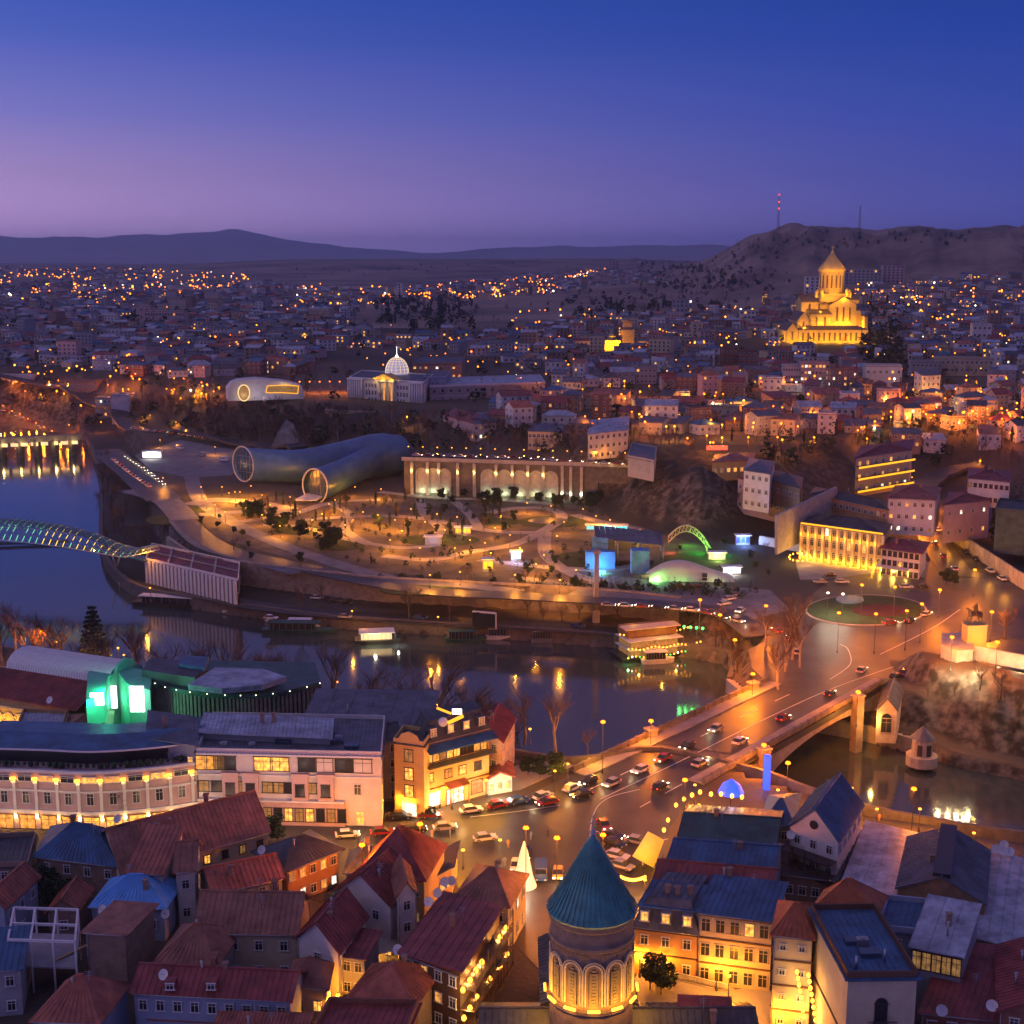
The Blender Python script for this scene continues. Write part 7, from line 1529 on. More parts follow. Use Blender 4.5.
for i, (px, py) in enumerate(lamps):
    q = G(px, py, 7); zt_ = q.z + 7
    sp = Vector((q.x, q.y, q.z - H)).length / F; r_ = min(2.0, max(.4, .62 * sp * crng.choice([.6, .8, 1, 1.1, 1.5])))
    if i < 200:
        warm = crng.random()
        kind = 'lamp_sodium' if warm < .72 else 'lamp_warm' if warm < .92 else 'lamp_white'
        key = ('city', kind)
        if key not in LAMP_PROTO:
            t_ = thing('street_lamp', (0, 0, -500), 'x', 'street lamp'); m = MB(); m.tube((0, 0, -500), (0, 0, -493.4), .12, .07, n=5); m.build('pole', 'metal_dark', t_); m = MB(); m.sphere((0, 0, -493), 1, 8, 5); h_ = m.build('lamp_globe', kind, t_)
            me = h_.data; h_.location = (0, 0, 7)
            for v_ in me.vertices: v_.co.z -= 7
            LAMP_PROTO[key] = t_; o = t_; o.location = q
        else: o = dup(LAMP_PROTO[key], q)
        for ch in o.children:
            if ch.name.startswith('lamp_globe'): ch.scale = (r_,) * 3
        zz = 'in the near streets' if py > 400 else 'halfway up the town' if py > 340 else 'on the far slopes'
        hx = 'at the left' if px < 200 else 'behind the domed palace' if px < 470 else 'around the bell tower' if px < 720 else 'around the cathedral' if px < 880 else 'at the right'
        o['label'] = '%s street lamp %s %s' % ({'lamp_sodium': 'orange', 'lamp_warm': 'yellow', 'lamp_white': 'white'}[kind], zz, hx); o['group'] = 'street lamps of the town'
        if py > 320: plight((q.x, q.y - 1.2, zt_ - 1.0), 3400 * crng.uniform(.4, 1.6), {'lamp_sodium': (1, .22, .01), 'lamp_warm': (1, .38, .05), 'lamp_white': (1, .85, .6)}[kind], .3)
    else: fl.sphere((q.x, q.y, zt_), r_, 7, 4, crng.choices([0, 1, 2], [6, 3, .8])[0])
tag(fl.build('distant_lamps', ['lamp_sodium', 'lamp_warm', 'lamp_white']), kind='stuff')
# ================================================================== trees
trng = random.Random(5)
TREES = {}
def bare_tree_meshes(seed, h, spread):
    r = random.Random(seed); mt, mc = MB(), MB()
    def grow(p, d, L, rad, lev):
        n = 3; pts = [p]
        for k in range(n):
            d = (d + Vector((r.uniform(-.18, .18), r.uniform(-.18, .18), r.uniform(-.02, .14)))).normalized(); pts.append(pts[-1] + d * L / n)
        for k in range(n): (mt if lev < 2 else mc).tube(pts[k], pts[k + 1], rad * (1 - .25 * k / n), rad * (1 - .25 * (k + 1) / n), n=5 if lev < 1 else 3, cap=False)
        if lev >= 4: return
        nb = 5 if lev == 0 else 4 if lev < 3 else 3
        for k in range(nb):
            t = (.45 + .55 * (k + 1) / nb) if lev == 0 else (.3 + .7 * (k + 1) / nb); q = pts[0].lerp(pts[-1], t); a = r.uniform(0, 6.28) + k * 2.4
            nd = (d * .75 + Vector((math.cos(a), math.sin(a), r.uniform(-.05, .35))) * spread).normalized(); grow(q, nd, L * r.uniform(.52, .72), rad * .5, lev + 1)
    grow(Vector((0, 0, -500)), Vector((0, 0, 1)), h * .42, h * .022, 0); return mt, mc
def make_tree(kind, seed):
    r = random.Random(seed)
    if kind == 'bare':
        t_ = thing('bare_tree', (0, 0, -500), 'x', 'tree'); mt, mc = bare_tree_meshes(seed, 13, .75); mt.build('trunk', 'bark', t_); mc.build('crown', 'twigs', t_)
    elif kind == 'pale':
        t_ = thing('bare_tree', (0, 0, -500), 'x', 'tree'); mt, mc = bare_tree_meshes(seed, 16, .45); mt.build('trunk', 'bark_pale', t_); mc.build('crown', 'twigs', t_)
    else:
        nm, h, n = {'conifer': ('conifer', 17, 2600), 'cypress': ('cypress', 11, 900), 'round': ('evergreen_tree', 7, 1500)}[kind]
        cl_ = [(r.uniform(0, 6.28), r.uniform(.2, 2.4), r.uniform(1.8, 6.6), r.uniform(.8, 1.7)) for _ in range(13)]; t_ = thing(nm, (0, 0, -500), 'x', 'tree'); m = MB(); m.tube((0, 0, -500), (0, 0, -500 + h * (.95 if kind != 'round' else .5)), h * .02, .04, n=6); m.build('trunk', 'bark', t_); m = MB()
        for i in range(n):
            if kind == 'conifer':
                tier = r.randint(0, 13); zz = 1.6 + tier * 1.12; R0 = (1 - tier / 14.5) ** .8 * 4.6 + .3; a = r.choice(range(11)) * .571 + tier * 1.3 + r.gauss(0, .12); rr = R0 * r.random() ** .6; z_ = zz - rr * .22 + r.gauss(0, .1); s = .4
            elif kind == 'cypress': zz = r.uniform(.3, 10.8); a = r.uniform(0, 6.28); rr = .95 * math.sin(math.pi * min(1, (zz / 11) * .9 + .1)) ** .6 * r.uniform(.6, 1.05); z_ = zz; s = .32
            else:
                ca, cr, cz, cw = r.choice(cl_); v3 = Vector((r.gauss(0, 1), r.gauss(0, 1), r.gauss(0, 1))).normalized() * cw * r.uniform(.5, 1.05); vx = cr * math.cos(ca) + v3.x; vy = cr * math.sin(ca) + v3.y; a = math.atan2(vy, vx); rr = math.hypot(vx, vy); z_ = cz + v3.z * .8; s = .36
            c = Vector((rr * math.cos(a), rr * math.sin(a), z_ - 500)); u = Vector((r.gauss(0, 1), r.gauss(0, 1), r.gauss(0, .6))).normalized() * s * r.uniform(.6, 1.3); v = u.cross(Vector((r.gauss(0, 1), r.gauss(0, 1), r.gauss(0, 1)))).normalized() * s * .6
            m.add([c - u, c + v, c + u, c - v], [(0, 1, 2, 3)])
        m.build('crown', 'foliage_dark', t_)
    return t_
first = {}
def tree(kind, pos, label, group=None, s=1.0, var=0):
    k = (kind, var)
    if k not in TREES: TREES[k] = make_tree(kind, 10 + var * 7 + len(kind)); first[k] = True
    if first[k]: o = TREES[k]; first[k] = False; o.location = pos; o['label'] = label; o.rotation_euler[2] = trng.uniform(0, 6.3); o.scale = (s,) * 3; 
    else: o = dup(TREES[k], pos, trng.uniform(0, 6.3), label, None, s)
    if group: o['group'] = group
    elif 'group' in o: del o['group']
    return o
def T(kind, px, py, label, s=1, z=None, group=None, var=0):
    p = G(px, py) if z is None else P(px, py, z); return tree(kind, p, label, group, s, var)
T('conifer', 95, 668, 'tall dark conifer with drooping tiers on the near bank beside the vaulted hall', 1.0, 12)
for i, (a, b, s, w) in enumerate([(15, 655, 1.1, 'at the left edge of the near bank'), (33, 662, 1.2, 'left of the tall dark conifer'), (62, 664, 1.15, 'close left of the tall dark conifer'), (135, 682, 1.1, 'just right of the tall dark conifer'), (165, 690, 1.2, 'behind the curved riverside hall'), (195, 692, 1.1, 'behind the pale upper roof of the curved hall'), (232, 698, 1.15, 'right of the pale upper roof'),
                                  (268, 702, 1.2, 'behind the right end of the curved hall'), (300, 708, 1.1, 'left of the glass-panel restaurant'), (335, 715, 1.3, 'behind the glass-panel restaurant, left'), (372, 722, 1.3, 'behind the glass-panel restaurant, middle'), (405, 730, 1.35, 'behind the glass-panel restaurant, right'), (440, 738, 1.3, 'behind the yellow hotel'), (478, 744, 1.2, 'behind the right end of the yellow hotel'), (524, 745, 1.15, 'standing alone on the bank right of the yellow hotel'), (556, 752, 1.0, 'next to the dark evergreens on the near bank')]):
    T('bare' if i % 3 else 'pale', a, b, 'leafless tree on the near bank ' + w, s, 12, 'leafless trees along the near bank', i % 2)
t1 = T('bare', 588, 755, 'small leafless tree glowing orange under a street lamp by the bridge', .55, 12, None, 1)
plight(P(596, 752, 15.5), 2600, (1, .4, .04))
for (a, b, s, w) in ((553, 782, .9, 'dark round evergreen beside the bridge approach, the largest'), (540, 778, .7, 'dark round evergreen left of the largest one by the bridge approach'), (528, 775, .6, 'dark round evergreen nearest the small white-lit shop'), (430, 818, .35, 'clipped low bush before the yellow hotel'), (308, 818, .4, 'clipped bush before the white and rose building')):
    T('round', a, b, w, s, 12)
for (a, b, s, w) in ((40, 905, 1.0, 'big evergreen in the dark garden below the worn blue roof'), (62, 915, .9, 'evergreen right of the big one in the dark garden'), (96, 888, .7, 'evergreen against the orange brown single-slope roof'), (25, 895, .8, 'evergreen at the left of the dark garden'), (278, 842, .8, 'yellow-lit bush tree by the long brown-roofed house'), (650, 990, .8, 'dark evergreen right of the church drum'), (661, 995, .7, 'smaller evergreen right of the church drum'), (946, 585, .8, 'round evergreen by the galleried annex, left'), (954, 586, .7, 'round evergreen by the galleried annex, right')):
    T('round', a, b, w, s, 12)
T('bare', 110, 828, 'bare tree spreading its twigs before the lit pilasters of the curved facade', .8, 12)
for i, (a, b, s) in enumerate([(778, 690, 1.0), (785, 672, 1.1), (792, 660, 1.1), (800, 668, 1.0), (795, 645, 1.1), (765, 650, .9)]):
    T('pale', a, b, 'pale-trunked bare tree of the clump left of the roundabout, %s' % ['nearest the bridge', 'second from the bridge', 'with the leaning trunk', 'at its right side', 'nearest the flower bed', 'at its left side'][i], s, 12, 'bare trees left of the roundabout', i % 2)
for i, (a, b, s, w) in enumerate([(1005, 640, .9, 'dark bare tree behind the horseman statue'), (1015, 560, 1.0, 'bare tree above the lit ramp wall at the right edge'), (995, 545, 1.0, 'bare tree above the lit ramp wall, left of the edge one'), (1018, 530, 1.0, 'bare tree below the green-clad block'), (980, 520, .9, 'bare tree under the coral-walled house'), (410, 632, 1.1, 'pale bare tree on the quay beside the floating bar'), (450, 622, .6, 'small bare tree on the quay by its lamp'), (302, 612, .9, 'bare tree on the quay near the white launch'), (322, 608, .8, 'bare tree on the quay right of the launch'), (528, 618, .7, 'bare tree on the quay left of the pylon'), (617, 622, .8, 'bare tree on the quay right of the pylon'), (118, 530, 1.1, 'reddish bare tree by the lit end of the footbridge'), (112, 510, 1.2, 'bare tree behind the lit end of the footbridge'), (108, 490, 1.1, 'bare tree on the left bank above the footbridge'), (104, 470, 1.1, 'bare tree on the left bank below the road bridge'), (980, 690, .7, 'amber-lit bush tree growing on the cliff below the parapet'), (1000, 700, .7, 'bare bush tree on the cliff at the right edge')]):
    T('bare', a, b, w, s, None, None, i % 2)
plight(P(985, 700, 20) + Vector((-2, -5, 0)), 1800, (1, .42, .03)); plight(P(1008, 700, 17) + Vector((0, -3, 0)), 1200, (1, .9, .3))
# wooded slope under the palace, the cliff top and the river park
def scatter(polys, n, kinds, smin, smax, label, group, seed):
    r = random.Random(seed); c = 0
    while c < n:
        poly = r.choice(polys); xs = [p[0] for p in poly]; ys = [p[1] for p in poly]; px, py = r.uniform(min(xs), max(xs)), r.uniform(min(ys), max(ys))
        if not inpoly(px, py, poly): continue
        tree(r.choice(kinds), G(px, py), label, group, r.uniform(smin, smax), r.randint(0, 1)); c += 1
scatter([[(195, 408), (330, 418), (330, 448), (200, 438)], [(330, 418), (440, 424), (590, 444), (640, 446), (600, 456), (400, 452), (330, 446)]], 70, ['bare', 'bare', 'bare', 'pale'], .55, .85, 'leafless tree in the wood on the slope beneath the domed palace', 'wood beneath the palace', 1)
scatter([[(730, 490), (800, 500), (790, 540), (740, 530)], [(590, 440), (700, 440), (720, 455), (640, 458)]], 22, ['bare'], .5, .8, 'leafless tree around the cliff above the park', 'trees around the cliff', 2)
scatter([[(420, 495), (460, 505), (525, 505), (595, 510), (600, 500), (520, 490), (425, 488)]], 40, ['round'], .55, .85, 'dark evergreen at the foot of the arched wall', 'evergreens below the arched wall', 3)
scatter([[(240, 515), (270, 530), (300, 545), (330, 555), (350, 560), (350, 545), (300, 530), (250, 512)]], 22, ['round'], .7, 1.0, 'dark evergreen clump on the left of the park', 'evergreens in the park', 4)
scatter([[(250, 500), (500, 500), (520, 530), (420, 545), (330, 530), (250, 520)]], 70, ['cypress', 'cypress', 'bare', 'round'], .4, .6, 'slim dark tree among the park lamps', 'slim trees in the park', 5)
scatter([[(0, 380), (90, 395), (100, 440), (60, 425), (0, 410)], [(130, 400), (200, 405), (190, 425), (135, 420)]], 24, ['bare'], .6, .9, 'leafless tree in the grove at the far left bank', 'grove on the far left bank', 6)
scatter([[(380, 305), (440, 302), (480, 310), (440, 326), (385, 326)], [(870, 300), (900, 310), (905, 370), (880, 360)], [(600, 300), (700, 300), (690, 325), (560, 330)]], 80, ['cypress', 'round'], 1.0, 1.6, 'dark evergreen on the far slope of the town', 'evergreens of the far slopes', 7)
scatter([[(790, 425), (1024, 425), (1024, 455), (900, 450), (800, 450)], [(560, 430), (840, 400), (840, 440), (700, 445)]], 40, ['bare', 'bare', 'cypress'], .5, .8, 'bare tree between the houses of the right-hand slope', 'trees between the houses', 8)
scatter([[(0, 330), (1024, 330), (1024, 400), (640, 420), (0, 380)]], 40, ['bare', 'round', 'cypress'], .6, 1.0, 'tree between the houses of the plateau town', 'trees of the plateau town', 9)
scatter([[(480, 560), (600, 545), (600, 590), (470, 590)], [(640, 555), (760, 540), (790, 590), (700, 600)], [(160, 505), (240, 530), (330, 565), (300, 575), (200, 545)], [(400, 575), (600, 590), (600, 600), (400, 590)]], 60, ['round', 'round', 'bare'], .25, .5, 'low shrub on the lawns of the river park', 'shrubs in the park', 10)
scatter([[(0, 655), (100, 672), (300, 706), (420, 733), (560, 756), (560, 764), (420, 742), (300, 716), (100, 682), (0, 664)]], 34, ['bare', 'pale'], .8, 1.1, 'leafless tree in the rear row along the near bank', 'rear row of leafless trees', 11)
scatter([[(100, 455), (120, 500), (150, 540), (140, 570), (105, 560), (98, 500)]], 16, ['bare'], .6, .9, 'leafless tree on the left bank above the lit footbridge', 'trees on the left bank', 12)
scatter([[(925, 690), (1024, 700), (1024, 760), (930, 740)]], 14, ['bare'], .2, .4, 'scrub growing on the brown cliff below the parapet', 'scrub on the cliff', 13)
scatter([[(700, 625), (760, 640), (740, 690), (700, 655)], [(520, 605), (600, 625), (520, 628)]], 16, ['bare'], .5, .8, 'small bare tree on the bank near the restaurant boat', 'trees by the restaurant boat', 14)
# the woods that read as one mass, and the trees between the far houses
def simple_bare(m, p, h, r, mi=0):
    m.tube(p, p + Vector((0, 0, h * .5)), h * .018, h * .01, n=3, cap=False, mi=mi)
    for k in range(9):
        a = r.uniform(0, 6.28); q = p + Vector((0, 0, h * r.uniform(.28, .55))); d = Vector((math.cos(a) * .5, math.sin(a) * .5, r.uniform(.5, 1.2))).normalized(); e = q + d * h * r.uniform(.25, .45); m.tube(q, e, h * .009, h * .004, n=3, cap=False, mi=mi)
        for j in range(6):
            q2 = q.lerp(e, r.uniform(.3, 1)); d2 = (d + Vector((r.gauss(0, .5), r.gauss(0, .5), r.gauss(0, .3)))).normalized(); e2 = q2 + d2 * h * .2; s2 = Vector((-d2.y, d2.x, 0)) * h * .006; m.add([q2 - s2, q2 + s2, e2], [(0, 1, 2)], mi)
            e3 = q2 + (d2 + Vector((r.gauss(0, .6), r.gauss(0, .6), .2))).normalized() * h * .15; m.add([q2 - s2, q2 + s2, e3], [(0, 1, 2)], mi)
def blob_tree(m, p, h, w, n, r, mi=1):
    for i in range(n):
        a = r.uniform(0, 6.28); t = r.random(); rr = w * math.sin(math.pi * (t * .85 + .12)) ** .7 * r.uniform(.3, 1.05); c = p + Vector((rr * math.cos(a), rr * math.sin(a), h * (.12 + .88 * t)))
        u = Vector((r.gauss(0, 1), r.gauss(0, 1), r.gauss(0, .6))).normalized() * w * .38; v = u.cross(Vector((r.gauss(0, 1), r.gauss(0, 1), r.gauss(0, 1)))).normalized() * w * .26; m.add([c - u, c + v, c + u, c - v], [(0, 1, 2, 3)], mi)
def mass(name, polys, n, seed, kinds, sc=1.0):
    r = random.Random(seed); m = MB(); c = 0
    while c < n:
        poly = r.choice(polys); xs = [q[0] for q in poly]; ys = [q[1] for q in poly]; px, py = r.uniform(min(xs), max(xs)), r.uniform(min(ys), max(ys))
        if not inpoly(px, py, poly): continue
        p_ = G(px, py); k = r.choice(kinds); c += 1
        if k == 'b': simple_bare(m, p_, r.uniform(8, 12) * sc, r)
        elif k == 'r': blob_tree(m, p_, r.uniform(4, 8) * sc, r.uniform(2, 4) * sc, 26, r)
        else: blob_tree(m, p_, r.uniform(9, 15) * sc, r.uniform(1, 1.6) * sc, 24, r)
    tag(m.build(name, ['twigs', 'foliage_dark']), kind='stuff')
mass('slope_wood', [[(190, 402), (330, 414), (330, 450), (190, 440)], [(330, 414), (440, 420), (590, 440), (650, 444), (600, 458), (400, 453), (330, 450)]], 420, 21, 'bbbbr')
mass('left_bank_wood', [[(0, 378), (95, 392), (100, 440), (60, 428), (0, 408)], [(130, 398), (205, 402), (190, 430), (130, 424)]], 130, 22, 'bbr')
mass('town_trees', [[(0, 300), (1024, 300), (1024, 440), (640, 430), (560, 410), (190, 400), (0, 380)]], 700, 23, 'brrc')
mass('right_slope_trees', [[(740, 440), (1024, 430), (1024, 470), (930, 470), (905, 448), (850, 448), (790, 478)], [(985, 500), (1024, 510), (1024, 560), (965, 530)]], 170, 25, 'bbbrc')
mass('far_woods', [[(370, 300), (480, 294), (480, 330), (380, 334)], [(560, 290), (700, 296), (760, 318), (560, 326)], [(640, 262), (720, 270), (760, 292), (640, 290)], [(0, 285), (360, 300), (360, 340), (0, 330)], [(860, 300), (905, 310), (905, 380), (860, 370)]], 650, 24, 'rrc', 1.6)
mass('hill_scrub', [[(690, 250), (780, 229), (900, 233), (985, 232), (960, 246), (860, 250), (780, 262), (700, 262)], [(640, 262), (740, 262), (800, 280), (760, 300), (640, 292)], [(170, 284), (600, 268), (640, 264), (560, 262), (300, 268)]], 300, 26, 'rrb', 1.1)
mass('park_planting', [[(200, 508), (330, 498), (600, 508), (650, 535), (600, 572), (420, 572), (300, 558)], [(560, 585), (770, 590), (740, 600), (600, 598)], [(350, 585), (600, 596), (600, 602), (380, 592)]], 420, 27, 'rcr', .32)
# ================================================================== lamps, cars and people
for (a, b, w) in ((651, 721, 'left parapet of the bridge, nearest pier'), (753, 674, 'left parapet of the bridge, far pier'), (764, 745, 'right parapet of the bridge, nearest pier'), (858, 692, 'right parapet of the bridge, far pier')):
    lamp(a, b, 'road', 'bright orange lamp on the ' + w, z=14.1 - 5, watts=16000)
for i, (a, b, kd, w, ww) in enumerate([(952, 640, 'road', 'bright orange lamp by the corner of the cliff bastion', 5000), (997, 648, 'road', 'bright orange lamp behind the cliff parapet wall', 5000), (530, 729, 'lantern', 'amber globe lamp on the near bank by the leafless tree', 1500), (568, 764, 'park', 'amber lamp at the bridge approach, right one of two', 2500), (555, 771, 'park', 'amber lamp at the bridge approach, left one of two', 2500),
        (603, 722, 'tall', 'tall lamp lighting the small orange tree', 6000), (685, 780, 'tall', 'tall lamp at the near corner of the bridge', 9000), (695, 785, 'park', 'amber globe lamp by the near corner of the bridge', 3000), (877, 809, 'park', 'amber lamp on the riverside promenade, left one', 2500), (914, 789, 'tall', 'tall slim lamp post on the riverside promenade', 5000), (920, 809, 'park', 'cluster lamp on the riverside promenade beside the tall post', 2500), (974, 833, 'park', 'amber lamp behind the pale hall roof', 2000),
        (788, 763, 'tall', 'tall lamp behind the white gabled river house', 6000), (778, 790, 'lantern', 'low lamp left of the white gabled river house', 900), (852, 788, 'park', 'tall yellow lantern right of the white gabled river house', 3500), (41, 632, 'road', 'orange lamp on the near bank left of the tall conifer', 6000), (57, 642, 'park', 'second amber lamp on the near bank left of the tall conifer', 3000), (118, 648, 'park', 'amber lamp right of the tall conifer', 3500), (124, 655, 'park', 'lower amber lamp right of the tall conifer', 2500), (75, 655, 'park', 'amber lamp at the foot of the tall conifer', 3500),
        (214, 662, 'park', 'amber lamp behind the curved riverside hall', 2500), (337, 682, 'park', 'amber lamp behind the glass-panel restaurant', 3500), (462, 704, 'park', 'amber lamp behind the yellow hotel', 3500), (278, 797, 'lantern', 'globe lamp before the white and rose building, left one', 2200), (329, 793, 'lantern', 'globe lamp before the white and rose building, right one', 2600), (374, 783, 'park', 'wall-side lamp glowing on the end of the white and rose building', 5500), (486, 780, 'lantern', 'globe lamp between the yellow hotel and the small shop', 3500), (452, 792, 'lantern', 'black post lantern at the kerb before the yellow hotel', 2500), (404, 800, 'lantern', 'globe lamp at the foot of the yellow hotel wing', 4500), (440, 790, 'lantern', 'globe lamp by the awning of the yellow hotel', 4500),
        (729, 976, 'park', 'blazing lamp in the lane before the cream townhouse', 6000), (717, 968, 'lantern', 'small lantern beside the blazing lane lamp', 700), (820, 997, 'lantern', 'wall lantern at the corner of the flat blue-roofed house', 2500), (784, 998, 'lantern', 'lantern in the amber-lit lane at the bottom', 5500), (776, 1015, 'lantern', 'lantern at the foot of the tall cream house', 5500), (660, 962, 'lantern', 'lantern under the orange mansard house', 3500), (640, 955, 'lantern', 'lantern at the left corner of the orange mansard house', 3500), (632, 930, 'lantern', 'lantern in the passage between church and mansard house', 4000), (627, 900, 'park', 'yellow lamp in the small square behind the church cone', 5500), (645, 880, 'park', 'second yellow lamp in the small square behind the church cone', 4500), (300, 858, 'lantern', 'lamp on the tavern terrace, left one', 1500), (326, 858, 'lantern', 'lamp on the tavern terrace, right one', 2600), (297, 871, 'lantern', 'small round lamp below the tavern eave', 600), (427, 881, 'lantern', 'amber lamp under the open veranda roof', 3500), (420, 905, 'lantern', 'amber lamp in the alley behind the slim white house', 2200), (338, 995, 'lantern', 'amber lamp in the courtyard above the orange-brown gable', 2500), (331, 1001, 'lantern', 'lower amber lamp in the courtyard above the orange-brown gable', 1800), (119, 864, 'lantern', 'orange lamp in the garden by the single-slope roof', 900),
        (839, 613, 'tall', 'roundabout lamp on the lawn rim, leftmost', 4500), (876, 614, 'tall', 'roundabout lamp with a white light at the near rim', 4500), (907, 611, 'tall', 'roundabout lamp at the right rim', 4500), (922, 604, 'tall', 'roundabout lamp beyond the right rim', 4500), (862, 585, 'tall', 'lamp on the forecourt before the golden hotel, left', 9000), (895, 587, 'tall', 'lamp on the forecourt before the golden hotel, right', 9000), (828, 593, 'white', 'white lamp left of the fountain pool', 5000), (843, 594, 'white', 'small white lamp by the fountain pool', 3000), (992, 612, 'road', 'orange lamp on the far side of the statue car park', 12000), (985, 628, 'park', 'orange lamp directly above the statue car park', 5000), (975, 570, 'road', 'orange lamp along the climbing road', 13000), (940, 590, 'road', 'orange lamp where the climbing road meets the roundabout', 11000), (700, 600, 'road', 'orange lamp by the parked cars left of the bare tree clump', 14000), (735, 640, 'road', 'orange lamp on the bank left of the bare tree clump', 18000), (720, 615, 'road', 'orange lamp on the bend of the riverside road', 14000), (766, 606, 'road', 'orange lamp behind the bare tree clump', 14000), (352, 611, 'park', 'amber quay lamp above the middle quay', 2600), (438, 617, 'park', 'amber twin quay lamp right of the floating bar', 3000), (932, 492, 'road', 'lamp at the top bend of the hill road', 26000), (912, 478, 'park', 'yellow lamp by the balconied inn', 6000), (922, 510, 'road', 'lamp halfway up the hill road', 16000),
        (500, 500 + 400 - 60, 'park', 'lamp in the square left of the church cone', 3000), (526, 828, 'tall', 'tall lamp on the corner of the square', 9000), (420, 824, 'tall', 'tall lamp on the kerb of the main street, middle', 9000), (362, 845, 'tall', 'tall lamp on the kerb of the main street, left', 7000), (463, 850, 'lantern', 'low lamp at the edge of the square', 2500), (557, 838, 'tall', 'tall lamp at the mouth of the bridge road', 9000), (603, 835, 'tall', 'tall lamp beside the parked cars behind the church cone', 7000), (150, 588, 'park', 'amber lamp by the finned hall', 2600), (143, 550, 'park', 'orange lamp at the lit end of the footbridge', 3500)]):
    lamp(a, b, kd, w, z=(12 if not (quay := (a, b) in ((352, 611), (438, 617))) else 4) if b > 500 and (a, b) not in ((952, 640), (997, 648)) else None, watts=ww, group=None)
PK = [(378, 515), (437, 514), (402, 531), (329, 504), (491, 553), (495, 528), (280, 526), (457, 517), (355, 487), (381, 489), (335, 500), (411, 509), (501, 516), (485, 543), (229, 493), (222, 487), (235, 492), (240, 492), (251, 486), (206, 499), (201, 487), (527, 503), (551, 506), (583, 509), (596, 516), (564, 522), (557, 536), (536, 564), (544, 555), (576, 570), (353, 520), (363, 512), (300, 512), (312, 520), (322, 514), (345, 525), (395, 520), (425, 522), (445, 530), (470, 540), (455, 548), (420, 548), (390, 540), (510, 535), (520, 548), (560, 580), (515, 575), (460, 572), (430, 575), (270, 505), (262, 495), (290, 497), (215, 505), (225, 512), (246, 508), (262, 515), (610, 520), (640, 530), (186, 430), (160, 440), (215, 447), (150, 415), (143, 416), (176, 422), (190, 420), (163, 478)]
for i, (a, b) in enumerate(PK):
    zn = 'near the mouth of the left tube' if a < 262 else 'on the paths before the tubes' if a < 350 else 'in the middle of the park' if a < 450 else 'along the park loop' if a < 530 else 'around the round fountain'
    if b < 480: zn = 'beside the far left car park'
    lamp(a, b, 'park', 'amber globe park lamp ' + zn, 'lamps in the river park', 12000 if (i % 3 == 0 or a < 262) and b > 484 else 4500, z=12)
for i in range(17): a = 408 + i * 14.5; q = P(a, 452 + (a - 408) * .03, 29.5); lamp(0, 0, 'lantern', 'small lamp on top of the arched wall', 'lamps on the arched wall', 350, w=(q.x, q.y + 3, 28))
for i in range(7): q = G(300 + i * 10, 393); lamp(0, 0, 'city', 'orange lamp in the row left of the domed palace', 'lamp row left of the palace', 5000, w=tuple(q))
for i, (a, b) in enumerate([(3, 408), (12, 412), (20, 415), (28, 419), (36, 423), (44, 427), (52, 431), (60, 436), (68, 441)]): lamp(a, b, 'city', 'orange lamp along the far left embankment road', 'lamps on the far left embankment', 900)
for i, (a, b) in enumerate([(692, 795), (700, 792), (711, 794), (721, 794), (732, 796), (742, 797), (676, 805), (684, 799), (668, 820), (664, 830), (699, 806)]): lantern(a, b, 22.6 if i < 6 else 16, 'amber globe on the terrace rail of the green-roofed cafe', 'globes on the cafe terrace', 240)
for i in range(16): a = 797 + (i % 2) * 11 + i * .5; lantern(a, 972 + i * 3.2, 22 - i * .5, 'white-amber bulb in the strings beside the cream corner house', 'bulbs beside the corner house', 90, s=.8)
for i in range(12): lantern(621 + 24 * (i / 11), 877 + 3 * math.sin(i / 11 * 3.14), 15, 'amber bulb of the ring hung over the small square', 'bulbs over the small square', 120, s=.7)
for i in range(14): t1 = 2 * math.pi * i / 14; lantern(800 + 11 * math.cos(t1), 557 + 4 * math.sin(t1), 14, 'amber bulb ringed round the cafe garden by the golden hotel', 'bulbs of the cafe garden', 150, s=.8)
m = MB(); p_ = P(731, 790, 20.5); m.lathe((p_.x, p_.y, 20), [(2.4, 0), (1.6, 1.6), (.1, 2.6)], 12); m.tube((p_.x, p_.y, 17), (p_.x, p_.y, 20.2), .1, mi=1); tag(m.build('blue_parasol', ['lamp_blue', 'metal_dark'], loc=(p_.x, p_.y, 17)), 'parasol glowing deep blue on the terrace of the green-roofed cafe', 'parasol'); plight((p_.x, p_.y - 2.4, 20.5), 500, (.1, .2, 1))
m = MB(); p_ = P(767, 770, 16); m.box((p_.x, p_.y, 15.5), (1.2, 1.2, 7)); tag(m.build('light_column', 'lamp_blue', loc=(p_.x, p_.y, 12)), 'square column of blue light below the right bridge lamp', 'light column'); plight((p_.x - 1, p_.y - 2.4, 15), 900, (.1, .2, 1))
m = MB(); a_, b_ = P(643, 862, 13), P(656, 836, 17); m.tube(a_, b_, 2.1, 1.6, n=14); nmat('lit_canvas', (.8, .55, .15), .7, .1, .5, emit=(1, .5, .04), est=.55); t_ = thing('canvas_tube', a_, 'slanting tube of glowing yellow canvas in the small square behind the church', 'sculpture'); m.build('canvas', 'lit_canvas', t_); m = MB(); m.tube(a_, (a_.x, a_.y, 12), .2); m.tube(b_, (b_.x, b_.y, 12), .2); m.build('support', 'metal', t_)
m = MB(); p_ = P(524, 886, 12); m.lathe((p_.x, p_.y, 12), [(2.2, 0), (1.5, 2), (.7, 6), (.1, 8)], 16); tag(m.build('light_cone', 'glow_soft', loc=tuple(p_)), 'tall white cone of lights in the square left of the church', 'light cone'); plight((p_.x, p_.y - 3.5, 14), 1300, (1, .85, .6))
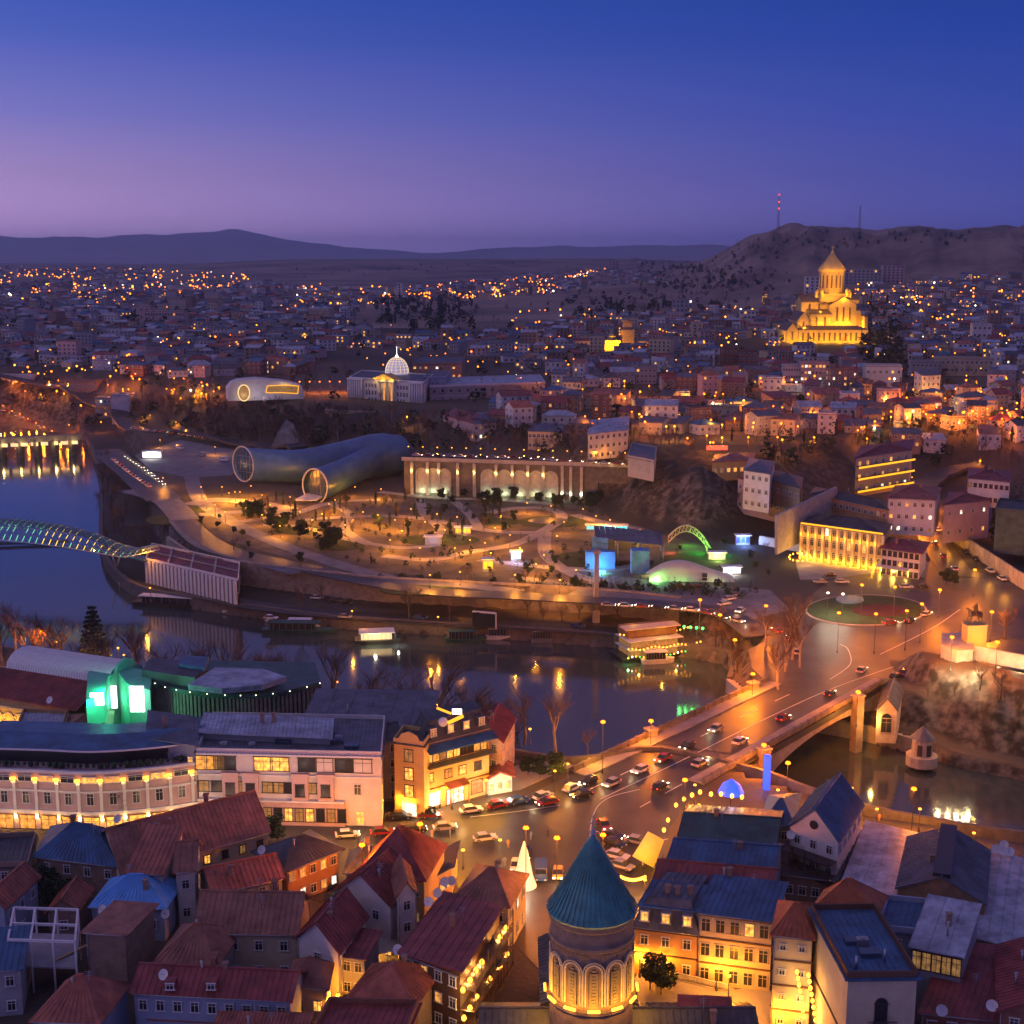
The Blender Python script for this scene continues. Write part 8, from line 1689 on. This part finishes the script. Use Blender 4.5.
# cars
CARS = {}
nmat('rubber', (.02, .02, .02), .8, .1, 3)
for n_, c_ in (('white', (.7, .7, .72)), ('black', (.02, .02, .025)), ('red', (.3, .02, .02)), ('silver', (.4, .41, .43)), ('blue', (.04, .09, .25)), ('yellow', (.7, .45, .05))): nmat('paint_' + n_, c_, .25, .05, 1, coat=.5)
def make_car(col, lights, van):
    t_ = thing('car', (0, 0, -500), 'x', 'car'); L, W = (4.4, 1.8) if not van else (5.6, 2.0); z0 = -500
    h1, h2 = (.78, 1.42) if not van else (1.0, 2.2); m = MB()
    pf = [(-.5, .35), (-.5, h1 - .08), (-.46, h1), (-.14 if van else -.2, h1 + .02), (.30, h1 + .02), (.48, h1 - .1), (.5, .5), (.48, .35)]
    if van: pf = [(-.5, .4), (-.5, 1.2), (-.47, h2), (.3, h2), (.42, 1.3), (.5, 1.05), (.5, .4)]
    for inset, y0, y1 in ((0, -.5, .5),):
        v = [(x * L, -W / 2, z0 + z) for x, z in pf] + [(x * L, W / 2, z0 + z) for x, z in pf]; k = len(pf); m.add(v, [tuple(range(k))[::-1], tuple(range(k, 2 * k))] + [(i, (i + 1) % k, k + (i + 1) % k, k + i) for i in range(k)])
    if not van:
        rf = [(-.30, h2 - .02), (.08, h2)]; v = [(x * L, s * W * .40, z0 + z) for s in (-1, 1) for x, z in rf]; v += [(x, y, z - .07) for x, y, z in v]; m.add(v, [(0, 1, 3, 2), (0, 4, 5, 1), (2, 3, 7, 6), (0, 2, 6, 4), (1, 5, 7, 3), (4, 6, 7, 5)])
    m.build('body', 'paint_' + col, t_)
    m = MB()
    if not van:
        b_ = [(-.44, -.46), (.26, -.46), (.26, .46), (-.44, .46)]; tp = [(-.30, -.4), (.08, -.4), (.08, .4), (-.30, .4)]
        v = [(x * L, y * W, z0 + h1) for x, y in b_] + [(x * L, y * W, z0 + h2 - .06) for x, y in tp]; m.add(v, [(0, 1, 5, 4), (1, 2, 6, 5), (2, 3, 7, 6), (3, 0, 4, 7)])
    else:
        for s in (-1, 1): m.box((0 * L, s * (W / 2 + .01), z0 + 1.65), (L * .66, .02, .55))
        m.box((L * .37, 0, z0 + 1.78), (.5, W * .9, .6))
    m.build('windows', 'glass_dark', t_)
    for x in (-.32, .32):
        for s in (-1, 1): m = MB(); m.tube((x * L, s * (W / 2 - .2), z0 + .33), (x * L, s * (W / 2 + .03), z0 + .33), .33, n=12); w_ = m.build('wheel', 'rubber', t_); m = MB(); m.tube((x * L, s * (W / 2), z0 + .33), (x * L, s * (W / 2 + .05), z0 + .33), .19, n=8); m.build('rim', 'metal', w_)
    for s in (-1, 1):
        m = MB(); m.box((L * .495, s * W * .36, z0 + .62), (.1, .34, .2)); m.build('headlight', 'lamp_white' if lights else 'trim_white', t_)
        m = MB(); m.box((-L * .495, s * W * .38, z0 + .68), (.1, .28, .2)); m.build('taillight', 'lamp_red' if lights else 'paint_red', t_)
    return t_
def car(px, py, col, label, to=None, lights=False, van=False, z=12.14, ang=None, w=None, group=None):
    k = (col, lights, van); p_ = P(px, py, z) if w is None else Vector(w)
    if ang is None: q = P(*to, z) if to else p_ + Vector((1, 0, 0)); ang = math.atan2(q.y - p_.y, q.x - p_.x)
    if k not in CARS: CARS[k] = make_car(col, lights, van); o = CARS[k]; o.location = p_; o.rotation_euler[2] = ang; o['label'] = label; KIDS.pop(o.name, None)
    else: o = dup(CARS[k], p_, ang, label)
    if van: o['category'] = 'van'
    if group: o['group'] = group
    elif 'group' in o: del o['group']
    if lights: d = Vector((math.cos(ang), math.sin(ang))); plight((p_.x + d.x * 3.1, p_.y + d.y * 3.1, p_.z + .9), 130, (1, .75, .35), .12)
    return o
W_ = 'parked before the '
for (a, b, c_, lb, to, li, vn) in [(305, 823, 'black', 'dark jeep ' + W_ + 'porch of the white and rose building', (320, 823), 0, 0), (337, 822, 'white', 'white hatchback parked first in the row of the main street', (350, 822), 0, 0), (367, 820, 'black', 'black saloon parked right of the white hatchback', (380, 820), 0, 0), (401, 818, 'black', 'dark estate ' + W_ + 'hotel wing', (415, 818), 0, 0), (430, 817, 'red', 'red saloon parked right of the dark estate', (445, 817), 0, 0), (471, 812, 'white', 'white taxi with a green roof light before the yellow hotel', (485, 810), 0, 0), (498, 807, 'red', 'dark red car parked right of the white taxi', (512, 804), 0, 0), (518, 803, 'blue', 'dark blue car near the small white-lit shop', (532, 800), 0, 0),
        (543, 798, 'white', 'white car parked at the kerb before the bridge, left one', (557, 793), 0, 0), (572, 790, 'white', 'white car parked at the kerb before the bridge, right one', (585, 784), 0, 0), (589, 783, 'black', 'dark car with glaring headlights behind the white kerb cars', (575, 789), 1, 0), (485, 840, 'white', 'white saloon crossing the square alone', (500, 838), 0, 0), (526, 856, 'black', 'dark car facing the camera with headlights on in the square', (524, 868), 1, 0), (516, 868, 'silver', 'pale car with headlights left of the light cone', (514, 880), 1, 0), (541, 876, 'blue', 'blue van parked beside the light cone', (541, 888), 0, 1), (558, 876, 'yellow', 'yellow taxi with headlights on left of the church cone', (557, 888), 1, 0), (614, 846, 'black', 'dark car in the car park behind the church cone, far one', (626, 850), 0, 0), (617, 858, 'white', 'white car in the car park behind the church cone', (630, 861), 0, 0), (622, 868, 'silver', 'silver car nearest the church cone', (635, 872), 0, 0), (752, 981, 'white', 'white car parked by the cream townhouse', (768, 984), 0, 0),
        (820, 583, 'silver', 'grey car on the forecourt, leftmost', (806, 583), 0, 0), (829, 577, 'black', 'dark car on the forecourt behind the grey one', (815, 577), 0, 0), (842, 583, 'white', 'white car on the forecourt before the golden hotel', (856, 583), 0, 0), (906, 588, 'white', 'white patrol car right of the forecourt lamps', (920, 588), 0, 0), (924, 588, 'black', 'black car behind the white patrol car', (938, 588), 0, 0), (896, 678, 'black', 'black car parked by the cliff, first', (910, 673), 0, 0), (905, 674, 'red', 'red car parked by the cliff, second', (920, 668), 0, 0), (914, 671, 'red', 'red car parked by the cliff, third', (930, 665), 0, 0), (925, 667, 'red', 'red car parked by the cliff nearest the bastion', (940, 661), 0, 0), (950, 541, 'black', 'dark car parked low on the climbing road', (960, 548), 0, 0), (938, 531, 'white', 'white car parked highest on the climbing road', (946, 537), 0, 0), (966, 553, 'black', 'dark car parked on the climbing road, third down', (976, 560), 0, 0), (975, 560, 'black', 'dark car parked on the climbing road, fourth down', (985, 566), 0, 0), (990, 572, 'white', 'white car parked on the climbing road, fifth down', (1000, 578), 0, 0), (1002, 580, 'white', 'white car parked on the climbing road, lowest', (1012, 586), 0, 0),
        (724, 605, 'white', 'white car by the orange bank, nearest', (736, 603), 0, 0), (729, 600, 'white', 'white car by the orange bank, middle', (741, 598), 0, 0), (735, 596, 'silver', 'silver car by the orange bank, farthest', (747, 594), 0, 0), (740, 612, 'white', 'white car with twin headlights below the orange bank cars', (734, 616), 1, 0), (681, 588, 'black', 'black car before the green pavilion, left', (692, 588), 0, 0), (690, 588, 'black', 'black car before the green pavilion, middle', (700, 588), 0, 0), (699, 588, 'black', 'black car before the green pavilion, right', (710, 588), 0, 0), (180, 449, 'white', 'white van on the far left car park, first', (190, 451), 0, 1), (202, 456, 'silver', 'silver van on the far left car park, second', (192, 454), 0, 1), (224, 461, 'white', 'white van on the far left car park nearest the tubes', (214, 460), 0, 1)]:
    car(a, b, c_, lb, to, bool(li), bool(vn))
for (a, b, c_, lb) in ((271, 619, 'white', 'white car on the quay by the dinghy'), (317, 599, 'white', 'white car on the quay under the retaining wall'), (345, 618, 'silver', 'pale car on the quay left of its lamp'), (334, 602, 'black', 'dark car on the quay under the retaining wall, left'), (346, 604, 'black', 'dark car on the quay under the retaining wall, right'), (420, 619, 'blue', 'blue car on the quay left of the twin lamp'), (578, 627, 'blue', 'blue car on the quay left of the pylon'), (633, 630, 'white', 'white car on the quay right of the pylon')): car(a, b, c_, lb, (a + 12, b + .8), z=4.12)
def queue(pts, n, lb, grp, rev=False, z=12.14, drape=False, cols=('white', 'silver', 'black', 'red')):
    for k in range(n):
        t = (k + .5) / n * (len(pts) - 1); i = min(int(t), len(pts) - 2); f = t - i; a, b = pts[i], pts[i + 1]; px, py = a[0] + (b[0] - a[0]) * f, a[1] + (b[1] - a[1]) * f
        g0 = (lambda u_, v_: G(u_, v_)) if drape else (lambda u_, v_: P(u_, v_, z)); p_ = g0(px, py); q_ = g0(*b) if (abs(px - b[0]) + abs(py - b[1])) > 3 else p_ + (g0(*b) - g0(*a)); an = math.atan2(q_.y - p_.y, q_.x - p_.x) + (math.pi if rev else 0)
        if drape: p_ = p_ + Vector((0, 0, .45))
        car(0, 0, cols[(k * 7 + n) % len(cols)], lb, None, True, False, ang=an, w=p_, group=grp)
queue([(530, 808), (590, 795), (640, 772), (680, 752), (730, 722)], 7, 'car with headlights on coming off the bridge', 'cars coming off the bridge', True)
queue([(640, 800), (700, 765), (760, 732), (830, 695), (878, 660)], 6, 'car with glowing tail lights driving onto the bridge', 'cars driving onto the bridge')
queue([(600, 822), (612, 838), (650, 846)], 3, 'car turning at the near end of the bridge', 'cars turning below the bridge')
queue([(330, 838), (400, 833), (460, 828)], 4, 'car moving along the main street', 'cars on the main street')
queue([(112, 459), (130, 474), (150, 488)], 13, 'car with headlights on the left riverside highway', 'cars on the riverside highway, near lane', True)
queue([(124, 456), (142, 468), (165, 486)], 13, 'car with tail lights on the left riverside highway', 'cars on the riverside highway, far lane')
queue([(128, 429), (180, 436), (215, 441), (250, 449)], 13, 'car on the curving upper road at the left', 'cars on the upper road', True, drape=True)
queue([(0, 412), (20, 418), (40, 428), (60, 436)], 12, 'car on the embankment road at the far left edge', 'cars on the far left embankment road', True, drape=True)
queue([(412, 456), (520, 459), (650, 467)], 20, 'car on the road above the arched wall', 'cars above the arched wall', z=28.6)
queue([(600, 606), (650, 608), (700, 612), (745, 624)], 9, 'car on the riverside road left of the roundabout', 'cars on the riverside road')
queue([(770, 628), (790, 640), (800, 660)], 3, 'car entering the roundabout from the left', 'cars entering the roundabout', True); queue([(880, 625), (910, 622), (935, 612)], 3, 'car circling the near side of the roundabout', 'cars circling the roundabout')
queue([(960, 578), (938, 552), (926, 530)], 4, 'car climbing the hill road', 'cars on the hill road', drape=True)
# people
def person_mesh():
    v = [(0, 0, .95), (0, 0, 1.2), (0, 0, 1.42), (0, 0, 1.52), (0, .02, 1.66), (.11, 0, .9), (.12, .02, .5), (.13, -.02, .08), (.13, .1, .04), (-.11, 0, .9), (-.12, -.04, .5), (-.13, -.1, .08), (-.13, .02, .04), (.2, 0, 1.4), (.27, .02, 1.12), (.27, .1, .88), (-.2, 0, 1.4), (-.27, -.02, 1.12), (-.27, .06, .88)]
    e = [(0, 1), (1, 2), (2, 3), (3, 4), (0, 5), (5, 6), (6, 7), (7, 8), (0, 9), (9, 10), (10, 11), (11, 12), (2, 13), (13, 14), (14, 15), (2, 16), (16, 17), (17, 18)]
    return v, e, [.15, .14, .16, .06, .11, .1, .07, .05, .04, .1, .07, .05, .04, .07, .05, .035, .07, .05, .035]
v_, e_, r_ = person_mesh(); pp_ = []
for c_ in ('plaster_blue', 'trim_dark', 'plaster_ochre'): o = skin_obj('person', v_, e_, r_, c_); pp_.append(o); o.location = (0, 0, -400)
used = [0, 0, 0]
for i, (a, b, z_, w) in enumerate([(505, 866, 12.1, 'in the square left of the dark car'), (555, 862, 12.1, 'in the square behind the yellow taxi'), (508, 848, 12.1, 'walking across the square'), (531, 840, 12.1, 'at the corner of the square'), (548, 838, 12.1, 'beside the bridge road corner'), (432, 838, 12.1, 'at the kerb of the main street, left one'), (450, 838, 12.1, 'at the kerb of the main street, right one'), (695, 707 + 10, 12.3, 'on the left footway of the bridge, first'), (706, 712, 12.3, 'on the left footway of the bridge, second'), (430, 563, 12.1, 'on the park path, leftmost of the group'), (434, 564, 12.1, 'on the park path, second of the group'), (438, 565, 12.1, 'on the park path, third of the group'), (443, 566, 12.1, 'on the park path, rightmost of the group'), (515, 576, 12.1, 'by the amber kiosk, left one'), (526, 577, 12.1, 'by the amber kiosk, right one'), (590, 582, 12.1, 'before the stage, left one'), (648, 583, 12.1, 'before the green pavilion'), (879, 822, 12.1, 'on the riverside promenade'), (1010, 1010, 12.1, 'x')][:18]):
    k = i % 3; o = pp_[k] if not used[k] else pp_[k].copy()
    if used[k]: COL.objects.link(o)
    used[k] = 1; p_ = P(a, b, z_); o.location = p_; o.rotation_euler[2] = i * 1.3; tag(o, 'person in %s clothes %s' % (('blue', 'dark', 'ochre')[k], w), 'person')
# ------------------------------------------------------------------ the evening air
hm = bpy.data.materials.new('haze_air'); hm.use_nodes = True; t = hm.node_tree; t.nodes.clear()
ho = t.nodes.new('ShaderNodeOutputMaterial'); pv = t.nodes.new('ShaderNodeVolumePrincipled')
pv.inputs['Color'].default_value = (.6, .74, 1.0, 1); pv.inputs['Density'].default_value = 7.5e-5; pv.inputs['Anisotropy'].default_value = .75
t.links.new(pv.outputs[0], ho.inputs['Volume']); M['haze_air'] = hm
mb = MB(); mb.prism([(-11500, -300), (11500, -300), (11500, 21500), (-11500, 21500)], -6.5, 470)
tag(mb.build('haze', 'haze_air'), kind='stuff')
